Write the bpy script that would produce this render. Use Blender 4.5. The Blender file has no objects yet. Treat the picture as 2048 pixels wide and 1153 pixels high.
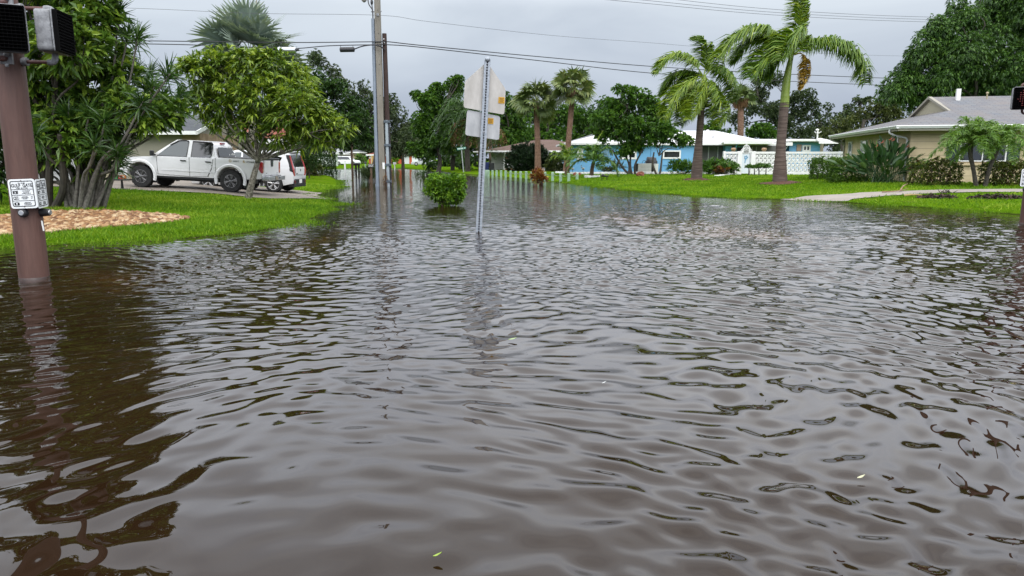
import bpy, bmesh, math, random
import numpy as np
from mathutils import Vector, Matrix

rng = np.random.default_rng(7)
random.seed(7)
SC = bpy.context.scene
COL = SC.collection
rad = math.radians

# ------------------------------------------------------------------ camera
FPX, HCAM, VH = 1450.0, 1.45, 318.0
PITCH = math.atan((576.5 - VH) / FPX)
cp, sp = math.cos(PITCH), math.sin(PITCH)
cam = bpy.data.cameras.new('camera')
camo = bpy.data.objects.new('camera', cam)
COL.objects.link(camo)
camo.location = (0, 0, HCAM)
camo.rotation_euler = (math.pi / 2 - PITCH, 0, 0)
cam.sensor_width = 36
cam.lens = 36 * FPX / 2048
cam.clip_end = 3000
cam.clip_start = 0.1
SC.camera = camo


def ray(u, v):
    a, b = (u - 1024) / FPX, (576.5 - v) / FPX
    return np.array([a, cp + b * sp, -sp + b * cp])


def G(u, v, z=0.0):
    d = ray(u, v)
    t = (z - HCAM) / d[2]
    return np.array([d[0] * t, d[1] * t, z])


def A(u, v, Y):
    d = ray(u, v)
    t = Y / d[1]
    return np.array([d[0] * t, Y, HCAM + d[2] * t])


def S(px, Y):          # size in metres of px photograph pixels at depth Y
    return px * Y / FPX


# ------------------------------------------------------------------ materials
MATS = {}


def alb(c):
    """pigment values to albedo: whites stay near 0.7, mid and dark tones are real-world dark"""
    f = 0.60 + 0.28 * min(1.0, max(0.0, (min(c) - 0.35) / 0.35))
    return tuple(x * f for x in c)



def mat(name, col, rough=0.6, col2=None, nscale=3.0, bump=0.0, bscale=20.0, metal=0.0, spec=0.5,
        stretch=None, contrast=(0.35, 0.65), coat=0.0, emit=None):
    if name in MATS:
        return MATS[name]
    col = alb(col)
    col2 = alb(col2) if col2 is not None else None
    m = bpy.data.materials.new(name)
    m.use_nodes = True
    nt = m.node_tree
    b = nt.nodes['Principled BSDF']
    b.inputs['Roughness'].default_value = rough
    b.inputs['Metallic'].default_value = metal
    b.inputs['Specular IOR Level'].default_value = spec
    b.inputs['Coat Weight'].default_value = coat
    b.inputs['Base Color'].default_value = (*col, 1)
    tc = mp = None
    if col2 is not None or bump:
        tc = nt.nodes.new('ShaderNodeTexCoord')
        mp = nt.nodes.new('ShaderNodeMapping')
        nt.links.new(tc.outputs['Object'], mp.inputs['Vector'])
        if stretch:
            mp.inputs['Scale'].default_value = stretch
    if col2 is not None:
        n = nt.nodes.new('ShaderNodeTexNoise')
        n.inputs['Scale'].default_value = nscale
        n.inputs['Detail'].default_value = 6
        n.inputs['Roughness'].default_value = 0.65
        nt.links.new(mp.outputs[0], n.inputs['Vector'])
        r = nt.nodes.new('ShaderNodeValToRGB')
        r.color_ramp.elements[0].position = contrast[0]
        r.color_ramp.elements[1].position = contrast[1]
        r.color_ramp.elements[0].color = (*col, 1)
        r.color_ramp.elements[1].color = (*col2, 1)
        nt.links.new(n.outputs['Fac'], r.inputs['Fac'])
        nt.links.new(r.outputs['Color'], b.inputs['Base Color'])
    if bump:
        n2 = nt.nodes.new('ShaderNodeTexNoise')
        n2.inputs['Scale'].default_value = bscale
        n2.inputs['Detail'].default_value = 5
        nt.links.new(mp.outputs[0], n2.inputs['Vector'])
        bp = nt.nodes.new('ShaderNodeBump')
        bp.inputs['Strength'].default_value = bump
        bp.inputs['Distance'].default_value = 0.02
        nt.links.new(n2.outputs['Fac'], bp.inputs['Height'])
        nt.links.new(bp.outputs['Normal'], b.inputs['Normal'])
    if emit:
        b.inputs['Emission Color'].default_value = (*emit[0], 1)
        b.inputs['Emission Strength'].default_value = emit[1]
    MATS[name] = m
    return m


def leafmat(name, c0, c1, c2, rough=0.4, trans=0.25, spec=0.4):
    """leaf colour by the per-leaf attribute 'tint' (0..1); thin leaves pass some light"""
    if name in MATS:
        return MATS[name]
    m = bpy.data.materials.new(name)
    m.use_nodes = True
    nt = m.node_tree
    b = nt.nodes['Principled BSDF']
    out = nt.nodes['Material Output']
    at = nt.nodes.new('ShaderNodeAttribute')
    at.attribute_name = 'tint'
    r = nt.nodes.new('ShaderNodeValToRGB')
    e = r.color_ramp.elements
    c0, c1, c2 = alb(c0), alb(c1), alb(c2)
    e[0].position, e[1].position = 0.0, 1.0
    e[0].color, e[1].color = (*c0, 1), (*c2, 1)
    k = e.new(0.5)
    k.color = (*c1, 1)
    nt.links.new(at.outputs['Fac'], r.inputs['Fac'])
    nt.links.new(r.outputs['Color'], b.inputs['Base Color'])
    b.inputs['Roughness'].default_value = rough
    b.inputs['Specular IOR Level'].default_value = spec
    if trans:
        tr = nt.nodes.new('ShaderNodeBsdfTranslucent')
        hs = nt.nodes.new('ShaderNodeMixRGB')
        hs.blend_type = 'MULTIPLY'
        hs.inputs[0].default_value = 1
        hs.inputs[2].default_value = (1.5, 1.5, 0.7, 1)
        nt.links.new(r.outputs['Color'], hs.inputs[1])
        nt.links.new(hs.outputs[0], tr.inputs['Color'])
        mx = nt.nodes.new('ShaderNodeMixShader')
        mx.inputs[0].default_value = trans
        nt.links.new(b.outputs[0], mx.inputs[1])
        nt.links.new(tr.outputs[0], mx.inputs[2])
        nt.links.new(mx.outputs[0], out.inputs['Surface'])
    MATS[name] = m
    return m


# ------------------------------------------------------------------ objects
def tag(o, label=None, cat=None, group=None, kind=None):
    if label:
        o['label'] = label
    if cat:
        o['category'] = cat
    if group:
        o['group'] = group
    if kind:
        o['kind'] = kind
    return o


def thing(name, label, cat, loc=(0, 0, 0), rotz=0.0, group=None, roty=0.0):
    o = bpy.data.objects.new(name, None)
    COL.objects.link(o)
    o.empty_display_size = 0.2
    o.location = [float(c) for c in loc]
    o.rotation_euler = (0, roty, rotz)
    return tag(o, label, cat, group)


def origin_of(o):
    x = Vector((0, 0, 0))
    while o is not None:
        x = x + o.location
        o = o.parent
    return np.array(x)


def link(name, me, mats, parent=None):
    if not isinstance(mats, (list, tuple)):
        mats = [mats]
    for m in mats:
        me.materials.append(m)
    o = bpy.data.objects.new(name, me)
    COL.objects.link(o)
    if parent is not None:
        o.parent = parent
    return o


def fast_mesh(name, V, F, tint=None, smooth=False, mi=None):
    """V (n,3), F (m,k) all faces the same size"""
    V = np.ascontiguousarray(V, dtype=np.float32)
    F = np.ascontiguousarray(F, dtype=np.int32)
    me = bpy.data.meshes.new(name)
    me.vertices.add(len(V))
    me.vertices.foreach_set('co', V.ravel())
    m, k = F.shape
    me.loops.add(m * k)
    me.loops.foreach_set('vertex_index', F.ravel())
    me.polygons.add(m)
    me.polygons.foreach_set('loop_start', np.arange(0, m * k, k, dtype=np.int32))
    me.polygons.foreach_set('loop_total', np.full(m, k, dtype=np.int32))
    me.polygons.foreach_set('use_smooth', np.full(m, smooth, dtype=bool))
    if mi is not None:
        me.polygons.foreach_set('material_index', np.asarray(mi, dtype=np.int32))
    me.update(calc_edges=True)
    if tint is not None:
        a = me.attributes.new('tint', 'FLOAT', 'FACE')
        a.data.foreach_set('value', np.asarray(tint, dtype=np.float32))
    return me


def catmull(pts, n=6):
    P = np.asarray(pts, float)
    if len(P) < 3:
        return P
    Q = np.vstack([2 * P[0] - P[1], P, 2 * P[-1] - P[-2]])
    out = []
    for i in range(1, len(Q) - 2):
        p0, p1, p2, p3 = Q[i - 1], Q[i], Q[i + 1], Q[i + 2]
        for t in np.linspace(0, 1, n, endpoint=False):
            out.append(0.5 * ((2 * p1) + (-p0 + p2) * t + (2 * p0 - 5 * p1 + 4 * p2 - p3) * t * t
                              + (-p0 + 3 * p1 - 3 * p2 + p3) * t ** 3))
    out.append(Q[-2])
    return np.array(out)


class MB:
    """collects shapes into one mesh"""

    def __init__(self):
        self.v, self.f, self.m = [], [], []

    def add(self, V, F, mi=0):
        o = len(self.v)
        self.v.extend([tuple(map(float, p)) for p in V])
        self.f.extend([tuple(i + o for i in f) for f in F])
        self.m.extend([mi] * len(F))
        return self

    def box(self, c, s, mi=0, rz=0.0, rx=0.0, ry=0.0, taper=1.0):
        sx, sy, sz = s[0] / 2, s[1] / 2, s[2] / 2
        V = [(x * sx * (taper if z > 0 else 1), y * sy * (taper if z > 0 else 1), z * sz)
             for z in (-1, 1) for y in (-1, 1) for x in (-1, 1)]
        R = Matrix.Rotation(rz, 3, 'Z') @ Matrix.Rotation(ry, 3, 'Y') @ Matrix.Rotation(rx, 3, 'X')
        V = [np.array(R @ Vector(p)) + np.array(c, float) for p in V]
        F = [(0, 2, 3, 1), (4, 5, 7, 6), (0, 1, 5, 4), (2, 6, 7, 3), (0, 4, 6, 2), (1, 3, 7, 5)]
        return self.add(V, F, mi)

    def box2(self, a, b, mi=0):
        a, b = np.minimum(a, b), np.maximum(a, b)
        return self.box((a + b) / 2, b - a, mi)

    def tube(self, pts, r, n=8, mi=0, caps=True):
        P = np.asarray(pts, float)
        k = len(P)
        R = np.full(k, r, float) if np.isscalar(r) else np.interp(np.linspace(0, 1, k), np.linspace(0, 1, len(r)), r)
        T = np.gradient(P, axis=0)
        T /= np.linalg.norm(T, axis=1)[:, None] + 1e-9
        ref = np.array([0, 0, 1.0]) if abs(T[0][2]) < 0.9 else np.array([1.0, 0, 0])
        V = []
        x = np.cross(ref, T[0])
        x /= np.linalg.norm(x)
        for i in range(k):
            x = x - T[i] * x.dot(T[i])
            x /= np.linalg.norm(x) + 1e-9
            y = np.cross(T[i], x)
            for j in range(n):
                a = 2 * math.pi * j / n
                V.append(P[i] + R[i] * (math.cos(a) * x + math.sin(a) * y))
        F = [(i * n + j, i * n + (j + 1) % n, (i + 1) * n + (j + 1) % n, (i + 1) * n + j)
             for i in range(k - 1) for j in range(n)]
        if caps:
            F.append(tuple(range(n - 1, -1, -1)))
            F.append(tuple((k - 1) * n + j for j in range(n)))
        return self.add(V, F, mi)

    def lathe(self, c, prof, n=20, mi=0, axis='z'):
        """prof: list of (radius, height) from bottom to top"""
        V, F = [], []
        k = len(prof)
        for r, h in prof:
            for j in range(n):
                a = 2 * math.pi * j / n
                p = (r * math.cos(a), r * math.sin(a), h)
                if axis == 'y':
                    p = (p[0], p[2], p[1])
                elif axis == 'x':
                    p = (p[2], p[0], p[1])
                V.append(np.array(c, float) + p)
        for i in range(k - 1):
            for j in range(n):
                f = (i * n + j, i * n + (j + 1) % n, (i + 1) * n + (j + 1) % n, (i + 1) * n + j)
                F.append(f if axis != 'y' else f[::-1])
        F.append(tuple(range(n - 1, -1, -1)) if axis != 'y' else tuple(range(n)))
        top = tuple((k - 1) * n + j for j in range(n))
        F.append(top if axis != 'y' else top[::-1])
        return self.add(V, F, mi)

    def prism(self, poly, vec, mi=0):
        """closed planar polygon extruded along vec"""
        P = [np.array(p, float) for p in poly]
        n = len(P)
        v = np.array(vec, float)
        V = P + [p + v for p in P]
        F = [tuple(range(n - 1, -1, -1)), tuple(range(n, 2 * n))]
        F += [(i, (i + 1) % n, n + (i + 1) % n, n + i) for i in range(n)]
        return self.add(V, F, mi)

    def quad(self, a, b, c, d, mi=0):
        return self.add([a, b, c, d], [(0, 1, 2, 3)], mi)

    def ball(self, c, r, mi=0, n=14, k=9):
        r = np.array([r, r, r], float) if np.isscalar(r) else np.array(r, float)
        V, F = [], []
        for i in range(k + 1):
            t = math.pi * i / k
            for j in range(n):
                a = 2 * math.pi * j / n
                V.append(np.array(c, float) + r * np.array([math.sin(t) * math.cos(a), math.sin(t) * math.sin(a), -math.cos(t)]))
        F = [(i * n + j, i * n + (j + 1) % n, (i + 1) * n + (j + 1) % n, (i + 1) * n + j) for i in range(k) for j in range(n)]
        return self.add(V, F, mi)

    def build(self, name, mats, parent=None, world=True, bevel=0.0, smooth=False, seg=2, fix=True, angle=35):
        V = np.array(self.v, float)
        if parent is not None and world:
            V = V - origin_of(parent)
        me = bpy.data.meshes.new(name)
        me.from_pydata(V.tolist(), [], self.f)
        me.polygons.foreach_set('material_index', self.m)
        if fix or bevel:
            bm = bmesh.new()
            bm.from_mesh(me)
            bmesh.ops.remove_doubles(bm, verts=bm.verts, dist=1e-5)
            if fix:
                bmesh.ops.recalc_face_normals(bm, faces=bm.faces)
            if bevel:
                ed = [e for e in bm.edges if len(e.link_faces) == 2 and e.calc_face_angle(0) > rad(30)]
                bmesh.ops.bevel(bm, geom=ed, offset=bevel, segments=seg, profile=0.5, affect='EDGES', clamp_overlap=True)
            bm.to_mesh(me)
            bm.free()
        me.update()
        if smooth:
            me.polygons.foreach_set('use_smooth', [True] * len(me.polygons))
            me.set_sharp_from_angle(angle=rad(angle))
        return link(name, me, mats, parent)


def single(mb, name, label, cat, mats, base, group=None, **k):
    """a thing that is one mesh, its origin at base"""
    mb.v = [tuple(np.array(p) - np.array(base)) for p in mb.v]
    o = mb.build(name, mats, None, **k)
    o.location = [float(c) for c in base]
    return tag(o, label, cat, group)


def text_mesh(s, size, M, m, parent, name='lettering', depth=0.002, align='CENTER', xs=1.0, bold=0.0):
    """flat lettering, built in the XY plane of matrix M (local to parent)"""
    cu = bpy.data.curves.new(name, 'FONT')
    cu.body = s
    cu.size = size
    cu.align_x = align
    cu.align_y = 'CENTER'
    cu.extrude = depth
    cu.resolution_u = 2
    cu.offset = bold
    t = bpy.data.objects.new(name, cu)
    COL.objects.link(t)
    dg = bpy.context.evaluated_depsgraph_get()
    me = bpy.data.meshes.new_from_object(t.evaluated_get(dg))
    bpy.data.objects.remove(t)
    bpy.data.curves.remove(cu)
    me.transform(M @ Matrix.Diagonal((xs, 1, 1, 1)))
    me.materials.clear()
    return link(name, me, m, parent)


def rounded_poly(pts, r, n=4):
    """2-D polygon with rounded corners"""
    P = [np.array(p, float) for p in pts]
    out = []
    k = len(P)
    for i in range(k):
        a, b, c = P[i - 1], P[i], P[(i + 1) % k]
        rr = r[i] if isinstance(r, (list, tuple)) else r
        d1 = (a - b) / np.linalg.norm(a - b)
        d2 = (c - b) / np.linalg.norm(c - b)
        p1, p2 = b + d1 * rr, b + d2 * rr
        for t in np.linspace(0, 1, n + 1):
            out.append((1 - t) ** 2 * p1 + 2 * t * (1 - t) * b + t * t * p2)
    return out


# ------------------------------------------------------------------ foliage
def unit(v):
    return v / (np.linalg.norm(v, axis=-1, keepdims=True) + 1e-9)


def leaf_quads(P, D, L, W, fold=0.15, droop=0.15, rnd=0.6):
    """P (n,3) leaf bases, D (n,3) directions; each leaf is one folded blade"""
    n = len(P)
    D = unit(D)
    up = np.array([0, 0, 1.0]) + rnd * rng.normal(size=(n, 3))
    s = unit(np.cross(D, up))
    nn = np.cross(s, D)
    L = np.broadcast_to(L, n)[:, None]
    W = np.broadcast_to(W, n)[:, None]
    mid = P + D * L * 0.5
    tip = P + D * L - np.array([0, 0, 1.0]) * L * droop - nn * L * 0.08
    V = np.stack([P, mid + s * W / 2 + nn * W * fold, tip, mid - s * W / 2 + nn * W * fold], axis=1)
    return V


def quads_obj(name, V, tint, m, parent=None):
    if parent is not None:
        V = V - origin_of(parent)
    n = V.shape[0]
    k = V.shape[1]
    F = np.arange(n * k).reshape(n, k)
    me = fast_mesh(name, V.reshape(-1, 3), F, tint)
    return link(name, me, m, parent)


def blob_twigs(blobs, dens, inner=0.25, low=0.5):
    """blobs: (centre(3), (rx,ry,rz)); returns twig points and outward directions, on uneven shells"""
    P, D = [], []
    for c, r in blobs:
        r = np.array(r, float)
        area = 4 * math.pi * ((r[0] * r[1]) ** 1.6 / 3 + (r[0] * r[2]) ** 1.6 / 3 + (r[1] * r[2]) ** 1.6 / 3) ** (1 / 1.6)
        n = max(6, int(area * dens))
        d = unit(rng.normal(size=(n, 3)))
        keep = rng.random(n) < np.where(d[:, 2] < -0.3, low, 1.0)
        d = d[keep]
        n = len(d)
        # uneven shell: lumps of the surface pushed in and out
        w = rng.normal(size=(5, 3)) * 2.6
        ph = rng.random(5) * 6.28
        lump = np.sin(d @ w.T + ph).sum(axis=1) * 0.075
        q = 0.86 + lump + rng.normal(size=n) * 0.07
        deep = rng.random(n) < inner
        q = np.where(deep, 0.3 + 0.5 * rng.random(n), q)
        P.append(np.array(c) + d * r * q[:, None])
        D.append(unit(d / r))
    return np.vstack(P), np.vstack(D)


def whorls(P, D, k, L, W, spread=0.9, upb=0.35, droop=0.15, jitter=0.0, fold=0.15, tvar=0.22):
    """k leaves round each twig end"""
    n = len(P)
    Pr = np.repeat(P, k, axis=0)
    Dr = np.repeat(unit(D + np.array([0, 0, upb])), k, axis=0)
    R = unit(rng.normal(size=(n * k, 3)))
    R = R - Dr * (R * Dr).sum(1)[:, None]
    dd = unit(Dr + spread * unit(R) * (0.6 + 0.8 * rng.random((n * k, 1))))
    if jitter:
        Pr = Pr + rng.normal(size=Pr.shape) * jitter
    ll = L * (0.5 + 0.85 * rng.random(n * k))
    V = leaf_quads(Pr, dd, ll, W * ll / L * (0.8 + 0.4 * rng.random(n * k)), fold, droop)
    tw = rng.random(n)
    t = np.clip(np.repeat(tw, k) * 0.75 + tvar * rng.normal(size=n * k) + 0.12, 0, 1)
    return V, t


def px_blobs(lst, Y, flat=1.0, seed=0, dscale=1.0):
    """(u, v, r px[, dy]) -> blobs in the world at depth Y"""
    r_ = np.random.default_rng(seed + 11)
    out = []
    for b in lst:
        u, v, r = b[:3]
        dy = b[3] if len(b) > 3 else r_.normal() * S(r, Y) * 0.5
        rr = S(r, Y + dy)
        out.append((A(u, v, Y + dy), (rr, rr * dscale, rr * flat)))
    return out


def lumps(blobs, n=5, r=0.55, off=0.62):
    """break each part of a crown into smaller rounded clumps"""
    out = []
    for c, q in blobs:
        q = np.array(q)
        for d in unit(rng.normal(size=(n, 3)) + np.array([0, -0.35, 0.15])):
            s_ = r * (0.75 + 0.5 * rng.random())
            out.append((np.array(c) + d * q * off, q * s_))
    return out


def limb_tubes(mb, fork, blobs, r0, n=6, wig=0.12, mi=0):
    for c, r in blobs:
        c = np.array(c)
        L = np.linalg.norm(c - fork)
        m1 = fork + (c - fork) * 0.35 + np.array([rng.normal(), rng.normal(), 0.6]) * L * wig
        m2 = fork + (c - fork) * 0.7 + rng.normal(size=3) * L * wig * 0.7
        mb.tube(catmull([fork, m1, m2, c + np.array([0, 0, r[2] * 0.5])], 4), [r0, r0 * 0.6, r0 * 0.35, r0 * 0.1], n, mi)
        for _ in range(3):
            d = unit(rng.normal(size=3)) * np.array(r) * 0.85
            mb.tube(catmull([m2, (m2 + c + d) / 2 + rng.normal(size=3) * L * 0.05, c + d], 3), [r0 * 0.35, r0 * 0.2, r0 * 0.05], 5, mi)


def tree(name, label, Y, base, blobs, lm, bark, dens=6, k=7, L=0.25, W=0.1, trunk_r=0.15, fork=None, flat=0.85,
         spread=0.9, upb=0.3, droop=0.2, stems=None, seed=0, inner=0.25, low=0.5, group=None, cat='tree', jitter=0.0, dscale=1.0, lump=0, limb=0.6):
    """base and fork in photograph pixels; stands at depth Y"""
    B = A(base[0], base[1], Y)
    B[2] = hz(B[0], Y)
    o = thing(name, label, cat, B, group=group)
    bl = px_blobs(blobs, Y, flat, seed, dscale)
    mb = MB()
    fk = A(fork[0], fork[1], Y) if fork else B + np.array([0, 0, S(60, Y)])
    if stems is None:
        stems = [(base, fork or (base[0], base[1] - 60))]
    low_b = B - np.array([0, 0, 0.15])
    for (bu, bv), (fu, fv) in stems:
        p0, p1 = A(bu, bv, Y), A(fu, fv, Y + rng.normal() * 0.3)
        p0[2] = hz(p0[0], Y) - 0.15
        mid = (p0 + p1) / 2 + rng.normal(size=3) * 0.06 * np.linalg.norm(p1 - p0)
        mb.tube(catmull([p0, p0 + (mid - p0) * 0.25 + np.array([0, 0, 0.02]), mid, p1], 5), [trunk_r * 1.5, trunk_r * 1.05, trunk_r * 0.9, trunk_r * 0.7], 9)
    limb_tubes(mb, fk, bl, trunk_r * limb)
    if lump:
        bl = lumps(bl, lump) + [(c, np.array(q) * 0.66) for c, q in bl]
    mb.build('trunk', bark, o, smooth=True, fix=False)
    P, D = blob_twigs(bl, dens, inner, low)
    V, t = whorls(P, D, k, L, W, spread, upb, droop, jitter)
    quads_obj('crown', V, t, lm, o)
    return o
# ================================================================== light and sky
w = bpy.data.worlds.new('World')
SC.world = w
w.use_nodes = True
nt = w.node_tree
for n in list(nt.nodes):
    nt.nodes.remove(n)
N = nt.nodes.new
out = N('ShaderNodeOutputWorld')
bg = N('ShaderNodeBackground')
bg.inputs['Strength'].default_value = 0.1
sky = N('ShaderNodeTexSky')
sky.sky_type = 'NISHITA'
sky.sun_disc = False
SUN_EL, SUN_ROT = rad(48), rad(155)
sky.sun_elevation = SUN_EL
sky.sun_rotation = SUN_ROT
sky.air_density = 1.0
sky.dust_density = 3.0
tc = N('ShaderNodeTexCoord')
sep = N('ShaderNodeSeparateXYZ')
nt.links.new(tc.outputs['Generated'], sep.inputs[0])
# brightness of an overcast sky by height above the horizon
el = N('ShaderNodeValToRGB')
E = el.color_ramp.elements
E[0].position, E[0].color = 0.0, (0.30, 0.345, 0.425, 1)
E[1].position, E[1].color = 1.0, (1.5, 1.5, 1.5, 1)
for p, c in ((0.05, (0.325, 0.368, 0.445)), (0.11, (0.385, 0.43, 0.495)), (0.19, (0.465, 0.512, 0.565)), (0.21, (0.58, 0.625, 0.675)), (0.26, (1.0, 1.07, 1.19)), (0.35, (1.38, 1.46, 1.58)), (0.5, (1.32, 1.36, 1.42))):
    k = E.new(p)
    k.color = (*c, 1)
nt.links.new(sep.outputs['Z'], el.inputs['Fac'])
mp = N('ShaderNodeMapping')
mp.inputs['Scale'].default_value = (2.2, 2.2, 7.0)
mp.inputs['Location'].default_value = (0.7, 0.3, 0.2)
nt.links.new(tc.outputs['Generated'], mp.inputs['Vector'])
nz = N('ShaderNodeTexNoise')
nz.inputs['Scale'].default_value = 1.1
nz.inputs['Detail'].default_value = 5
nz.inputs['Roughness'].default_value = 0.5
nz.inputs['Distortion'].default_value = 0.6
nt.links.new(mp.outputs[0], nz.inputs['Vector'])
cr = N('ShaderNodeValToRGB')
cr.color_ramp.elements[0].position, cr.color_ramp.elements[0].color = 0.3, (0.83, 0.84, 0.87, 1)
cr.color_ramp.elements[1].position, cr.color_ramp.elements[1].color = 0.7, (1.13, 1.12, 1.10, 1)
nt.links.new(nz.outputs['Fac'], cr.inputs['Fac'])
mu = N('ShaderNodeMixRGB')
mu.blend_type = 'MULTIPLY'
mu.inputs[0].default_value = 1
nt.links.new(el.outputs[0], mu.inputs[1])
nt.links.new(cr.outputs[0], mu.inputs[2])
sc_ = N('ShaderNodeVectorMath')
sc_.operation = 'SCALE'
# extra sky brightness added behind the camera, to light surfaces that face it
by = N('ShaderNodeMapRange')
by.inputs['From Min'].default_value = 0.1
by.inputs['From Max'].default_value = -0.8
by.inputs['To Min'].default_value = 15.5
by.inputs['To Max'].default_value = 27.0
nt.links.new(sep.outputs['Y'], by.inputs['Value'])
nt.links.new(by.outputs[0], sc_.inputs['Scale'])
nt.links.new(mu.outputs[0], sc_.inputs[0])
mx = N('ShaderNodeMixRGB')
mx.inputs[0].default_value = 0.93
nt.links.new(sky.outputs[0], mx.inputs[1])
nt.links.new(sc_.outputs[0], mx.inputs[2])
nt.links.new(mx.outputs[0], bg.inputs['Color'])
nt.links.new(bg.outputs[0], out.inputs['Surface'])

sl = bpy.data.lights.new('sun', 'SUN')
sl.energy = 1.5
sl.angle = rad(50)
sl.color = (1.0, 0.97, 0.92)
so = bpy.data.objects.new('sun', sl)
COL.objects.link(so)
so.rotation_euler = (math.pi / 2 - SUN_EL, 0, rad(25))
SC.view_settings.view_transform = 'Standard'
SC.view_settings.look = 'None'
SC.view_settings.exposure = 0.0
SC.view_settings.gamma = 1.0
SC.cycles.max_bounces = 6
SC.cycles.diffuse_bounces = 3
SC.cycles.glossy_bounces = 3
SC.cycles.transmission_bounces = 3
SC.cycles.transparent_max_bounces = 6
SC.cycles.use_denoising = True
SC.cycles.sample_clamp_indirect = 6.0
SC.cycles.caustics_reflective = False
SC.cycles.caustics_refractive = False

# ================================================================== shoreline and terrain
SHORE_PX = [(-500, 540), (-100, 505), (0, 499), (60, 496), (130, 490), (200, 489), (250, 486), (320, 483), (380, 477), (480, 469), (530, 461),
            (560, 454), (600, 446), (625, 438), (660, 420), (672, 408), (655, 401), (625, 396), (606, 391), (622, 386), (650, 382),
            (676, 378), (681, 371), (676, 361), (662, 353), (640, 349), (590, 346), (480, 344.5), (430, 341.5), (500, 338.8),
            (600, 338.5), (650, 338.2), (690, 337.5), (730, 337), (765, 336.6), (800, 337.5), (840, 340), (880, 343.5), (930, 348.5), (965, 351.5),
            (1000, 354), (1060, 359), (1110, 364), (1160, 370), (1200, 374.5), (1300, 386), (1400, 394), (1500, 398), (1590, 400),
            (1680, 405), (1800, 413), (1900, 420), (2048, 430), (2300, 446), (2900, 474)]
SHORE = np.array([G(u, v)[:2] for u, v in SHORE_PX])
LAND = np.vstack([[(-120, SHORE[0][1] - 3)], SHORE, [(160, SHORE[-1][1] - 6), (900, 10), (900, 1400), (-900, 1400), (-900, 6)]])


def inside(P, poly):
    x, y = P[:, 0], P[:, 1]
    r = np.zeros(len(P), bool)
    j = len(poly) - 1
    for i in range(len(poly)):
        xi, yi = poly[i]
        xj, yj = poly[j]
        c = (yi > y) != (yj > y)
        xx = (xj - xi) * (y - yi) / (yj - yi + 1e-12) + xi
        r ^= c & (x < xx)
        j = i
    return r


def dist_poly(P, poly, closed=True):
    d = np.full(len(P), 1e9)
    k = len(poly)
    for i in range(k if closed else k - 1):
        a, b = poly[i], poly[(i + 1) % k]
        ab = b - a
        t = np.clip(((P - a) @ ab) / (ab @ ab + 1e-12), 0, 1)
        d = np.minimum(d, np.linalg.norm(P - (a + t[:, None] * ab), axis=1))
    return d


def vnoise(P, scale, seed=0):
    """cheap smooth noise, about -1..1"""
    r_ = np.random.default_rng(100 + seed)
    o = np.zeros(len(P))
    for _ in range(7):
        k = r_.normal(size=2) * scale
        o += np.sin(P @ k + r_.random() * 6.28 + 0.8 * np.sin(P @ (r_.normal(size=2) * scale * 0.5)))
    return o / 3.2


DRIVE = np.array([(-32, 23.9), (-7.9, 23.9), (-6.7, 25.0), (-6.5, 31.6), (-32, 31.6)])


def height(P):
    """ground height above the flood water at (n,2) points"""
    P = np.asarray(P, float)
    ins = inside(P, LAND)
    d = dist_poly(P, LAND)
    edge = np.clip(d / 0.5, 0, 1)
    up = 0.075 * edge * edge * (3 - 2 * edge) + 0.028 * np.clip(d, 0, 6) + 0.006 * np.clip(d - 6, 0, 30)
    # higher ground under the garages on the left and the house on the right
    left = np.clip((-P[:, 0] - 7) / 9, 0, 1) * np.clip((40 - P[:, 1]) / 10, 0, 1)
    slope_l = np.where(up > 0.1, 0.045 * np.clip(-P[:, 0] - 7.0, 0, 10), 0) * np.clip((P[:, 1] - 13) / 9, 0, 1) * np.clip((44 - P[:, 1]) / 8, 0, 1) * np.clip((d - 0.5) / 3, 0, 1)
    up = np.where(P[:, 0] < -5, np.minimum(up, 0.19) + slope_l, up)
    rt = np.clip((P[:, 0] - 12.5) / 3, 0, 1) * np.clip((48 - P[:, 1]) / 10, 0, 1)
    up = np.where(P[:, 0] > 8, np.minimum(up, 0.27) + 0.17 * rt, np.where(P[:, 0] < -5, up, np.minimum(up, 0.25)))
    # the second drive's shallow dip where it meets the flood
    dn = -np.minimum(0.06 * d, 0.32)
    h = np.where(ins, up, dn)
    h = h + np.where(ins, 0.012 * vnoise(P, 1.3, 3) * np.clip(d, 0, 1), 0)
    return h


def hz(x, y):
    return float(height(np.array([[x, y]]))[0])


GT_ = 3.0 * (300 ** np.linspace(0, 1, 1400))


def GH(u, v):
    """the ground point seen at a pixel"""
    d = ray(u, v)
    P = np.array([0, 0, HCAM]) + d * GT_[:, None]
    # flat-ground guess first, then only the neighbourhood of it
    t0 = (0.25 - HCAM) / d[2] if d[2] < 0 else 900
    m = (GT_ > t0 * 0.6) & (GT_ < t0 * 1.35 + 2)
    Q = P[m]
    below = Q[:, 2] <= height(Q[:, :2])
    i = int(np.argmax(below)) if below.any() else len(Q) - 1
    return Q[i]


# polar grid: fine where the ground is near
ths = np.concatenate([np.linspace(-80, -44, 12)[:-1], np.linspace(-44, 44, 420), np.linspace(44, 80, 12)[1:]])
rs = 1.2 * (1400 / 1.2) ** (np.linspace(0, 1, 620))
TH, RS = np.meshgrid(np.radians(ths), rs)
GX, GY = (RS * np.sin(TH)).ravel(), (RS * np.cos(TH)).ravel()
GZ = height(np.stack([GX, GY], 1))
nr, ncl = TH.shape
idx = np.arange(nr * ncl).reshape(nr, ncl)
F = np.stack([idx[:-1, :-1], idx[:-1, 1:], idx[1:, 1:], idx[1:, :-1]], -1).reshape(-1, 4)
me = fast_mesh('ground', np.stack([GX, GY, GZ], 1), F[:, ::-1][:, [3, 2, 1, 0]][:, ::-1], smooth=True)

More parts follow.
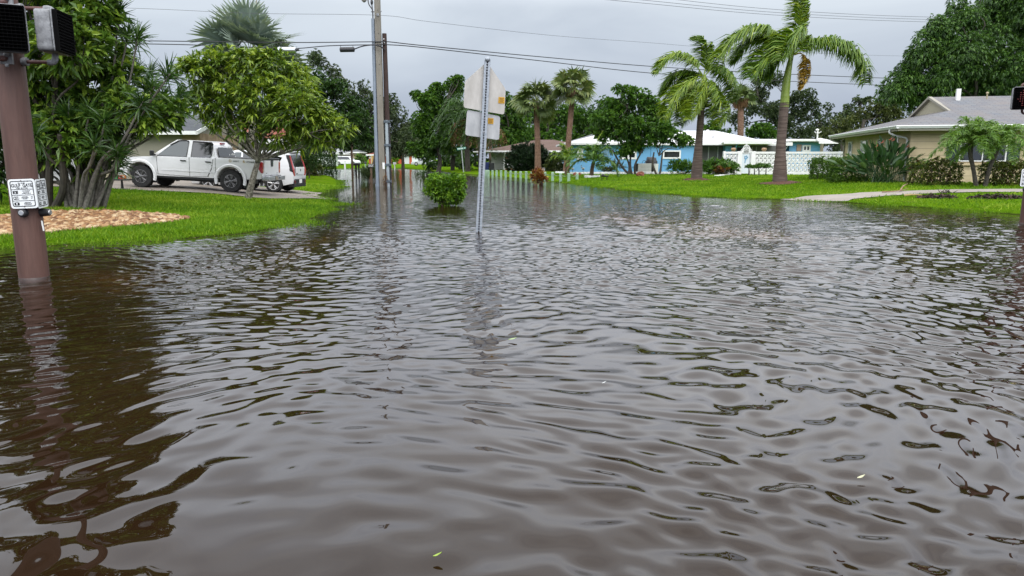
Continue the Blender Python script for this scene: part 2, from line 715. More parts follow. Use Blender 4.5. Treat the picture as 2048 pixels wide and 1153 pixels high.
gm = bpy.data.materials.new('lawn_ground')
gm.use_nodes = True
nt = gm.node_tree
b = nt.nodes['Principled BSDF']
b.inputs['Roughness'].default_value = 0.9
b.inputs['Specular IOR Level'].default_value = 0.0
geo = nt.nodes.new('ShaderNodeNewGeometry')


def noise_node(nt, vec, scale, detail=6, rough=0.65, dist=0.0):
    n = nt.nodes.new('ShaderNodeTexNoise')
    n.inputs['Scale'].default_value = scale
    n.inputs['Detail'].default_value = detail
    n.inputs['Roughness'].default_value = rough
    n.inputs['Distortion'].default_value = dist
    nt.links.new(vec, n.inputs['Vector'])
    return n.outputs['Fac']


def ramp(nt, fac, stops):
    r = nt.nodes.new('ShaderNodeValToRGB')
    e = r.color_ramp.elements
    e[0].position, e[0].color = stops[0][0], (*stops[0][1], 1)
    e[1].position, e[1].color = stops[-1][0], (*stops[-1][1], 1)
    for p, c in stops[1:-1]:
        k = e.new(p)
        k.color = (*c, 1)
    nt.links.new(fac, r.inputs['Fac'])
    return r.outputs['Color']


def mixc(nt, fac, a, b_, mode='MIX'):
    m = nt.nodes.new('ShaderNodeMixRGB')
    m.blend_type = mode
    if isinstance(fac, (int, float)):
        m.inputs[0].default_value = fac
    else:
        nt.links.new(fac, m.inputs[0])
    for i, x in ((1, a), (2, b_)):
        if isinstance(x, tuple):
            m.inputs[i].default_value = (*x, 1)
        else:
            nt.links.new(x, m.inputs[i])
    return m.outputs[0]


pos = geo.outputs['Position']
n1 = noise_node(nt, pos, 0.35, 5)
n2 = noise_node(nt, pos, 7.0, 6, 0.75)
n3 = noise_node(nt, pos, 40.0, 3, 0.7)
c1 = ramp(nt, n1, [(0.3, (0.062, 0.138, 0.0055)), (0.5, (0.092, 0.182, 0.0075)), (0.72, (0.14, 0.212, 0.0125))])
c2 = ramp(nt, n2, [(0.3, (0.5, 0.55, 0.55)), (0.68, (1.25, 1.16, 1.1))])
c3 = ramp(nt, n3, [(0.3, (0.6, 0.62, 0.6)), (0.7, (1.2, 1.2, 1.2))])
cc = mixc(nt, 1.0, mixc(nt, 1.0, c1, c2, 'MULTIPLY'), c3, 'MULTIPLY')
n4 = noise_node(nt, pos, 1.1, 4, 0.6)
dry = ramp(nt, n4, [(0.60, (0, 0, 0)), (0.76, (1, 1, 1))])
cc = mixc(nt, dry, cc, (0.10, 0.10, 0.03))
sepz = nt.nodes.new('ShaderNodeSeparateXYZ')
nt.links.new(pos, sepz.inputs[0])
wet = nt.nodes.new('ShaderNodeMapRange')
wet.inputs['From Min'].default_value = 0.0
wet.inputs['From Max'].default_value = 0.04
nt.links.new(sepz.outputs['Z'], wet.inputs['Value'])
cc = mixc(nt, wet.outputs[0], (0.026, 0.03, 0.009), cc)
nt.links.new(cc, b.inputs['Base Color'])
bp = nt.nodes.new('ShaderNodeBump')
bp.inputs['Strength'].default_value = 0.7
bp.inputs['Distance'].default_value = 0.06
nt.links.new(n3, bp.inputs['Height'])
nt.links.new(bp.outputs[0], b.inputs['Normal'])
tag(link('ground', me, gm), kind='structure')

# ================================================================== flood water
vs = np.concatenate([np.arange(1185, 800, -1.5), np.arange(800, 580, -1.0), np.arange(580, 380, -0.55), np.arange(380, 322, -0.8)])
Yw = np.array([G(1024, v)[1] for v in vs])
us = np.concatenate([np.linspace(-3200, -60, 40)[:-1], np.linspace(-60, 2108, 1250), np.linspace(2108, 5200, 40)[1:]])
tx = (us - 1024) / FPX / cp
nv, nu = len(Yw), len(tx)
WX = (Yw[:, None] * tx[None, :])
WY = np.repeat(Yw[:, None], nu, 1)
dY = np.abs(np.gradient(Yw))
WZ = np.zeros_like(WX)
# slow changes of direction and strength across the flood
wx = WX + 0.45 * np.sin(0.55 * WY + 0.35 * WX + 1.0) + 0.22 * np.sin(1.3 * WX - 0.8 * WY)
wy = WY + 0.5 * np.sin(0.45 * WX - 0.3 * WY + 0.4) + 0.2 * np.sin(1.1 * WY + 1.5 * WX + 2.0)
gust = 1.0 + 0.45 * np.sin(0.33 * WX + 0.21 * WY + 0.6) * np.sin(0.27 * WY - 0.4 * WX + 2.2)
side = np.clip((np.arctan2(WX, WY) + 0.12) / 0.5, 0, 1)
near = np.clip((WY - 3.0) / 6.0, 0, 1)
gust = gust * (0.82 + 0.45 * near) * (0.9 + 0.35 * side)
NW = 90
wr = np.random.default_rng(21)
lam = 0.10 * (1.0 / 0.10) ** wr.random(NW)
ang = wr.normal(size=NW) * 0.64 + rad(6)
slope = 0.102
lost = np.zeros(nv)
tot = 0.0
for i in range(NW):
    k = 2 * math.pi / lam[i]
    wgt = math.exp(-0.5 * ((math.log(lam[i]) - math.log(0.215)) / 0.55) ** 2)
    tot += wgt ** 2
tot = math.sqrt(tot / 2)
for i in range(NW):
    k = 2 * math.pi / lam[i]
    wgt = math.exp(-0.5 * ((math.log(lam[i]) - math.log(0.215)) / 0.55) ** 2)
    a_ = slope * wgt / tot / k
    vis = np.clip((lam[i] / (dY + 1e-6) - 2.0) / 2.0, 0, 1)
    lost += (1 - vis) * wgt ** 2
    WZ += (a_ * vis)[:, None] * np.sin(k * (wx * math.sin(ang[i]) + wy * math.cos(ang[i])) + wr.random() * 6.28)
lost = np.sqrt(lost / (tot ** 2 * 2))
WZ *= gust
# close to the camera the ripples cross each other from all sides
iso = np.zeros_like(WX)
for i in range(26):
    k = 2 * math.pi / (0.16 * (0.42 / 0.16) ** wr.random())
    t_ = wr.random() * 6.28
    iso += 0.078 / math.sqrt(13) / k * np.sin(k * (wx * math.sin(t_) + wy * math.cos(t_)) + wr.random() * 6.28)
WZ = WZ * (0.62 + 0.38 * near) + iso * (1 - near) * (0.8 + 0.4 * side)
# calm behind the shore lines: the shallows by the lawn are smoother
Pw = np.stack([WX.ravel(), WY.ravel()], 1)
dl = dist_poly(Pw, SHORE, False).reshape(nv, nu)
calm = 0.35 + 0.65 * np.clip(dl / 3.5, 0, 1)
still = np.array([G(u, v)[:2] for u, v in [(600, 344), (760, 338), (900, 346), (880, 385), (800, 425), (700, 480), (600, 505), (540, 480), (640, 440), (690, 400)]])
calm = calm * (1 - 0.55 * np.where(inside(Pw, still), np.clip(dist_poly(Pw, still) / 2.5, 0, 1), 0).reshape(nv, nu))
WZ *= calm
ins = inside(Pw, LAND).reshape(nv, nu)
shallow = np.exp(-(dl / 0.9) ** 1.2)
shallow[ins] = 1.0
# sunken pavement and lawn edges that show through as brown
SUNK = [([(690, 366), (760, 378), (790, 400), (700, 470), (640, 500), (560, 545), (470, 560), (560, 505), (650, 462), (690, 410)], 0.95),
        ([(1000, 380), (1200, 415), (1420, 440), (1640, 470), (1900, 466), (1650, 490), (1400, 482), (1180, 450), (1010, 400)], 0.5),
        ([(690, 350), (745, 352), (760, 366), (700, 362)], 0.8), ([(60, 540), (200, 535), (360, 545), (330, 590), (200, 600), (90, 595)], 0.32)]
tinted = np.zeros((nv, nu))
for poly, s_ in SUNK:
    pw = np.array([G(u, v)[:2] for u, v in poly])
    m = inside(Pw, pw)
    dd = dist_poly(Pw, pw)
    q = np.where(m, np.clip(dd / 1.4, 0, 1), 0).reshape(nv, nu)
    tinted = np.maximum(tinted, q * s_)
widx = np.arange(nv * nu).reshape(nv, nu)
F = np.stack([widx[:-1, :-1], widx[:-1, 1:], widx[1:, 1:], widx[1:, :-1]], -1).reshape(-1, 4)
keep = (dl[:-1, :-1] < 1.5) | ~ins[:-1, :-1]
F = F[keep.ravel()]
V = np.stack([WX, WY, WZ], -1).reshape(-1, 3)
# flat water out of the picture, behind the camera
base = len(V)
r0 = WY[0, 0]
V = np.vstack([V, [(-60, -40, 0), (60, -40, 0), (60, r0, 0), (-60, r0, 0)]])
c0, c1 = widx[0, 0], widx[0, -1]
me = fast_mesh('water', V, F, smooth=True)
for nm, arr in (('lost', np.repeat(lost[:, None], nu, 1) * calm), ('shallow', shallow), ('sunk', tinted)):
    at = me.attributes.new(nm, 'FLOAT', 'POINT')
    at.data.foreach_set('value', np.concatenate([arr.ravel(), np.zeros(4)]).astype(np.float32))

wm = bpy.data.materials.new('flood_water')
wm.use_nodes = True
nt = wm.node_tree
b = nt.nodes['Principled BSDF']
geo = nt.nodes.new('ShaderNodeNewGeometry')


def attr(nt, nm):
    a = nt.nodes.new('ShaderNodeAttribute')
    a.attribute_name = nm
    return a.outputs['Fac']


nb = noise_node(nt, geo.outputs['Position'], 0.25, 4)
body = ramp(nt, nb, [(0.3, (0.010, 0.0050, 0.0020)), (0.7, (0.017, 0.0088, 0.0040))])
sk = nt.nodes.new('ShaderNodeMath')
sk.operation = 'MULTIPLY'
nt.links.new(attr(nt, 'sunk'), sk.inputs[0])
nt.links.new(ramp(nt, noise_node(nt, geo.outputs['Position'], 0.9, 5, 0.7, 0.6), [(0.36, (0.1, 0.1, 0.1)), (0.62, (1, 1, 1))]), sk.inputs[1])
body = mixc(nt, sk.outputs[0], body, (0.12, 0.047, 0.012))
body = mixc(nt, attr(nt, 'shallow'), body, (0.022, 0.025, 0.007))
nt.links.new(body, b.inputs['Base Color'])
b.inputs['Roughness'].default_value = 0.015
b.inputs['IOR'].default_value = 1.36
mpw = nt.nodes.new('ShaderNodeMapping')
mpw.inputs['Scale'].default_value = (1.0, 1.9, 1.0)
nt.links.new(geo.outputs['Position'], mpw.inputs['Vector'])
h1 = noise_node(nt, mpw.outputs[0], 3.6, 2.5, 0.55, 0.4)
bp = nt.nodes.new('ShaderNodeBump')
bp.inputs['Distance'].default_value = 0.05
mm = nt.nodes.new('ShaderNodeMath')
mm.operation = 'MULTIPLY'
mm.inputs[1].default_value = 0.5
nt.links.new(attr(nt, 'lost'), mm.inputs[0])
nt.links.new(mm.outputs[0], bp.inputs['Strength'])
nt.links.new(h1, bp.inputs['Height'])
nt.links.new(bp.outputs[0], b.inputs['Normal'])
tag(link('water', me, wm), kind='structure')
mbw = MB()
mbw.quad((-80, -40, -0.012), (80, -40, -0.012), (80, r0 + 0.02, -0.012), (-80, r0 + 0.02, -0.012))
tag(mbw.build('water', wm, None, fix=False), kind='structure')

# ================================================================== paving
conc = mat('drive_concrete', (0.26, 0.22, 0.18), 0.75, (0.36, 0.31, 0.26), 1.2, 0.2, 30)


def ground_sheet(name, poly, m, lift=0.012, step=0.5, kind='structure'):
    """a sheet that follows the ground inside a world polygon (n,2)"""
    poly = np.array(poly, float)
    bm = bmesh.new()
    vs_ = [bm.verts.new((x, y, 0)) for x, y in poly]
    f_ = bm.faces.new(vs_)
    lo, hi = poly.min(0), poly.max(0)
    for x in np.arange(lo[0], hi[0], step):
        bmesh.ops.bisect_plane(bm, geom=bm.verts[:] + bm.edges[:] + bm.faces[:], plane_co=(x, 0, 0), plane_no=(1, 0, 0))
    for y in np.arange(lo[1], hi[1], step):
        bmesh.ops.bisect_plane(bm, geom=bm.verts[:] + bm.edges[:] + bm.faces[:], plane_co=(0, y, 0), plane_no=(0, 1, 0))
    xy = np.array([v.co[:2] for v in bm.verts])
    hh = height(xy)
    for v, h in zip(bm.verts, hh):
        v.co.z = h + lift
    bmesh.ops.recalc_face_normals(bm, faces=bm.faces)
    me_ = bpy.data.meshes.new(name)
    bm.to_mesh(me_)
    bm.free()
    if me_.polygons and me_.polygons[0].normal.z < 0:
        me_.flip_normals()
    o = link(name, me_, m)
    return tag(o, kind=kind)


ground_sheet('driveway', DRIVE, conc, 0.03)
# the drive that curves up to the tan house, right
dr = [(1560, 400.5), (1600, 396), (1660, 391), (1720, 387), (1790, 384), (1870, 381.5), (1960, 380), (2060, 379.5), (2200, 379), (2200, 388),
      (2060, 385.5), (1960, 385.5), (1900, 387), (1840, 389), (1780, 393), (1720, 398), (1695, 404), (1640, 404.5)]
ground_sheet('driveway', [GH(u, v)[:2] for u, v in dr], mat('pale_concrete', (0.33, 0.29, 0.25), 0.8, (0.44, 0.39, 0.345), 0.8, 0.15, 25), 0.022)
# ================================================================== plant materials
bark = mat('grey_bark', (0.14, 0.12, 0.095), 0.9, (0.28, 0.25, 0.20), 9, 0.5, 25)
bark_dk = mat('dark_bark', (0.05, 0.042, 0.034), 0.9, (0.10, 0.085, 0.065), 8, 0.5, 22)
bark_br = mat('brown_bark', (0.10, 0.065, 0.04), 0.9, (0.2, 0.13, 0.085), 9, 0.5, 22)
L_bright = leafmat('bright_leaf', (0.06, 0.125, 0.012), (0.17, 0.29, 0.026), (0.43, 0.56, 0.06), 0.38, 0.3)
L_broad = leafmat('broad_leaf', (0.042, 0.10, 0.013), (0.13, 0.26, 0.028), (0.38, 0.54, 0.07), 0.4, 0.25)
L_mango = leafmat('mango_leaf', (0.026, 0.075, 0.012), (0.06, 0.16, 0.02), (0.15, 0.30, 0.035), 0.5, 0.25)
L_dark = leafmat('dark_leaf', (0.016, 0.048, 0.009), (0.034, 0.092, 0.013), (0.085, 0.18, 0.026), 0.5, 0.18)
L_mid = leafmat('mid_leaf', (0.03, 0.085, 0.012), (0.072, 0.185, 0.018), (0.18, 0.35, 0.035), 0.45, 0.22)
L_grey = leafmat('greygreen_leaf', (0.034, 0.062, 0.022), (0.068, 0.112, 0.04), (0.14, 0.19, 0.075), 0.55, 0.2)
L_olive = leafmat('olive_leaf', (0.05, 0.075, 0.018), (0.095, 0.13, 0.03), (0.18, 0.21, 0.05), 0.5, 0.2)
L_drac = leafmat('strap_leaf', (0.022, 0.065, 0.012), (0.05, 0.125, 0.02), (0.14, 0.25, 0.045), 0.35, 0.15)
L_royal = leafmat('royal_frond', (0.05, 0.13, 0.014), (0.16, 0.29, 0.024), (0.42, 0.54, 0.045), 0.4, 0.25)
L_gold = leafmat('dying_frond', (0.30, 0.20, 0.03), (0.55, 0.33, 0.04), (0.60, 0.48, 0.08), 0.5, 0.25)
L_silver = leafmat('silver_fan', (0.13, 0.19, 0.155), (0.27, 0.35, 0.295), (0.46, 0.53, 0.46), 0.5, 0.15)
L_sabal = leafmat('sabal_fan', (0.07, 0.12, 0.03), (0.15, 0.22, 0.06), (0.32, 0.36, 0.12), 0.45, 0.2)
L_dead = leafmat('dead_frond', (0.12, 0.06, 0.025), (0.24, 0.13, 0.055), (0.33, 0.21, 0.10), 0.8, 0.1)
L_pyg = leafmat('feather_frond', (0.075, 0.175, 0.03), (0.17, 0.33, 0.05), (0.32, 0.47, 0.10), 0.4, 0.3)
L_box = leafmat('clipped_leaf', (0.04, 0.105, 0.012), (0.095, 0.21, 0.02), (0.21, 0.36, 0.045), 0.4, 0.2)
L_lime = leafmat('lime_leaf', (0.05, 0.14, 0.011), (0.14, 0.32, 0.02), (0.32, 0.53, 0.05), 0.35, 0.3)
L_croton = leafmat('croton_leaf', (0.09, 0.028, 0.015), (0.06, 0.12, 0.014), (0.30, 0.34, 0.05), 0.4, 0.15)
L_redyel = leafmat('redyellow_leaf', (0.11, 0.02, 0.012), (0.26, 0.075, 0.02), (0.5, 0.30, 0.03), 0.4, 0.15)

# ================================================================== lawns: blades and stones
gr = np.random.default_rng(5)


def lawn_blades(n, r0, r1, t0, t1, name='grass'):
    r = r0 * (r1 / r0) ** gr.random(n)
    t = np.radians(t0 + (t1 - t0) * gr.random(n))
    P = np.stack([r * np.sin(t), r * np.cos(t)], 1)
    ok = inside(P, LAND) & ~inside(P, DRIVE)
    d = dist_poly(P, LAND)
    ok &= (gr.random(n) < np.clip(d / 0.25, 0.35, 1)) & ~inside(P, GRAVEL + 0.0) & ~inside(P, RDRIVE)
    P, r, d = P[ok], r[ok], d[ok]
    k = len(P)
    z = height(P)
    h = (0.035 + 0.055 * gr.random(k)) * (1 + 0.25 * vnoise(P, 2.5, 9))
    wd = 0.0045 * r / 10 * (0.8 + 0.6 * gr.random(k)) + 0.004
    a = gr.random(k) * 6.28
    sx = np.stack([np.cos(a), np.sin(a), np.zeros(k)], 1) * wd[:, None]
    B = np.column_stack([P, z - 0.005])
    tip = B + np.column_stack([gr.normal(size=(k, 2)) * 0.55 * h[:, None], h])
    V = np.stack([B - sx, B + sx, tip], 1)
    tint = np.clip(0.45 + 0.24 * vnoise(P, 0.9, 2) + 0.17 * vnoise(P, 4.0, 4) + 0.24 * gr.normal(size=k), 0, 1)
    o = quads_obj(name, V, tint, leafmat('grass_blade', (0.085, 0.20, 0.009), (0.165, 0.335, 0.013), (0.34, 0.48, 0.045), 0.6, 0.3, 0.1))
    return tag(o, kind='stuff')


def shore_blades(n):
    """grass that stands half drowned along the water's edge, and bits left by the flood"""
    seg = np.concatenate([[0], np.cumsum(np.linalg.norm(np.diff(SHORE, axis=0), axis=1))])
    s_ = gr.random(n * 3) * seg[-1]
    P = np.stack([np.interp(s_, seg, SHORE[:, 0]), np.interp(s_, seg, SHORE[:, 1])], 1)
    ok = (P[:, 1] < 50) & (np.abs(P[:, 0]) < 26)
    P = P[ok]
    T = np.stack([np.interp(s_[ok] + 0.2, seg, SHORE[:, 0]), np.interp(s_[ok] + 0.2, seg, SHORE[:, 1])], 1) - P
    T /= np.linalg.norm(T, axis=1)[:, None] + 1e-9
    Nn = np.stack([T[:, 1], -T[:, 0]], 1)
    clump = np.clip(0.35 + 0.9 * vnoise(P, 1.6, 12), 0.05, 1.6)
    P = P + Nn * (np.abs(gr.normal(size=len(P))) * 0.28 * clump - 0.12)[:, None]
    k = len(P)
    B = np.column_stack([P, np.full(k, -0.02)])
    h = 0.03 + 0.06 * gr.random(k)
    a = gr.random(k) * 6.28
    r = np.linalg.norm(P, axis=1)
    sx = np.stack([np.cos(a), np.sin(a), np.zeros(k)], 1) * (0.0045 * r / 10 + 0.003)[:, None]
    tip = B + np.column_stack([gr.normal(size=(k, 2)) * 0.7 * h[:, None], h])
    o = quads_obj('grass', np.stack([B - sx, B + sx, tip], 1), np.clip(0.35 + 0.25 * gr.normal(size=k), 0, 1), MATS['grass_blade'])
    tag(o, kind='stuff')
    m = 1500
    j = gr.integers(0, k, m)
    Q = B[j] + np.column_stack([gr.normal(size=(m, 2)) * 0.12, np.full(m, 0.028)])
    V = leaf_quads(Q, np.column_stack([gr.normal(size=(m, 2)), gr.normal(size=m) * 0.1]), 0.035 + 0.05 * gr.random(m), 0.012 + 0.02 * gr.random(m), 0.05, 0.0, 0.1)
    o = quads_obj('debris', V, gr.random(m), leafmat('flood_litter', (0.03, 0.018, 0.01), (0.12, 0.075, 0.035), (0.33, 0.27, 0.12), 0.7, 0.0))
    tag(o, kind='stuff')


GRAVEL = np.array([GH(u, v)[:2] for u, v in [(-200, 436), (0, 436), (70, 430), (150, 425), (230, 426), (300, 430), (345, 434), (380, 439), (340, 446),
                                              (250, 455), (150, 462), (60, 470), (0, 474), (-250, 487)]])
RDRIVE = np.array([GH(u, v)[:2] for u, v in dr])
lawn_blades(150000, 10.5, 40, -46, -12)
lawn_blades(110000, 16, 60, 2, 46)
shore_blades(30000)

ground_sheet('gravel_bed', GRAVEL, mat('stone_bed', (0.10, 0.055, 0.03), 0.9, (0.25, 0.15, 0.08), 14, 0.6, 30), 0.015)
lo, hi = GRAVEL.min(0), GRAVEL.max(0)
P = lo + (hi - lo) * gr.random((14000, 2))
P = P[inside(P, GRAVEL)]
P = P[P[:, 0] > -12][:7000]
base_v = np.array([(x, y, z) for z in (-1, 1) for y in (-1, 1) for x in (-1, 1)], float) * 0.62
base_v = np.vstack([base_v, np.eye(3), -np.eye(3)])
# 24 triangles: cube with raised faces
fc = []
for a, c in (((0, 2, 6, 4), 11), ((1, 5, 7, 3), 8), ((0, 4, 5, 1), 12), ((2, 3, 7, 6), 9), ((0, 1, 3, 2), 13), ((4, 6, 7, 5), 10)):
    for i in range(4):
        fc.append((a[i], a[(i + 1) % 4], c))
fc = np.array(fc)
k = len(P)
sz = (0.024 + 0.058 * gr.random(k) ** 2.5)[:, None, None]
R = gr.normal(size=(k, 3, 3)) * 0.25 + np.eye(3)
V = np.einsum('kij,vj->kvi', R, base_v) * sz
V[:, :, 2] *= 0.65
V += np.column_stack([P, height(P) + 0.03])[:, None, :]
Fa = (fc[None] + (np.arange(k) * 14)[:, None, None]).reshape(-1, 3)
me = fast_mesh('gravel', V.reshape(-1, 3), Fa, np.repeat(gr.random(k), 24), smooth=True)
tag(link('gravel', me, leafmat('river_stone', (0.17, 0.07, 0.028), (0.44, 0.235, 0.095), (0.70, 0.53, 0.32), 0.6, 0.0)), kind='stuff')


# ================================================================== palms
def strip(Pb, Pm, Pt, Sd, w0, w1, w2):
    """two quads per blade"""
    q1 = np.stack([Pb - Sd * w0, Pb + Sd * w0, Pm + Sd * w1, Pm - Sd * w1], 1)
    q2 = np.stack([Pm - Sd * w1, Pm + Sd * w1, Pt + Sd * w2, Pt - Sd * w2], 1)
    return np.concatenate([q1, q2])


def frond(ctrl, LL, n=60, wind=(-0.35, 0, 0), grav=0.7, w=0.022, rach=0.02, spread=0.75, t0=0.1, lean=0.35, tint=0.5):
    C = catmull(ctrl, 14)
    s = np.concatenate([[0], np.cumsum(np.linalg.norm(np.diff(C, axis=0), axis=1))])
    s /= s[-1]
    tt = np.linspace(t0, 0.995, n)
    P = np.stack([np.interp(tt, s, C[:, i]) for i in range(3)], 1)
    T = unit(np.gradient(P, axis=0))
    up = np.array([0, 0, 1.0]) + 0 * T
    steep = np.abs(T[:, 2:3]) > 0.93
    up = np.where(steep, np.array([0.3, 1, 0.0]), up)
    Sd = unit(np.cross(T, up))
    V, tn = [], []
    prof = np.clip(np.sin(math.pi * (0.12 + 0.83 * tt)) ** 0.7, 0.25, 1)
    for sg in (-1, 1):
        j = rng.normal(size=(n, 3)) * 0.13
        D = unit(Sd * sg * spread + T * lean + np.array([0, 0, 0.25]) + j)
        L = (LL * prof * (0.8 + 0.35 * rng.random(n)))[:, None]
        Pm = P + D * L * 0.45
        D2 = unit(D * 0.55 + np.array([0, 0, -1.0]) * grav + np.array(wind) + j)
        Pt = Pm + D2 * L * 0.58
        wd = unit(np.cross(D, np.array([0, 0, 1.0]) + 0.5 * rng.normal(size=(n, 3))))
        V.append(strip(P, Pm, Pt, wd, w * 0.6, w, w * 0.12))
        q = np.clip(tint + 0.2 * rng.normal(size=n), 0, 1)
        tn += [q, q]
    # rachis
    k = len(C)
    Tn = unit(np.gradient(C, axis=0))
    Sr = unit(np.cross(Tn, np.array([0.2, 0.9, 0.3])))
    Nr = np.cross(Sr, Tn)
    rr = (rach * (1 - 0.85 * np.linspace(0, 1, k)))[:, None]
    for X in (Sr, Nr):
        V.append(np.stack([C[:-1] - X[:-1] * rr[:-1], C[:-1] + X[:-1] * rr[:-1], C[1:] + X[1:] * rr[1:], C[1:] - X[1:] * rr[1:]], 1))
        tn.append(np.full(k - 1, 0.85))
    return np.concatenate(V), np.concatenate(tn)


def fan(c, d, R, n=26, arc=250, petiole=0.0, droop=0.3, fold=0.25, w=None, tint=0.5, base=None, roll=1.0):
    """a palmate leaf: centre c, facing along d"""
    d = unit(np.array(d, float))
    x = unit(np.cross(d, np.array([0, 0, 1.0]) + 0.2 * rng.normal(size=3)))
    y = np.cross(x, d)
    q_ = rng.uniform(-roll, roll)
    x, y = x * math.cos(q_) + y * math.sin(q_), y * math.cos(q_) - x * math.sin(q_)
    a = np.radians(np.linspace(-arc / 2, arc / 2, n) + rng.normal(size=n) * 2)
    E = np.cos(a)[:, None] * d + np.sin(a)[:, None] * x
    L = (R * (0.75 + 0.25 * np.cos(a * 0.7)) * (0.92 + 0.12 * rng.random(n)))[:, None]
    zig = (np.where(np.arange(n) % 2, 1, -1) * fold * 0.1 * R)[:, None] * y
    w = w or R * math.radians(arc) / n * 0.8
    Pb = np.repeat(np.array(c, float)[None], n, 0)
    Pm = Pb + E * L * 0.55 + zig + y * R * 0.1
    E2 = unit(E + np.array([0, 0, -1.0]) * droop * (0.6 + 0.8 * rng.random((n, 1))))
    Pt = Pm + E2 * L * 0.5
    Sd = unit(np.cross(E, y))
    V = [strip(Pb, Pm, Pt, Sd, w * 0.08, w * 0.55, w * 0.04)]
    q = np.clip(tint + 0.16 * rng.normal(size=n), 0, 1)
    tn = [q, q]
    if base is not None:
        b0 = np.array(base, float)
        C = catmull([b0, (b0 + c) / 2 + np.array([0, 0, 0.06 * np.linalg.norm(c - b0)]), c], 5)
        Sr = unit(np.cross(np.gradient(C, axis=0), np.array([0.3, 0.8, 0.5])))
        rr = 0.016 + 0.006 * R
        V.append(np.stack([C[:-1] - Sr[:-1] * rr, C[:-1] + Sr[:-1] * rr, C[1:] + Sr[1:] * rr, C[1:] - Sr[1:] * rr], 1))
        tn.append(np.full(len(C) - 1, 0.8))
    return np.concatenate(V), np.concatenate(tn)


def palm_trunk(mb, pts, radii, rings=0.0, n=14, gap=0.09):
    C = catmull(pts, 10)
    s = np.concatenate([[0], np.cumsum(np.linalg.norm(np.diff(C, axis=0), axis=1))])
    m = max(8, int(s[-1] / gap) * 2)
    q = np.linspace(0, s[-1], m)
    P = np.stack([np.interp(q, s, C[:, i]) for i in range(3)], 1)
    R = np.interp(q / s[-1], np.linspace(0, 1, len(radii)), radii)
    R = R * (1 + rings * np.where(np.arange(m) % 2, 1, -1)) * (1 + 0.015 * rng.normal(size=m))
    T = np.gradient(P, axis=0)
    mb.tube(P, R, n)


ring_bark = mat('ringed_trunk', (0.06, 0.034, 0.028), 0.85, (0.20, 0.145, 0.12), 2.2, 0.6, 9, stretch=(0.6, 0.6, 9))
ring_low = mat('grey_trunk', (0.15, 0.13, 0.11), 0.85, (0.36, 0.34, 0.30), 2.5, 0.5, 9, stretch=(1, 1, 5))
shaft_green = mat('green_crownshaft', (0.22, 0.34, 0.03), 0.4, (0.33, 0.42, 0.05), 1.5, 0.1, 8, stretch=(2, 2, 0.6))
mulch = mat('red_mulch', (0.075, 0.028, 0.016), 0.95, (0.17, 0.07, 0.04), 18, 0.8, 40)


def mulch_ring(parent, B, r, h=0.12):
    k = 34
    V, F = [], []
    rings = [(1.0, -0.02), (0.82, 0.35), (0.5, 0.8), (0.12, 1.0)]
    for q, e in rings:
        for j in range(k):
            a = 2 * math.pi * j / k
            s_ = 1 + 0.10 * math.sin(3 * a + r) + 0.06 * rng.normal()
            x, y = B[0] + r * q * s_ * math.cos(a), B[1] + r * q * s_ * math.sin(a)
            V.append((x, y, hz(x, y) + h * e + 0.02 * rng.random()))
    for i in range(3):
        for j in range(k):
            F.append((i * k + j, i * k + (j + 1) % k, (i + 1) * k + (j + 1) % k, (i + 1) * k + j))
    mb = MB()
    mb.add(V, F)
    for _ in range(60):
        a, q = rng.random() * 6.28, r * math.sqrt(rng.random()) * 1.08
        x, y = B[0] + q * math.cos(a), B[1] + q * math.sin(a)
        mb.box((x, y, hz(x, y) + h * max(0, 1 - q / r) + 0.02), (0.10, 0.025, 0.012), rz=rng.random() * 3, ry=rng.normal() * 0.4)
    mb.build('mulch_ring', mulch, parent, smooth=False, fix=True)


def royal(name_label, base, crown, trunk_px, shaft_px, fronds, r_tr, LL, mr, wpx):
    B = GH(*base)
    Y = B[1]
    o = thing('royal_palm', name_label, 'palm tree', B, group='royal palms on the right lawn')
    tp = [A(u, v, Y) for u, v in trunk_px]
    tp[0] = B - np.array([0, 0, 0.1])
    mb = MB()
    palm_trunk(mb, tp, r_tr, 0.025, gap=0.11)
    mb.build('trunk', ring_bark, o, smooth=True, angle=60)
    mb = MB()
    palm_trunk(mb, [A(u, v, Y) for u, v in shaft_px], [S(q, Y) / 2 for q in wpx], 0.0)
    mb.build('crownshaft', shaft_green, o, smooth=True, angle=70)
    for spec in fronds:
        pts = [A(u, v, Y + spec.get('dy', 0) * i / (len(spec['p']) - 1)) for i, (u, v) in enumerate(spec['p'])]
        V, t = frond(pts, spec.get('L', LL), int(2.1 * spec.get('n', 95)), spec.get('w', (-0.5, 0.1, 0)), spec.get('g', 0.75), 0.034, 0.035, tint=spec.get('t', 0.5), t0=spec.get('t0', 0.12))
        quads_obj('frond', V, t, spec.get('m', L_royal), o)
    mulch_ring(o, B, mr)
    return o


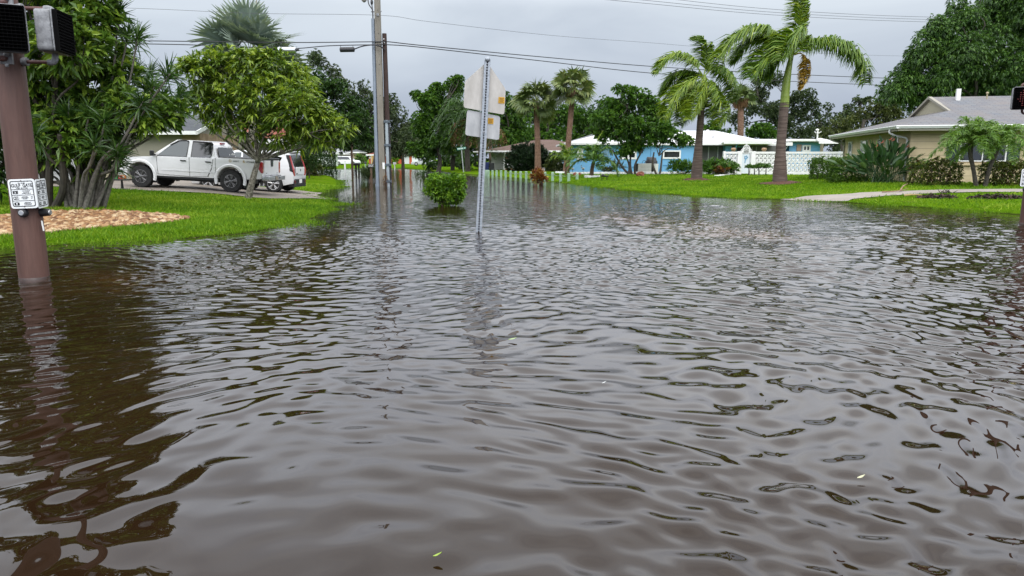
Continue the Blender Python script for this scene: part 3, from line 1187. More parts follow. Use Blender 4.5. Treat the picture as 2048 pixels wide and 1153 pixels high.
fa = [dict(p=[(1408, 150), (1415, 117), (1413, 96), (1401, 80), (1384, 78)], dy=0.3, w=(-0.9, 0, 0), g=0.5, t=0.45),
      dict(p=[(1405, 150), (1386, 126), (1356, 113), (1329, 122), (1311, 148)], dy=-0.8, t=0.6),
      dict(p=[(1403, 153), (1374, 147), (1345, 158), (1321, 193)], dy=0.9, t=0.35),
      dict(p=[(1404, 155), (1374, 168), (1345, 196), (1328, 241)], dy=-1.3, t=0.65),
      dict(p=[(1406, 155), (1388, 178), (1371, 214), (1358, 252)], dy=-0.4, t=0.45),
      dict(p=[(1407, 156), (1397, 180), (1385, 210), (1378, 240)], dy=-1.8, t=0.75),
      dict(p=[(1412, 156), (1426, 171), (1440, 198), (1445, 226), (1436, 254)], dy=-1.0, t=0.6),
      dict(p=[(1410, 154), (1420, 178), (1424, 205), (1420, 236)], dy=1.2, t=0.3),
      dict(p=[(1411, 150), (1427, 138), (1445, 144), (1462, 167), (1467, 205)], dy=0.6, t=0.4),
      dict(p=[(1408, 152), (1390, 150), (1365, 170), (1350, 215)], dy=1.6, t=0.25)]
royal('smaller of the two royal palms, all its fronds blown over to the left', (1393, 361), None,
      [(1393, 361), (1395, 320), (1399, 270), (1403, 214)], [(1402, 222), (1406, 190), (1409, 150)], fa,
      [0.33, 0.30, 0.235, 0.20, 0.19, 0.17], 1.0, 0.85, (12, 11, 6))
fb = [dict(p=[(1592, 100), (1600, 60), (1604, 25), (1602, -5), (1588, -22)], dy=0.4, w=(-1.1, 0, 0), g=0.55, t=0.65, L=0.9),
      dict(p=[(1588, 102), (1596, 78), (1588, 66), (1570, 84), (1560, 122)], dy=-2.0, t=0.5, n=80),
      dict(p=[(1580, 108), (1552, 79), (1521, 61), (1480, 70), (1447, 101), (1434, 138)], dy=-0.6, t=0.5, n=120, g=0.9),
      dict(p=[(1580, 110), (1560, 92), (1530, 80), (1492, 92), (1462, 128)], dy=1.5, t=0.3, n=100),
      dict(p=[(1578, 112), (1548, 97), (1521, 122), (1497, 156)], dy=-1.6, t=0.35, n=80),
      dict(p=[(1578, 114), (1555, 115), (1537, 135), (1521, 158)], dy=1.2, t=0.3, n=70),
      dict(p=[(1588, 108), (1616, 90), (1650, 85), (1695, 99), (1722, 129), (1731, 168)], dy=-0.6, t=0.42, n=125, w=(-0.15, 0, 0), g=1.0),
      dict(p=[(1586, 104), (1596, 84), (1602, 84), (1606, 104)], dy=-1.6, t=0.5, n=50),
      dict(p=[(1588, 110), (1603, 108), (1612, 126), (1610, 153), (1600, 180)], dy=-0.5, t=0.5, n=80, m=L_gold, L=0.42, t0=0.2)]
royal('taller royal palm with a bright green crownshaft and one yellow hanging frond', (1560, 368), None,
      [(1560, 368), (1560, 340), (1562, 290), (1566, 240), (1569, 206)], [(1568.5, 214), (1573, 165), (1580, 125), (1588, 92)], fb,
      [0.36, 0.31, 0.235, 0.215, 0.215, 0.205], 1.15, 1.0, (17, 16, 11, 6))

# ---- sabal palms in front of the white house
def fan_palm(name, label, base, crown, R, n, Y, lm, bk, trunk_r, R0=0.5, dead=0, group=None, lo=-0.6, droop=0.7, tint=0.5, nseg=22, arc=230, wind=-0.15, base_z=None):
    B = A(base[0], base[1], Y)
    B[2] = hz(B[0], Y)
    o = thing(name, label, 'palm tree', B, group=group)
    c = A(crown[0], crown[1], Y)
    mb = MB()
    palm_trunk(mb, [B - np.array([0, 0, 0.3]), B * 0.6 + c * 0.4 + np.array([rng.normal() * 0.05, 0, 0]), c], trunk_r, 0.03, gap=0.14)
    mb.build('trunk', bk, o, smooth=True, angle=60)
    for i in range(n):
        z = lo + (1.0 - lo) * ((i + 0.5) / n)
        a = i * 2.4 + rng.normal() * 0.2
        q = math.sqrt(max(0, 1 - min(1, z) ** 2))
        d = unit(np.array([q * math.cos(a) + wind, q * math.sin(a), z]))
        h = c + d * R0 * (0.8 + 0.3 * rng.random())
        V, t = fan(h, d + np.array([0, 0, -0.1]), R * (0.85 + 0.25 * rng.random()), nseg, arc, droop=droop, tint=tint + 0.12 * rng.normal(), base=c)
        quads_obj('frond', V, t, lm, o)
    for i in range(dead):
        a = i * 2.0 + rng.random()
        d = unit(np.array([0.7 * math.cos(a), 0.7 * math.sin(a), -1.0]))
        V, t = fan(c + d * R0 * 0.3 + np.array([0, 0, 0.5 * rng.random() - 0.1]), d * np.array([1, 1, 0.6 + 0.8 * rng.random()]), R * (0.75 + 0.35 * rng.random()), 14, 110, droop=1.0, base=c)
        quads_obj('frond', V, t, L_dead, o)
    return o


boot = mat('sabal_trunk', (0.15, 0.078, 0.048), 0.9, (0.31, 0.18, 0.12), 7, 0.6, 14)
fan_palm('cabbage_palm', 'cabbage palm with a reddish trunk beside the dark pointed shrub', (1076, 338), (1072, 204), 1.15, 40, 66, L_sabal, boot,
         [0.34, 0.28, 0.255, 0.25, 0.25], 1.25, 0, 'cabbage palms by the post fence', lo=-0.75)
fan_palm('cabbage_palm', 'taller cabbage palm at the left corner of the blue house', (1132, 341), (1146, 180), 1.1, 40, 64, L_sabal, boot,
         [0.32, 0.265, 0.24, 0.24, 0.24], 1.2, 2, 'cabbage palms by the post fence', lo=-0.7)
fan_palm('cabbage_palm', 'far cabbage palm with brown dead fronds behind the white roof', (1484, 300), (1482, 200), 1.1, 24, 84, L_sabal, boot,
         [0.4, 0.36, 0.34, 0.34, 0.3], 0.9, 22, lo=-0.1, tint=0.35)
# ---- silver fan palm behind the small tree
o = fan_palm('bismarck_palm', 'silver blue fan palm rising behind the small lawn tree', (505, 330), (503, 112), 1.55, 34, 42, L_silver, bark,
             [0.3, 0.28, 0.26, 0.25], 1.7, 0, lo=-0.65, droop=0.14, nseg=32, arc=265, wind=0)
for i, (u, v) in enumerate([(515, -12), (503, 8), (521, 12)]):
    mb = MB()
    mb.tube(catmull([A(508, 95, 42), A(509, 50, 42), A(u, v, 42)], 4), [0.05, 0.04, 0.006], 6)
    mb.build('spear_leaf', mat('tan_spear', (0.33, 0.24, 0.10), 0.6), o)


# ---- feather palms built round a crown centre
def feather_palm(name, label, cat, stems, Y, n, Lf, LL, lm, bk, r, arch=0.9, wind=(-0.1, 0, 0), group=None, nleaf=40, lo=-0.5, w=0.012, grav=0.5, tint=0.5, rach=0.012, base_at=None):
    B = base_at if base_at is not None else A(stems[0][0][0], stems[0][0][1], Y)
    B[2] = max(hz(B[0], B[1]), -0.1)
    o = thing(name, label, cat, B, group=group)
    for st in stems:
        pts = [A(u, v, Y) for u, v in st]
        pts[0][2] = B[2] - 0.1
        c = pts[-1]
        mb = MB()
        palm_trunk(mb, pts, r, 0.05, 10, gap=0.06 if r[0] < 0.2 else 0.12)
        mb.build('trunk', bk, o, smooth=False)
        for i in range(n):
            z = lo + (1.0 - lo) * ((i + 0.5) / n)
            a = i * 2.4 + rng.normal() * 0.25
            q = math.sqrt(max(0.05, 1 - z * z))
            d = np.array([q * math.cos(a), q * math.sin(a), z])
            L = Lf * (0.8 + 0.35 * rng.random())
            p1 = c + d * L * 0.35 + np.array([0, 0, 0.10 * L])
            p2 = c + d * L * 0.7 + np.array([0, 0, (0.12 - 0.16 * arch) * L]) + np.array(wind) * L * 0.3
            p3 = c + d * L * 0.95 + np.array([0, 0, -0.42 * arch * L]) + np.array(wind) * L * 0.6
            V, t = frond([c, p1, p2, p3], LL, nleaf, wind, grav, w, rach, t0=0.15, lean=0.5, tint=tint)
            quads_obj('frond', V, t, lm, o)
    return o


Bp = A(1962, 364, 27.7)
Bp[2] = hz(Bp[0], Bp[1])
feather_palm('pygmy_date_palm', 'low feathery palm with two leaning trunks before the tan house window', 'palm tree',
             [[(1955, 363), (1946, 335), (1941, 312), (1942, 288)], [(1970, 363), (1980, 335), (1990, 312), (1996, 292)]], Bp[1], 27, 1.4, 0.34, L_pyg, bark_dk,
             [0.085, 0.075, 0.075, 0.09], 1.0, (-0.1, 0, 0), nleaf=56, lo=-0.15, w=0.018, base_at=Bp)
Bp = GH(1183, 355)
o = feather_palm('young_coconut_palm', 'young feathery palm in a white edged ring before the blue wall', 'palm tree',
                 [[(1183, 355), (1184, 340), (1187, 325)]], Bp[1], 12, 2.0, 0.6, L_mid, bark_br, [0.16, 0.14, 0.12], 1.0, (-0.2, 0, 0), nleaf=48, lo=-0.1, w=0.04, base_at=Bp)
V, t = frond([A(1187, 325, Bp[1]), A(1190, 300, Bp[1]), A(1196, 280, Bp[1]), A(1206, 262, Bp[1])], 0.35, 30, w=0.02, tint=0.8)
quads_obj('frond', V, t, L_royal, o)
feather_palm('young_palm', 'small arching palm between the cabbage palms', 'palm tree', [[(1131, 345), (1132, 335), (1133, 326)]], 58, 9, 1.9, 0.5, L_royal, bark_br,
             [0.1, 0.09, 0.08], 0.5, (0, 0, 0), nleaf=40, lo=0.2, w=0.04)

# ---- queen palms beyond the school sign
o = feather_palm('queen_palm', 'shaggy queen palm with brown hanging fronds left of the school sign', 'palm tree', [[(936, 346), (934, 300), (930, 232)]], 78, 20, 3.6, 1.0, L_dark, bark_dk,
                 [0.3, 0.25, 0.2], 1.5, (-0.35, 0, 0), 'queen palms beyond the sign', nleaf=40, lo=-0.5, w=0.035, grav=0.9, tint=0.6)
for i in range(9):
    a = i * 0.7
    c = A(931, 236, 78)
    pts = [c, c + np.array([1.2 * math.cos(a), 1.2 * math.sin(a), -0.8]), c + np.array([1.4 * math.cos(a), 1.4 * math.sin(a), -3.0])]
    V, t = frond(pts, 0.7, 26, w=0.04, grav=1.0)
    quads_obj('frond', V, t, L_dead, o)
feather_palm('queen_palm', 'slim queen palm close behind the school sign post', 'palm tree', [[(961, 347), (960, 300), (958, 245)]], 76, 16, 3.0, 0.9, L_dark, bark_dk,
             [0.22, 0.2, 0.18], 1.5, (-0.3, 0, 0), 'queen palms beyond the sign', nleaf=36, lo=-0.6, w=0.035, grav=0.9, tint=0.5)
feather_palm('queen_palm', 'orange tinged palm just right of the sign post above the white house', 'palm tree', [[(982, 330), (981, 300), (980, 262)]], 92, 12, 2.4, 0.8, L_dead, bark_br,
             [0.25, 0.22, 0.18], 1.6, (-0.2, 0, 0), nleaf=30, lo=-0.8, w=0.04, grav=1.0)
feather_palm('cycad', 'squat dark feathery plant under the queen palms', 'palm', [[(905, 341), (906, 325), (908, 312)]], 86, 18, 2.3, 0.6, L_mid, bark_dk,
             [0.25, 0.25, 0.25], 1.1, (0, 0, 0), nleaf=30, lo=-0.2, w=0.035)

# ================================================================== left garden
o = tree('glossy_tree', 'broad glossy leaved tree filling the left edge behind the brown signal pole', 17.6, (95, 402),
         [(90, 20, 62), (170, 15, 55), (60, 100, 60), (140, 90, 65), (205, 55, 38), (212, 120, 45), (100, 180, 70), (180, 180, 58), (243, 150, 32), (248, 205, 36),
          (60, 250, 60), (130, 270, 58), (312, 225, 36), (345, 228, 27), (200, 250, 42), (20, 60, 50), (278, 235, 28), (30, 160, 50), (100, -70, 75), (190, -45, 50),
          (20, -50, 65), (-40, 40, 60), (-50, 140, 70), (-60, 240, 60), (60, -140, 80), (150, -130, 60), (-30, -210, 95), (110, -240, 75), (40, -330, 85), (200, -80, 40), (-120, -130, 90), (-60, -380, 70), (290, 250, 24), (80, 310, 40), (160, 312, 34)],
         L_broad, bark_dk, dens=30, k=9, L=0.24, W=0.085, trunk_r=0.09, fork=(110, 290), spread=1.0, upb=0.45, droop=0.2,
         stems=[((80, 404), (70, 280)), ((105, 402), (120, 270)), ((130, 404), (175, 285)), ((95, 404), (100, 260))], inner=0.35, seed=3)
B = GH(163, 417)
bark_stem = mat('dracaena_stem', (0.11, 0.10, 0.085), 0.9, (0.27, 0.25, 0.215), 14, 0.4, 30)
o = thing('dracaena', 'many stemmed spiky dracaena rising from the tan stone bed', 'shrub', B)
tips = [(236, 26), (257, 70), (276, 73), (302, 146), (341, 148), (310, 172), (286, 203), (328, 193), (362, 190), (250, 229), (229, 258), (271, 146), (208, 281),
        (240, 298), (82, 318), (60, 330), (205, 305), (130, 285), (190, 290), (210, 240), (160, 250), (120, 250), (90, 232),
        (150, 200), (200, 205), (238, 190), (262, 262), (70, 270), (295, 176), (180, 222), (226, 284), (270, 224), (252, 110), (236, 304), (240, 322), (228, 338), (180, 262), (135, 225), (55, 285), (100, 262), (160, 268), (150, 240), (205, 262), (120, 205)]
VV, TT = [], []
for i, (u, v) in enumerate(tips):
    dy = rng.normal() * 0.7
    tip = A(u, v, B[1] + dy)
    r0 = 0.048 if i % 3 else 0.065
    b0 = B + np.array([(u - 165) / 150 * 0.28 + rng.normal() * 0.07, rng.normal() * 0.14, -0.12])
    m1 = b0 + (tip - b0) * 0.35 + np.array([(u - 165) / 150 * -0.05, 0, 0.30])
    m2 = b0 + (tip - b0) * 0.7 + rng.normal(size=3) * 0.07
    mb = MB()
    mb.tube(catmull([b0, m1, m2, tip], 6), [r0, r0 * 0.62, r0 * 0.45, 0.02], 8)
    mb.build('stem', bark_stem, o, smooth=True, fix=False)
    d = unit(tip - m2)
    n = 66
    Pb = np.repeat(tip[None], n, 0) - d * (rng.random((n, 1)) * 0.22)
    dd = unit(d * (0.15 + 1.0 * rng.random((n, 1))) + rng.normal(size=(n, 3)) * 0.62)
    L = (0.34 + 0.20 * rng.random(n))[:, None]
    Pm = Pb + dd * L * 0.55
    Pt = Pm + unit(dd + np.array([0, 0, -0.45])) * L * 0.5
    Sd = unit(np.cross(dd, rng.normal(size=(n, 3))))
    VV.append(strip(Pb, Pm, Pt, Sd, 0.010, 0.015, 0.002))
    q = np.clip(0.45 + 0.25 * rng.normal(size=n) + 0.1 * rng.normal(), 0, 1)
    TT += [q, q]
quads_obj('leaves', np.concatenate(VV), np.concatenate(TT), L_drac, o)
tree('dark_shrub', 'dark leafy shrub at the left picture edge behind the pole', 17.5, (-6, 428), [(-5, 205, 45), (-40, 280, 55), (8, 335, 32), (-50, 180, 60), (-30, 350, 50), (20, 270, 26), (-70, 240, 60)],
     L_dark, bark_dk, dens=34, k=9, L=0.22, W=0.06, trunk_r=0.06, fork=(-8, 350), inner=0.4, cat='shrub', seed=4)

# ---- small spreading tree on the lawn
B = GH(494, 398)
tree('lawn_tree', 'small umbrella shaped tree with a leaning speckled trunk in front of the silver pickup', B[1], (494, 398),
     [(398, 150, 38), (450, 140, 40), (500, 135, 38), (550, 142, 40), (592, 165, 34), (405, 205, 33), (450, 200, 50), (520, 200, 55), (590, 215, 45), (635, 240, 36), (665, 258, 30),
      (560, 258, 36), (500, 255, 34), (440, 245, 30), (600, 270, 27), (640, 276, 24), (530, 118, 18), (374, 142, 20), (690, 262, 16), (480, 112, 14), (425, 128, 18), (610, 190, 26)],
     L_bright, mat('speckled_bark', (0.10, 0.085, 0.065), 0.9, (0.38, 0.35, 0.29), 16, 0.5, 30, contrast=(0.42, 0.62)), dens=32, k=9, L=0.29, W=0.06, trunk_r=0.115, limb=0.4, fork=(516, 322),
     stems=[((494, 398), (516, 322))], spread=0.75, upb=0.7, droop=0.32, inner=0.4, low=0.45, seed=5, flat=0.9)

# ---- flooded round bush
def shrub(name, label, Y, base, blobs, lm, L, W, dens, k=6, bk=None, nst=7, flat=1.0, upb=0.4, spread=1.0, inner=0.3, cat='shrub', group=None, seed=0, droop=0.1, dscale=1.0, low=0.8, tip=0.5):
    B = A(base[0], base[1], Y)
    B[2] = max(hz(B[0], Y), -0.05)
    o = thing(name, label, cat, B, group=group)
    bl = px_blobs(blobs, Y, flat, seed, dscale)
    mb = MB()
    for i in range(nst):
        c, r = bl[i % len(bl)]
        t_ = c + unit(rng.normal(size=3)) * r * 0.55
        b0 = B + np.array([rng.normal() * 0.25 * r[0], rng.normal() * 0.25 * r[0], -0.1])
        mb.tube(catmull([b0, (b0 + t_) / 2 + rng.normal(size=3) * 0.06 * r[0], t_], 4), [0.03 * r[0] + 0.008, 0.02 * r[0], 0.004], 6)
    mb.build('stems', bk or bark_br, o, smooth=True, fix=False)
    P, D = blob_twigs(bl, dens, inner, low)
    V, t = whorls(P, D, k, L, W, spread, upb, droop)
    quads_obj('foliage', V, t, lm, o)
    return o


Bb = G(890, 414)
shrub('round_bush', 'round bright green bush standing alone in the flood water', Bb[1] + 0.3, (890, 412), [(u + rng.normal() * 2.5, v + rng.normal() * 2, 12.5, dy + rng.normal() * 0.05) for u in (864, 877, 891, 904, 915) for v in (362, 375, 388) for dy in (-0.2, 0.2) if not (u < 870 and v > 380)] + [(886, 400, 12, 0), (900, 402, 12, 0), (913, 397, 11, 0), (870, 392, 9, 0), (917, 386, 10, 0), (860, 366, 10, 0), (919, 364, 10, 0)],
      L_lime, 0.088, 0.046, 190, 6, mat('pale_stem', (0.24, 0.16, 0.11), 0.8), 16, flat=0.92, inner=0.35, seed=6)
Bc = G(1080, 371)
shrub('croton', 'orange and dark red croton standing in water by the post fence', Bc[1], (1080, 370), [(1073, 352, 9), (1082, 358, 9), (1078, 346, 7), (1086, 361, 6), (1072, 358, 7)], L_redyel, 0.24, 0.05, 60, 7, nst=5, upb=0.9, spread=0.6, inner=0.3, seed=7)
shrub('grassy_clump', 'tall dark grassy clump round the black numbered mailbox', 47, (742, 361), [(733, 351, 9), (742, 348, 10), (750, 351, 8), (742, 356, 10)], L_grey, 0.5, 0.03, 26, 10, nst=6, upb=1.6, spread=0.5, inner=0.5, seed=8)

# ---- street hedge and shrubs, left
def box_foliage(name, label, c, size, rz, lm, L, W, dens, k=5, cat='hedge', group=None, bk=None, lump=0.06, top_tint=0.15):
    c = np.array(c, float)
    sx, sy, sz = size
    o = thing(name, label, cat, c, group=group)
    pts, nor = [], []
    for ax, (a, b_) in enumerate(((sy, sz), (sx, sz), (sx, sy))):
        for sg in (-1, 1):
            if ax == 2 and sg < 0:
                continue
            n = int(a * b_ * dens)
            p = np.zeros((n, 3))
            q = rng.random((n, 2)) - 0.5
            oth = [i for i in range(3) if i != ax]
            s3 = np.array([sx, sy, sz])
            p[:, oth[0]], p[:, oth[1]] = q[:, 0] * s3[oth[0]], q[:, 1] * s3[oth[1]]
            p[:, ax] = sg * s3[ax] / 2
            nv_ = np.zeros((n, 3))
            nv_[:, ax] = sg
            pts.append(p)
            nor.append(nv_)
    n = int(sx * sy * sz * dens * 1.2)
    p = (rng.random((n, 3)) - 0.5) * np.array([sx, sy, sz]) * 0.9
    pts.append(p)
    nor.append(unit(rng.normal(size=(n, 3))))
    P, D = np.vstack(pts), np.vstack(nor)
    s3 = np.array([sx, sy, sz]) / 2
    q = np.abs(P) / s3
    P = P * (1 - 0.10 * np.clip(np.sort(q, axis=1)[:, 1:2] - 0.6, 0, 1))
    P = P + D * (lump * (np.sin(P @ np.array([[5.1], [4.3], [3.7]]) + 1) + np.sin(P @ np.array([[-2.9], [7.1], [5.3]]))) - 0.02 + 0.05 * rng.normal(size=(len(P), 1)))
    R = Matrix.Rotation(rz, 3, 'Z')
    Rm = np.array(R)
    P, D = P @ Rm.T, D @ Rm.T
    P = P + c + np.array([0, 0, sz / 2])
    V, t = whorls(P, D, k, L, W, 1.0, 0.35, 0.1)
    quads_obj('foliage', V, np.clip(t, 0, 1), lm, o)
    mb = MB()
    for i in range(max(4, int(sx * 5))):
        x, y = (rng.random() - 0.5) * sx * 0.8, (rng.random() - 0.5) * sy * 0.5
        p = Rm @ np.array([x, y, 0]) + c
        mb.tube([p - np.array([0, 0, 0.1]), p + np.array([rng.normal() * 0.08, rng.normal() * 0.08, sz * 0.5]), p + np.array([rng.normal() * 0.15, 0, sz * 0.85])], [0.02, 0.015, 0.006], 5)
    mb.build('stems', bk or bark_dk, o, fix=False)
    return o


c = A(657, 351, 62)
box_foliage('column_hedge', 'tall narrow clipped hedge column at the left street corner', (c[0], c[1], c[2] - 0.1), (1.05, 1.1, 2.35), 0, L_dark, 0.10, 0.05, 110, 5)
shrub('yellow_shrub', 'low yellow green shrub left of the tall hedge column', 58, (630, 349), [(622, 338, 13), (636, 340, 12), (628, 330, 12), (610, 340, 12)], L_olive, 0.14, 0.06, 60, 6, seed=9)
shrub('dark_bush', 'dark bush with fine leaves behind the white hatchback', 50, (612, 352), [(615, 325, 20), (600, 315, 22), (628, 312, 18), (590, 335, 20), (610, 300, 20)], L_dark, 0.13, 0.05, 55, 6, seed=10)

# ---- right hand beds
Bq = GH(1765, 366)
o = thing('bird_of_paradise', 'big clump of paddle leaved bird of paradise at the house corner', 'plant', Bq)
VV, TT = [], []
n = 190
for i in range(n):
    a = rng.random() * 6.28
    e = rad(12 + 74 * rng.random() ** 0.75)
    d = np.array([math.cos(a) * math.cos(e), 0.75 * math.sin(a) * math.cos(e), math.sin(e)])
    Ls = (0.85 + 0.68 * rng.random()) * (1.0 if e > 0.5 else 0.95)
    b0 = Bq + np.array([rng.normal() * 0.28, rng.normal() * 0.22, 0])
    p1 = b0 + d * Ls * 0.6 + np.array([0, 0, 0.10])
    p2 = b0 + d * Ls
    x = unit(np.cross(d, np.array([0, 0, 1.0]) + 0.8 * rng.normal(size=3)))
    VV.append(np.stack([np.stack([b0 - x * 0.012, b0 + x * 0.012, p1 + x * 0.01, p1 - x * 0.01]), np.stack([p1 - x * 0.01, p1 + x * 0.01, p2 + x * 0.008, p2 - x * 0.008])]))
    Lp, wp = 0.44 + 0.26 * rng.random(), 0.075 + 0.035 * rng.random()
    dr_ = unit(d + np.array([0, 0, -0.12]))
    nn = np.cross(x, dr_)
    m1, m2, tp_ = p2 + dr_ * Lp * 0.3, p2 + dr_ * Lp * 0.7 - np.array([0, 0, 0.02]), p2 + dr_ * Lp - np.array([0, 0, 0.08])
    for sg in (-1, 1):
        e1 = x * sg + nn * 0.5
        VV.append(np.stack([np.stack([p2, p2 + e1 * wp * 0.3, m1 + e1 * wp, m1]), np.stack([m1, m1 + e1 * wp, m2 + e1 * wp * 0.8, m2]), np.stack([m2, m2 + e1 * wp * 0.8, tp_, tp_])]))
    t_ = np.clip(0.3 + 0.3 * rng.normal(), 0, 1)
    TT += [t_] * 8
quads_obj('leaves', np.concatenate(VV), np.array(TT), leafmat('paddle_leaf', (0.026, 0.075, 0.022), (0.06, 0.135, 0.04), (0.18, 0.29, 0.10), 0.35, 0.15), o)
for (u, v) in [(1754, 293), (1765, 285), (1787, 281), (1815, 294), (1757, 301), (1826, 325), (1782, 279), (1736, 318)]:
    mb = MB()
    p = A(u, v, Bq[1] - 0.25)
    mb.tube([p + np.array([-0.08, 0, -0.03]), p + np.array([0.03, 0, 0.0])], [0.018, 0.012], 5)
    mb.tube([p, p + np.array([0.0, -0.03, 0.11])], [0.02, 0.002], 5)
    mb.tube([p, p + np.array([0.06, -0.03, 0.09])], [0.02, 0.002], 5)
    mb.build('flower', mat('orange_flower', (0.55, 0.13, 0.04), 0.5, (0.30, 0.06, 0.05), 20), o)


def hedge_at(name, label, u0, u1, v0, v1, Y, depth, lm, L, W, dens, rz=0.0, group=None, **kw):
    a, b_ = A(u0, v1, Y), A(u1, v1, Y)
    top = A(u0, v0, Y)
    c_ = (a + b_) / 2
    gz = hz(c_[0], Y + depth / 2)
    return box_foliage(name, label, (c_[0], Y + depth / 2, gz - 0.02), (abs(b_[0] - a[0]), depth, top[2] - gz), rz, lm, L, W, dens, group=group, **kw)


hedge_at('croton_hedge', 'mottled croton hedge between bird of paradise and the two trunked palm', 1838, 1922, 325, 366, 28.6, 0.9, L_croton, 0.10, 0.045, 150)
hedge_at('croton_hedge', 'mottled croton hedge right of the two trunked palm', 1984, 2110, 327, 366, 28.2, 0.9, L_croton, 0.10, 0.045, 150)
hedge_at('boxwood_hedge', 'clipped green hedge at the end of the white block wall', 1634, 1678, 319, 357, 36.5, 1.3, L_box, 0.07, 0.04, 230, rz=rad(-12))
hedge_at('boxwood_hedge', 'clipped green hedge nearest the bird of paradise clump', 1674, 1740, 320, 362, 33.0, 1.3, L_box, 0.07, 0.04, 230, rz=rad(-12))

# bedding along the blue house and white wall
for i, (u, v0, wv, lm, lb) in enumerate([(1362, 347, 20, L_mid, 'orange flowered border plants left of the smaller royal palm'), (1425, 349, 16, L_mid, 'leafy border plants right of the smaller royal palm'),
                                         (1452, 349, 15, L_mid, 'border plants with red leaves beside the white wall')]):
    shrub('border_plants', lb, 55, (u, v0), [(u - wv * 0.6, 335, 10), (u, 333, 12), (u + wv * 0.6, 336, 10), (u - wv, 340, 7), (u + wv, 340, 7), (u, 342, 10)], lm, 0.42, 0.075, 17, 7, nst=6, upb=1.0, spread=0.7, seed=20 + i, inner=0.4)
for i, (u, lb) in enumerate([(1452, 'red leaved cordyline in the bed before the white wall'), (1436, 'small red croton in the bed beside the grey wall')]):
    shrub('red_cordyline', lb, 54.3, (u, 348), [(u, 338, 6), (u + 3, 342, 5)], L_redyel, 0.3, 0.05, 24, 7, nst=3, upb=1.0, spread=0.7, seed=24 + i)
for i, (u, h, lb) in enumerate([(1450, 314, 'tall slender shrub left of the white gate pillar'), (1468, 322, 'slender shrub tight against the white gate pillar'), (1498, 328, 'young cane plant right beside the white gate'),
                                (1509, 330, 'shorter second young cane plant from the white gate'), (1518, 322, 'tallest of the young cane plants before the block wall'), (1532, 324, 'leaning young cane plant left of the taller royal palm')]):
    feather_palm('young_cane_plant', lb, 'plant', [[(u, 348.5), (u, 343), (u + rng.normal(), 337)]], 53.2, 11, S(337 - h, 53) * 0.9, 0.28, L_mid, bark_dk, [0.05, 0.04, 0.03], 0.35, (0, 0, 0), 'young plants before the white wall',
                 nleaf=16, lo=0.25, w=0.035, tint=0.6)
shrub('agave', 'spiky agave in front of the blue wall beside the breeze block panel', 62, (1234, 347), [(1232, 341, 7), (1238, 339, 7)], L_grey, 0.9, 0.09, 9, 8, nst=3, upb=0.8, spread=0.8, seed=31)
shrub('low_bromeliads', 'reddish low rosettes left of the agave by the blue wall', 62, (1212, 347), [(1210, 342, 6), (1219, 343, 5)], L_croton, 0.4, 0.07, 20, 8, nst=3, upb=0.7, seed=32)
shrub('variegated_bush', 'pale edged bush beneath the taller cabbage palm', 72, (1108, 342), [(1104, 328, 13), (1116, 330, 12), (1108, 320, 11), (1097, 334, 9), (1122, 338, 8)], L_olive, 0.22, 0.1, 24, 6, seed=33)
# pointed dark conifer shrub
shrub('juniper', 'dark pointed evergreen shrub in front of the white house', 74, (1064, 343), [(1062, 325, 24), (1040, 325, 20), (1085, 325, 20), (1024, 330, 14), (1099, 330, 13), (1050, 308, 16), (1076, 310, 15), (1035, 306, 9), (1046, 298, 6), (1030, 300, 6), (1063, 297, 6), (1082, 300, 6), (1022, 315, 8)],
      leafmat('juniper_leaf', (0.008, 0.024, 0.009), (0.016, 0.042, 0.014), (0.035, 0.08, 0.022), 0.6, 0.1), 0.42, 0.07, 22, 9, nst=8, upb=0.9, spread=0.5, inner=0.35, seed=34)

# ================================================================== trees of the middle and far ground
def bgtree(label, Y, base, blobs, lm, **k):
    d = dict(dens=4.5, k=8, L=0.42, W=0.2, trunk_r=0.25, inner=0.42, bark=bark_dk, low=0.8)
    d.update(k)
    d['dens'] *= 1.75
    if Y < 120 and 'lump' not in d:
        d['lump'] = 4
        d['dens'] *= 0.72
    d['L'] *= 0.86
    d['W'] *= 0.86
    return tree(d.pop('name', 'broadleaf_tree'), label, Y, base, blobs, lm, d.pop('bark'), **d)


bgtree('dark dense tree behind the small lawn tree, overhanging the street', 62, (628, 345),
       [(640, 165, 36), (690, 225, 42), (660, 250, 46), (715, 262, 36), (612, 220, 38), (676, 175, 30), (735, 280, 22), (640, 285, 30), (690, 285, 24), (718, 235, 22), (605, 265, 32), (575, 285, 30), (560, 240, 40)], L_dark, fork=(632, 290), dens=5, L=0.36, W=0.16)
bgtree('airy small leaved tree behind the concrete utility pole', 98, (742, 337),
       [(640, 128, 22), (625, 112, 14), (668, 148, 20), (735, 195, 28), (725, 172, 14), (775, 232, 34), (800, 265, 36), (782, 200, 17), (745, 250, 40), (820, 285, 28), (690, 170, 18), (790, 290, 30), (752, 218, 20), (705, 195, 16)],
       L_grey, fork=(752, 280), dens=3.2, L=0.42, W=0.15, low=0.8)
bgtree('full green tree in the middle of the street, left of the school sign', 84, (877, 338),
       [(860, 200, 28), (905, 180, 24), (880, 235, 40), (848, 258, 34), (920, 225, 30), (842, 298, 22), (895, 285, 34), (880, 178, 16), (836, 195, 13), (915, 160, 11), (930, 265, 30), (860, 285, 26)],
       L_mid, fork=(872, 290), dens=9.0, L=0.36, W=0.18)
bgtree('low dark tree filling the gap between the utility poles and the middle tree', 108, (806, 330), [(800, 282, 20), (822, 272, 20), (812, 300, 20), (786, 302, 18), (832, 292, 16), (774, 286, 16)], L_grey, dens=3.6, fork=(806, 305))
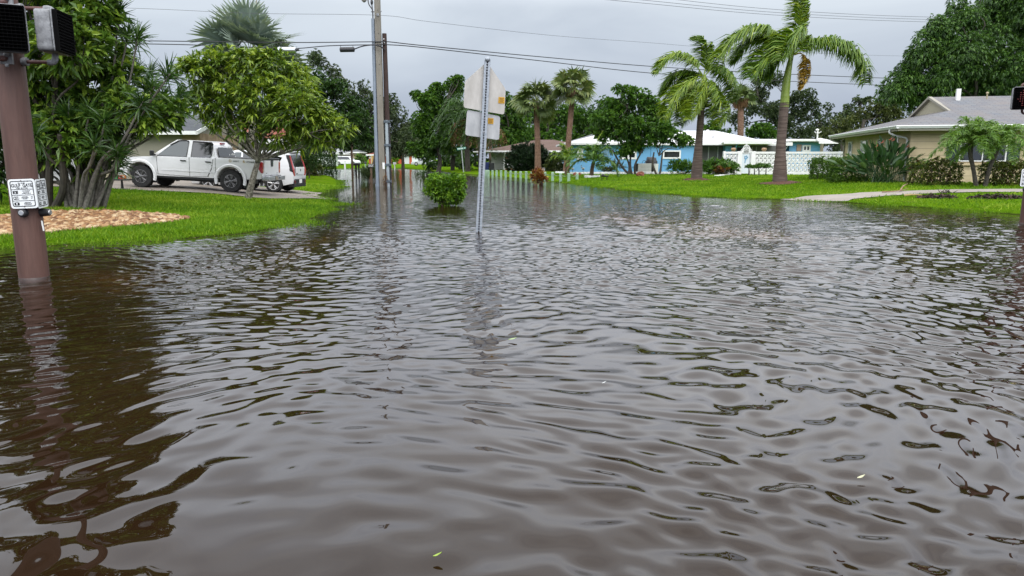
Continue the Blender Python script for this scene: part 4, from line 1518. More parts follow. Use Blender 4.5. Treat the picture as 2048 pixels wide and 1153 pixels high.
bgtree('rounded green tree behind the right edge of the school sign', 100, (1020, 325),
       [(1020, 218, 28), (1002, 255, 32), (1045, 262, 27), (1030, 288, 22), (985, 230, 24), (1010, 285, 28), (975, 275, 24), (1035, 236, 24), (1012, 196, 12)], L_mid, dens=4.5)
bgtree('dark green tree filling the gap left of the shorter cabbage palm', 118, (1045, 320), [(1040, 245, 26), (1062, 232, 24), (1030, 270, 28), (1060, 275, 26), (1085, 250, 24)], L_dark, dens=3.4)
bgtree('dark green tree behind the ridge of the blue house', 124, (1230, 320), [(1215, 250, 30), (1245, 235, 28), (1180, 258, 28), (1150, 240, 24), (1265, 262, 24), (1200, 228, 20)], L_dark, dens=3.2)
bgtree('green tree between the two cabbage palms', 112, (1095, 320), [(1090, 228, 26), (1120, 250, 32), (1078, 262, 24), (1105, 275, 28), (1128, 222, 16), (1060, 270, 18)], L_mid, dens=3.6)
bgtree('green tree right of the taller cabbage palm', 116, (1175, 320), [(1165, 225, 34), (1196, 250, 36), (1150, 268, 28), (1215, 218, 26), (1188, 275, 28), (1235, 255, 24)], L_mid, dens=3.6)
bgtree('dense rounded tree with several stems before the blue house', 57, (1265, 346),
       [(1252, 192, 20), (1230, 222, 34), (1282, 215, 34), (1292, 258, 40), (1242, 262, 40), (1206, 240, 24), (1312, 232, 26), (1262, 296, 24), (1218, 268, 24), (1238, 180, 11), (1268, 182, 11)],
       L_mid, fork=(1262, 312), dens=9.5, L=0.30, W=0.14, trunk_r=0.085, stems=[((1258, 346), (1245, 300)), ((1264, 347), (1262, 300)), ((1270, 346), (1285, 300)), ((1261, 346), (1225, 300))], name='garden_tree')
bgtree('lower rounded tree overhanging the grill and the blue house window', 55, (1317, 346),
       [(1330, 268, 26), (1352, 280, 20), (1312, 280, 20), (1372, 284, 12), (1318, 258, 20)], L_mid, fork=(1318, 312), dens=9.5, L=0.30, W=0.14, trunk_r=0.08,
       stems=[((1314, 346), (1308, 305)), ((1319, 346), (1325, 305))], name='garden_tree')
bgtree('big grey green oak with gaps, behind the taller royal palm', 112, (1556, 300),
       [(1546, 164, 20), (1520, 192, 24), (1500, 216, 26), (1542, 222, 30), (1602, 190, 22), (1622, 214, 18), (1592, 236, 26), (1562, 255, 30), (1632, 226, 10), (1612, 270, 20), (1478, 240, 22), (1580, 205, 14), (1530, 262, 24), (1512, 168, 12)],
       L_grey, fork=(1556, 250), dens=6.0, L=0.32, W=0.15, low=0.9, name='oak_tree')
bgtree('olive green tree left of the tan house roof', 82, (1728, 300),
       [(1680, 250, 27), (1722, 238, 30), (1758, 222, 32), (1790, 240, 32), (1650, 268, 18), (1702, 272, 24), (1745, 262, 28), (1780, 200, 18)], L_olive, dens=4.6, L=0.36, W=0.14)
bgtree('thin tree with sparse tufts beside the tan house gable', 96, (1702, 300), [(1697, 214, 9), (1714, 198, 9), (1724, 206, 8), (1690, 232, 16), (1707, 225, 9), (1712, 245, 18), (1735, 200, 6)], L_grey, dens=3.2, L=0.42, fork=(1702, 235))
bgtree('low grey green tree above the white canopy beside the tan house', 105, (1672, 305), [(1660, 282, 16), (1682, 284, 16), (1702, 280, 18), (1640, 286, 13), (1690, 296, 12), (1665, 297, 12)], L_grey, dens=3.4, fork=(1672, 292))
bgtree('grey green trees in a low mass behind the oak', 125, (1640, 300), [(1640, 245, 22), (1660, 240, 18), (1625, 262, 22), (1665, 272, 18), (1590, 278, 18), (1655, 215, 10)], L_grey, dens=2.6)
for i, (u, v, r, lb) in enumerate([(1512, 262, 16, 'bright small tree just right of the far cabbage palm'), (1420, 256, 16, 'bright small tree left of the smaller royal palm trunk'), (1538, 260, 15, 'bright small tree left of the taller royal palm trunk'), (1450, 268, 12, 'low bright tree between the royal palm trunks')]):
    bgtree(lb, 88, (u, 305), [(u, v, r), (u - r * 0.7, v + 8, r * 0.7), (u + r * 0.7, v + 7, r * 0.7)], L_mid, dens=5, group='small trees behind the white roof', trunk_r=0.12, fork=(u, 285), name='small_tree')
bgtree('broad dark tree behind the red tile roof', 66, (548, 330), [(540, 275, 34), (580, 300, 30), (510, 262, 26), (500, 300, 24), (556, 305, 26), (470, 255, 30), (430, 255, 26), (520, 230, 30)], L_dark, dens=5, fork=(545, 305))
bgtree('huge dark mango tree towering over the tan house', 50, (1930, 330),
       [(1800, 175, 40), (1850, 110, 44), (1900, 70, 44), (1915, 25, 30), (1850, 165, 46), (1900, 150, 56), (1960, 110, 70), (1980, 40, 56), (2050, 30, 70), (2060, 120, 80), (2010, 170, 60), (1950, 175, 50), (1822, 140, 30), (1780, 185, 24), (1872, 58, 26),
        (2120, 80, 80), (1990, 8, 40), (1828, 190, 34), (2140, 180, 70), (1940, 45, 30), (1836, 108, 20)],
       L_mango, fork=(1940, 240), lump=6, limb=0.35, dens=8.5, k=9, L=0.27, W=0.075, upb=0.15, droop=0.4, trunk_r=0.4, inner=0.3, seed=40, spread=0.95, name='mango_tree')
# far wood that closes the street
for i, (u, v, r, Y, lm, lb) in enumerate([(770, 285, 26, 205, L_grey, 'far tree directly behind the orange house roof'), (815, 275, 30, 210, L_grey, 'far tree above the right end of the orange house'), (725, 280, 26, 212, L_dark, 'far dark tree above the left end of the orange house'),
                                          (850, 290, 24, 190, L_dark, 'dark tree above the far silver car'), (690, 275, 26, 215, L_dark, 'far dark tree above the white van'), (660, 270, 28, 214, L_dark, 'far dark tree left of the white van'), (950, 280, 30, 130, L_dark, 'dark tree filling the gap behind the queen palms'), (905, 312, 20, 120, L_dark, 'low dark tree behind the cycad')]):
    bgtree(lb, Y, (u, 322), [(u, v, r), (u - r, v + 12, r * 0.8), (u + r, v + 10, r * 0.8), (u, v + 22, r * 0.8)], lm, dens=1.4, k=6, L=0.8, W=0.4, trunk_r=0.3, fork=(u, 305), group='far trees closing the street', name='far_tree')
shrub('small_round_tree', 'lime green rounded shrub before the orange house', 170, (789, 328), [(789, 319, 7), (783, 321, 5), (795, 321, 5)], L_lime, 0.5, 0.25, 5, 6, nst=4, seed=50)
shrub('small_round_tree', 'dark green rounded shrub left of the orange house', 172, (722, 328), [(718, 318, 8), (726, 320, 7), (713, 322, 5)], L_mid, 0.5, 0.25, 5, 6, nst=4, seed=51)
shrub('dark_bush', 'dark bush under the middle tree beside the far silver car', 92, (860, 341), [(856, 328, 10), (868, 330, 9), (862, 334, 9)], L_dark, 0.4, 0.16, 9, 6, nst=4, seed=52)
shrub('dark_bush', 'dark bush in front of the queen palm trunks', 90, (925, 341), [(920, 326, 12), (945, 328, 10), (970, 330, 10), (930, 333, 8)], L_dark, 0.35, 0.14, 10, 6, nst=4, seed=53)
shrub('floating_brush', 'low brush lying in the flood near the far right kerb', 70, (838, 348), [(832, 346.5, 4), (842, 347, 4.5), (850, 347, 4)], L_dark, 0.3, 0.1, 20, 6, nst=3, flat=0.4, seed=54)
# ================================================================== building materials
white_paint = mat('white_paint', (0.72, 0.72, 0.70), 0.55, (0.80, 0.80, 0.79), 2.5, 0.05, 20)
fascia_w = mat('white_fascia', (0.66, 0.68, 0.66), 0.45, (0.76, 0.78, 0.76), 1.5)
tan_wall = mat('tan_stucco', (0.72, 0.58, 0.35), 0.85, (0.77, 0.63, 0.40), 1.3, 0.25, 60)
cream_wall = mat('cream_wall', (0.62, 0.55, 0.36), 0.8, (0.68, 0.62, 0.42), 1.0, 0.1, 40)
blue_wall = mat('blue_stucco', (0.20, 0.53, 0.90), 0.75, (0.24, 0.57, 0.93), 0.8, 0.15, 50)
grey_wall = mat('grey_stucco', (0.14, 0.135, 0.135), 0.8, (0.18, 0.175, 0.17), 1.0, 0.1, 50)
whitegrey_wall = mat('offwhite_stucco', (0.62, 0.62, 0.56), 0.8, (0.68, 0.68, 0.62), 1.0, 0.1, 50)
orange_wall = mat('orange_stucco', (0.62, 0.10, 0.03), 0.8, (0.68, 0.13, 0.04), 0.6)
yellow_wall = mat('ochre_stucco', (0.62, 0.38, 0.12), 0.8)
beige_wall = mat('beige_stucco', (0.45, 0.38, 0.28), 0.8)
glass = mat('dark_window_glass', (0.02, 0.024, 0.028), 0.06, spec=0.8)
dark_in = mat('shaded_interior', (0.02, 0.02, 0.02), 0.9)
shutter = mat('dark_green_shutter', (0.012, 0.035, 0.045), 0.55)
white_roof = mat('white_metal_roof', (0.62, 0.63, 0.65), 0.5, (0.72, 0.73, 0.75), 0.5)


def shingle(name, c0, c1, c2, sx=0.55, sz=0.18):
    c0, c1, c2 = alb(c0), alb(c1), alb(c2)
    m = bpy.data.materials.new(name)
    m.use_nodes = True
    nt = m.node_tree
    b = nt.nodes['Principled BSDF']
    b.inputs['Roughness'].default_value = 0.9
    b.inputs['Specular IOR Level'].default_value = 0.2
    tc = nt.nodes.new('ShaderNodeTexCoord')
    mp = nt.nodes.new('ShaderNodeMapping')
    nt.links.new(tc.outputs['UV'], mp.inputs['Vector'])
    br = nt.nodes.new('ShaderNodeTexBrick')
    br.inputs['Scale'].default_value = 1.0
    br.inputs['Brick Width'].default_value = sx
    br.inputs['Row Height'].default_value = sz
    br.inputs['Mortar Size'].default_value = 0.012
    br.inputs['Bias'].default_value = 0.0
    br.inputs['Color1'].default_value = (*c0, 1)
    br.inputs['Color2'].default_value = (*c1, 1)
    br.inputs['Mortar'].default_value = (*[x * 0.35 for x in c0], 1)
    nt.links.new(mp.outputs[0], br.inputs['Vector'])
    n = noise_node(nt, tc.outputs['UV'], 0.75, 5, 0.7)
    r = ramp(nt, n, [(0.35, (0, 0, 0)), (0.62, (1, 1, 1))])
    c = mixc(nt, r, br.outputs['Color'], c2)
    c = mixc(nt, 0.62, br.outputs['Color'], c)
    nt.links.new(c, b.inputs['Base Color'])
    bp = nt.nodes.new('ShaderNodeBump')
    bp.inputs['Strength'].default_value = 0.5
    bp.inputs['Distance'].default_value = 0.02
    nt.links.new(br.outputs['Fac'], bp.inputs['Height'])
    bp.invert = True
    nt.links.new(bp.outputs[0], b.inputs['Normal'])
    return m


def uv_planar(o, e1):
    """UV in metres on every face: u along the horizontal e1-like axis of the face, v up its slope"""
    me = o.data
    uv = me.uv_layers.new(name='uv')
    for p in me.polygons:
        n = Vector(p.normal)
        h = Vector((0, 0, 1)).cross(n)
        if h.length < 1e-4:
            h = Vector((e1[0], e1[1], 0))
        h.normalize()
        s = n.cross(h)
        for li in p.loop_indices:
            co = me.vertices[me.loops[li].vertex_index].co
            uv.data[li].uv = (co.dot(h), co.dot(s))


roof_blend = shingle('blended_shingle', (0.285, 0.295, 0.31), (0.205, 0.225, 0.265), (0.27, 0.235, 0.225))
roof_brown = shingle('brown_shingle', (0.20, 0.13, 0.105), (0.16, 0.105, 0.085), (0.22, 0.15, 0.125))
roof_grey = shingle('grey_shingle', (0.13, 0.145, 0.16), (0.10, 0.11, 0.125), (0.16, 0.17, 0.18))
roof_red = shingle('red_shingle', (0.27, 0.085, 0.06), (0.22, 0.07, 0.05), (0.30, 0.11, 0.08))
roof_pale = shingle('pale_shingle', (0.45, 0.47, 0.48), (0.38, 0.40, 0.42), (0.5, 0.52, 0.53))


class Frame:
    """a local frame on the ground: p(a, b, z) = origin + a*e1 + b*e2"""

    def __init__(self, o, deg):
        self.o = np.array(o, float)
        t = rad(deg)
        self.e1 = np.array([math.cos(t), math.sin(t), 0])
        self.e2 = np.array([-math.sin(t), math.cos(t), 0])
        self.rz = t

    def p(self, a, b, z):
        return self.o + a * self.e1 + b * self.e2 + np.array([0, 0, z])

    def box(self, mb, a0, a1, b0, b1, z0, z1, mi=0):
        mb.box(self.p((a0 + a1) / 2, (b0 + b1) / 2, (z0 + z1) / 2), (a1 - a0, b1 - b0, z1 - z0), mi, rz=self.rz)
        return mb


def window(parent, fr, side, a0, a1, z0, z1, at, frame_m, glass_m=None, mull=1, ft=0.05, proud=0.05, sill=True, hbar=False):
    """side: 'f' on the face b = at (looking along -e2), 'l' on the face a = at (looking along -e1), 'r' a = at looking along +e1"""
    glass_m = glass_m or glass
    mb = MB()

    def bx(m, u0, u1, w0, w1, d0, d1):
        if side == 'f':
            fr.box(m, u0, u1, at - d1, at - d0, w0, w1)
        elif side == 'l':
            fr.box(m, at - d1, at - d0, u0, u1, w0, w1)
        else:
            fr.box(m, at + d0, at + d1, u0, u1, w0, w1)
    bx(mb, a0, a1, z1 - ft, z1, 0.004, proud)
    bx(mb, a0, a1, z0, z0 + ft, 0.004, proud)
    bx(mb, a0, a0 + ft, z0 + ft, z1 - ft, 0.004, proud)
    bx(mb, a1 - ft, a1, z0 + ft, z1 - ft, 0.004, proud)
    for i in range(1, mull + 1):
        c = a0 + (a1 - a0) * i / (mull + 1)
        if mull:
            bx(mb, c - ft * 0.4, c + ft * 0.4, z0 + ft, z1 - ft, 0.012, proud * 0.8)
    if hbar:
        c = (z0 + z1) / 2
        bx(mb, a0 + ft, a1 - ft, c - ft * 0.35, c + ft * 0.35, 0.013, proud * 0.75)
    w_ = mb.build('window', frame_m, parent)
    mb = MB()
    bx(mb, a0 + ft, a1 - ft, z0 + ft, z1 - ft, 0.003, 0.008)
    mb.build('pane', glass_m, w_)
    if sill:
        mb = MB()
        bx(mb, a0 - 0.08, a1 + 0.08, z0 - 0.07, z0 - 0.002, 0.0, proud + 0.06)
        mb.build('sill', frame_m, w_)
    return w_


def hip_roof(parent, fr, a0, a1, b0, b1, ze, zr, rm, fascia, over=0.0, rl=None, gutter=0.15, name='roof'):
    """hip roof over the rectangle; ridge runs along e1"""
    hb = (b1 - b0) / 2
    ins = hb if rl is None else rl
    bm_ = (b0 + b1) / 2
    mb = MB()
    A_, B_, C_, D_ = fr.p(a0, b0, ze), fr.p(a1, b0, ze), fr.p(a1, b1, ze), fr.p(a0, b1, ze)
    R1, R2 = fr.p(a0 + ins, bm_, zr), fr.p(a1 - ins, bm_, zr)
    mb.add([A_, B_, C_, D_, R1, R2], [(0, 1, 5, 4), (1, 2, 5), (2, 3, 4, 5), (3, 0, 4)])
    o = mb.build(name, rm, parent, fix=False)
    uv_planar(o, fr.e1)
    mb = MB()
    fr.box(mb, a0 - 0.02, a1 + 0.02, b0 - 0.04, b0 + 0.03, ze - gutter, ze + 0.01)
    fr.box(mb, a0 - 0.02, a1 + 0.02, b1 - 0.03, b1 + 0.04, ze - gutter, ze + 0.01)
    fr.box(mb, a0 - 0.04, a0 + 0.03, b0 + 0.03, b1 - 0.03, ze - gutter, ze + 0.008)
    fr.box(mb, a1 - 0.03, a1 + 0.04, b0 + 0.03, b1 - 0.03, ze - gutter, ze + 0.008)
    mb.build('fascia', fascia, parent)
    mb = MB()
    mb.quad(fr.p(a0 + .03, b0 + .03, ze - gutter * 0.7), fr.p(a1 - .03, b0 + .03, ze - gutter * 0.7), fr.p(a1 - .03, b1 - .03, ze - gutter * 0.7), fr.p(a0 + .03, b1 - .03, ze - gutter * 0.7))
    mb.build('soffit', fascia, parent, fix=False)
    return o


# ================================================================== tan house, right
C0 = G(1813, 365, 0.44)            # near wall corner on the ground
FR = Frame((C0[0], C0[1], 0), -12.5)
TH_ = thing('tan_house', 'tan rendered bungalow with blended shingle roof, white gutters and dark shutters', 'house', (C0[0], C0[1], 0.44))
mb = MB()
FR.box(mb, 0, 18, 0, 12.6, 0.1, 2.66)
for i in range(5):          # shallow courses of the block work
    pass
mb.build('wall', tan_wall, TH_)
mb = MB()
for z in np.arange(0.72, 2.6, 0.29):
    FR.box(mb, -0.006, 18, -0.006, -0.0005, z, z + 0.012)
mb.build('wall_joints', mat('joint_shadow', (0.33, 0.29, 0.19), 0.9), TH_)
ze, zr = 2.84, 4.42
a0, a1, b0, b1 = -0.72, 18.7, -0.72, 13.3
bmid = 5.2
mb = MB()
Rz = zr
gz = 3.62                    # foot of the gablet
ga, gb = 2.5, 2.25           # where the hip stops under the gablet
sl_f = (zr - ze) / (bmid - b0)
bg0 = b0 + (gz - ze) / sl_f
bg1 = bmid + (bmid - bg0)
gx = a0 + (gz - ze) / sl_f * 1.0
P_ = [FR.p(a0, b0, ze), FR.p(a1, b0, ze), FR.p(a1, bmid, zr), FR.p(gx, bmid, zr), FR.p(gx, bg0, gz), FR.p(gx, bg1, gz), FR.p(a0, b1, ze), FR.p(a1, b1, ze), FR.p(gx - 0.0, bmid + (b1 - bmid) * 0.5, ze + (zr - ze) * 0.5)]
mb.add(P_, [(0, 1, 2, 3, 4), (0, 4, 5, 6), (3, 2, 7, 6, 5)])
o = mb.build('roof', roof_blend, TH_, fix=False)
uv_planar(o, FR.e1)
mb = MB()
mb.prism([FR.p(gx + 0.02, bg0 + 0.06, gz), FR.p(gx + 0.02, bg1 - 0.06, gz), FR.p(gx + 0.02, bmid, zr - 0.06)], FR.e1 * 0.05)
mb.build('gablet', mat('cream_gable', (0.55, 0.50, 0.37), 0.8), TH_)
mb = MB()
for q0, q1 in (((bg0 - 0.05), bmid), (bg1 + 0.05, bmid)):
    p0, p1 = FR.p(gx - 0.12, q0, gz - 0.03), FR.p(gx - 0.12, q1, zr + 0.02)
    mb.add([p0, p1, p1 + FR.e1 * 0.16, p0 + FR.e1 * 0.16, p0 - np.array([0, 0, .11]), p1 - np.array([0, 0, .11]), p1 + FR.e1 * 0.16 - np.array([0, 0, .11]), p0 + FR.e1 * 0.16 - np.array([0, 0, .11])],
           [(0, 1, 2, 3), (4, 7, 6, 5), (0, 4, 5, 1), (1, 5, 6, 2), (2, 6, 7, 3), (3, 7, 4, 0)])
mb.build('gable_trim', mat('taupe_trim', (0.42, 0.39, 0.33), 0.7), TH_)
mb = MB()            # gutters with a rounded front
prof = [(0, 0), (-0.11, 0), (-0.125, -0.03), (-0.10, -0.075), (-0.07, -0.13), (0, -0.13)]
mb.prism([FR.p(a0 - 0.1, b0 + y, ze + z) for y, z in prof], FR.e1 * (a1 - a0 + 0.1))
mb.prism([FR.p(a0 + y, b0 - 0.1, ze + z) for y, z in prof], FR.e2 * (b1 - b0 + 0.1))
mb.build('gutter', fascia_w, TH_, smooth=True, angle=25)
mb = MB()
FR.box(mb, a0, a1, b0, b0 + 0.025, ze - 0.22, ze - 0.132)
FR.box(mb, a0, a0 + 0.025, b0 + 0.03, b1, ze - 0.22, ze - 0.132)
mb.quad(FR.p(a0 + .026, b0 + .026, ze - 0.19), FR.p(a1, b0 + .026, ze - 0.19), FR.p(a1, 0.0, ze - 0.19), FR.p(a0 + .026, 0.0, ze - 0.19))
mb.quad(FR.p(a0 + .026, 0.0, ze - 0.19), FR.p(0.0, 0.0, ze - 0.19), FR.p(0.0, b1, ze - 0.19), FR.p(a0 + .026, b1, ze - 0.19))
mb.build('soffit', mat('tan_soffit', (0.50, 0.47, 0.38), 0.7), TH_)
dsp = catmull([FR.p(-0.76, 0.35, ze - 0.13), FR.p(-0.76, 0.35, ze - 0.28), FR.p(-0.45, 0.3, ze - 0.42), FR.p(-0.12, 0.25, ze - 0.50), FR.p(-0.05, 0.25, ze - 0.66)], 5)
mb = MB()
mb.tube(dsp, 0.045, 8)
mb.tube([dsp[-1], FR.p(-0.05, 0.25, 0.5)], 0.045, 8)
mb.build('downspout', fascia_w, TH_, smooth=True)
mb = MB()
d2 = catmull([FR.p(-0.76, 12.9, ze - 0.13), FR.p(-0.76, 12.9, ze - 0.28), FR.p(-0.35, 12.7, ze - 0.42), FR.p(-0.05, 12.55, ze - 0.5), FR.p(-0.05, 12.55, ze - 0.7)], 5)
mb.tube(d2, 0.045, 8)
mb.tube([d2[-1], FR.p(-0.05, 12.55, 0.4)], 0.045, 8)
mb.build('downspout', mat('grey_downspout', (0.42, 0.42, 0.36), 0.5), TH_, smooth=True)
# front window with shutter and long sill
window(TH_, FR, 'f', 1.95, 3.75, 1.33, 2.10, 0.0, white_paint, glass, 1, 0.05, 0.05, sill=False)
mb = MB()
FR.box(mb, 1.45, 1.93, -0.045, -0.004, 1.33, 2.10)
for z in np.arange(1.36, 2.08, 0.06):
    FR.box(mb, 1.50, 1.88, -0.058, -0.047, z, z + 0.035)
mb.build('shutter', shutter, TH_)
mb = MB()
FR.box(mb, 3.77, 4.25, -0.045, -0.004, 1.33, 2.10)
mb.build('shutter', shutter, TH_)
mb = MB()
FR.box(mb, 1.84, 3.9, -0.11, -0.001, 1.17, 1.26)
mb.build('sill', tan_wall, TH_)
for b0_, b1_, z0_ in ((1.7, 2.55, 1.9), (4.2, 5.1, 1.75), (7.2, 8.6, 1.45), (10.6, 11.5, 1.45)):
    window(TH_, FR, 'l', b0_, b1_, z0_, 2.42, 0.0, white_paint, mat('pale_window_glass', (0.25, 0.30, 0.30), 0.08), 0, 0.05, 0.05, sill=False)
mb = MB()
FR.box(mb, 3.05, 3.22, bmid - 0.9, bmid - 0.73, 3.9, 4.72)
mb.build('vent_pipe', white_paint, TH_)
mb = MB()
FR.box(mb, 5.9, 7.2, bmid - 0.4, bmid + 0.4, zr - 0.15, zr + 0.10)
mb.build('roof_vent', white_paint, TH_)
mb = MB()
mb.tube([FR.p(4.45, bmid - 0.6, 4.1), FR.p(4.45, bmid - 0.6, 4.5)], 0.03, 6)
mb.ball(FR.p(4.45, bmid - 0.6, 4.52), 0.06)
mb.build('vent_cap', mat('tan_cap', (0.5, 0.42, 0.25), 0.6), TH_)

# ================================================================== blue house
Yb = 66.0
bl_ = A(1138, 346, Yb)
br_ = A(1392, 344, Yb)
gz0 = hz(bl_[0] + 4, Yb)
FB = Frame((bl_[0], Yb, gz0), 0)
Wb = br_[0] - bl_[0]
BH = thing('blue_house', 'long bright blue bungalow with white roofs and a grey carport wall', 'house', (bl_[0], Yb, gz0))
zt = A(1300, 291, Yb)[2] - gz0
mb = MB()
FB.box(mb, 0, Wb, 0, 9, -0.2, zt)
mb.build('wall', blue_wall, BH)
mb = MB()
FB.box(mb, Wb, Wb + 8.2, 1.2, 9, -0.2, zt - 0.02)
mb.build('wall', grey_wall, BH)
zr_ = A(1260, 267, Yb + 5)[2] - gz0
hip_roof(BH, FB, -0.6, Wb * 0.62, -0.6, 9.6, zt + 0.18, zr_, white_roof, white_paint, rl=4.2)
u2a = lambda u: A(u, 320, Yb)[0] - bl_[0]
zr2 = A(1400, 262, Yb + 5.5)[2] - gz0
hip_roof(BH, FB, Wb * 0.62, u2a(1550), -0.3, 11.0, zt + 0.16, zr2, white_roof, white_paint, rl=4.0)
# the lattice block panel in the blue wall
ub0, ub1 = A(1203, 300, Yb)[0] - bl_[0], A(1220, 300, Yb)[0] - bl_[0]
mb = MB()
zz = np.linspace(0.65, zt - 0.1, 9)
for i in range(3):
    for j in range(8):
        ca, cz = ub0 + (ub1 - ub0) * (i + 0.5) / 3, (zz[j] + zz[j + 1]) / 2
        s_ = (ub1 - ub0) / 3 * 0.42
        for (x0, x1, y0, y1) in ((-s_, s_, -s_, -s_ * 0.6), (-s_, s_, s_ * 0.6, s_), (-s_, -s_ * 0.6, -s_ * .6, s_ * .6), (s_ * 0.6, s_, -s_ * .6, s_ * .6)):
            FB.box(mb, ca + x0, ca + x1, -0.03, -0.002, cz + y0, cz + y1)
mb.build('block_panel', mat('pale_blue_block', (0.42, 0.62, 0.76), 0.7), BH)
u2a = lambda u: A(u, 320, Yb)[0] - bl_[0]
v2z = lambda v: A(1300, v, Yb)[2] - gz0
window(BH, FB, 'f', u2a(1154), u2a(1166), v2z(322), v2z(297), 0, white_paint, mat('pale_curtain', (0.55, 0.55, 0.52), 0.5), 0, 0.12, 0.06, sill=False)
window(BH, FB, 'f', u2a(1240), u2a(1273), v2z(319), v2z(303), 0, white_paint, glass, 1, 0.16, 0.06, sill=False)
window(BH, FB, 'f', u2a(1325), u2a(1361), v2z(318), v2z(301), 0, white_paint, glass, 0, 0.13, 0.07, sill=False)
mb = MB()
for u in (1301, 1324):
    FB.box(mb, u2a(u) - 0.02, u2a(u) + 0.02, -0.025, -0.003, -0.05, zt - 0.05)
FB.box(mb, u2a(1326), u2a(1388), -0.03, -0.006, 0.55, 0.62)
FB.box(mb, u2a(1190), u2a(1300), -0.03, -0.006, 0.42, 0.47)
mb.build('wall_joint', mat('darker_blue', (0.07, 0.29, 0.53), 0.8), BH)
mb = MB()
for a in (Wb + 1.35, Wb + 2.2):
    FB.box(mb, a - 0.04, a + 0.04, 1.15, 1.195, 0, zt - 0.1)
mb.build('post', mat('grey_post', (0.5, 0.5, 0.5), 0.6), BH)
# entrance bay behind the white wall
mb = MB()
Yg = Yb
e0 = u2a(1452)
FB.box(mb, e0, e0 + 0.55, 0.35, 1.19, -0.1, zt - 0.05)
mb.build('pillar', blue_wall, BH)
window(BH, FB, 'f', u2a(1478), u2a(1496), v2z(320), v2z(292), 1.2, mat('blue_frame', (0.2, 0.45, 0.7), 0.6), glass, 0, 0.12, 0.06, sill=False)
mb = MB()
xs = [u2a(1505), u2a(1512), u2a(1520)]
for a in xs:
    FB.box(mb, a - 0.03, a + 0.03, 1.16, 1.195, 0, zt - 0.1)
mb.build('post', mat('grey_post', (0.5, 0.5, 0.5), 0.6), BH)
mb = MB()
FB.box(mb, u2a(1440), u2a(1535), -0.9, 1.19, zt + 0.19, zt + 0.33)
FB.box(mb, u2a(1440), u2a(1535), -0.98, -0.91, zt + 0.10, zt + 0.37)
mb.build('porch_roof', white_paint, BH)
mb = MB()
mb.tube(catmull([FB.p(u2a(1467), -0.8, zt + 0.1), FB.p(u2a(1466), -0.5, zt - 0.25), FB.p(u2a(1460), -0.1, zt - 0.5), FB.p(u2a(1458), 0.30, zt - 0.75)], 4), 0.06, 7)
mb.tube([FB.p(u2a(1458), 0.30, zt - 0.75), FB.p(u2a(1458), 0.30, 0.2)], 0.06, 7)
mb.build('downspout', mat('sky_blue_pipe', (0.2, 0.5, 0.78), 0.5), BH)
mb = MB()      # rear wing, blue, beyond the wall
x0, x1 = u2a(1536), u2a(1604)
FB.box(mb, x0, x1, 4.0, 9.0, -0.2, v2z(292))
x2 = u2a(1668)
FB.box(mb, x1 + 0.001, x2, 3.2, 9.0, -0.2, v2z(284))
mb.build('wall', blue_wall, BH)
mb = MB()
FB.box(mb, u2a(1546), u2a(1602), 2.2, 9.2, v2z(291), v2z(284))
FB.box(mb, u2a(1540), u2a(1598), 3.0, 9.3, v2z(283.8), v2z(277.5))
FB.box(mb, u2a(1535), u2a(1676), 2.6, 9.4, v2z(283), v2z(277))
FB.box(mb, u2a(1590), u2a(1672), 2.45, 2.59, v2z(281.5), v2z(278.5))
mb.build('flat_roof', white_paint, BH)
window(BH, FB, 'f', u2a(1538), u2a(1562), v2z(305), v2z(292.5), 4.0, white_paint, glass, 2, 0.1, 0.06, sill=False)
window(BH, FB, 'f', u2a(1572), u2a(1590), v2z(305), v2z(296), 4.0, white_paint, glass, 2, 0.1, 0.06, sill=False)
window(BH, FB, 'f', u2a(1631), u2a(1648), v2z(303), v2z(289), 3.2, white_paint, glass, 1, 0.14, 0.08, sill=False)
mb = MB()
FB.box(mb, u2a(1619), u2a(1629), 3.14, 3.195, v2z(302), v2z(288))
mb.build('wall_plaque', mat('shell_beige', (0.52, 0.38, 0.29), 0.7), BH)
mb = MB()
for ua, ub_ in ((1540, 1534), (1598, 1592)):
    mb.tube([FB.p(u2a(ua), 3.0, v2z(291.5)), FB.p(u2a(ub_), 2.9, v2z(303))], 0.04, 6)
mb.build('awning_brace', white_paint, BH)
mb = MB()
q0, q1 = u2a(1654), u2a(1694)
mb.add([FB.p(q0, 2.0, v2z(287)), FB.p(q1, 2.0, v2z(287)), FB.p(q1, 6.0, v2z(273)), FB.p(q0 + 1.5, 6.0, v2z(273)), FB.p(q0, 2.0, v2z(283.5)), FB.p(q1, 2.0, v2z(283.5))], [(4, 5, 2, 3), (0, 1, 5, 4), (0, 4, 3), (0, 3, 2, 1), (1, 2, 5)])
mb.build('canopy', white_paint, BH, fix=False)
mb = MB()
FB.box(mb, q0 + 0.2, q1, 5.2, 5.4, -0.1, v2z(284))
mb.build('wall', beige_wall, BH)
mb = MB()
mb.tube([FB.p(u2a(1653.5), 2.4, v2z(279)), FB.p(u2a(1653.5), 2.4, v2z(259))], 0.07, 8)
mb.ball(FB.p(u2a(1652.5), 2.4, v2z(258)), (0.16, 0.1, 0.1))
mb.build('antenna_mast', white_paint, BH)
mb = MB()
mb.tube(catmull([FB.p(u2a(1647), 2.4, v2z(262)), FB.p(u2a(1650), 2.3, v2z(264.5)), FB.p(u2a(1654), 2.25, v2z(265)), FB.p(u2a(1660), 2.3, v2z(262))], 4), 0.03, 5)
mb.build('antenna', white_paint, BH)
mb = MB()
for u, vv in ((1409, 270), (1436, 272)):
    mb.tube([FB.p(u2a(u), 2.0, v2z(vv + 4)), FB.p(u2a(u), 2.0, v2z(vv - 2))], 0.05, 6)
mb.build('vent_pipe', mat('dark_vent', (0.1, 0.1, 0.1), 0.6), BH)
mb = MB()
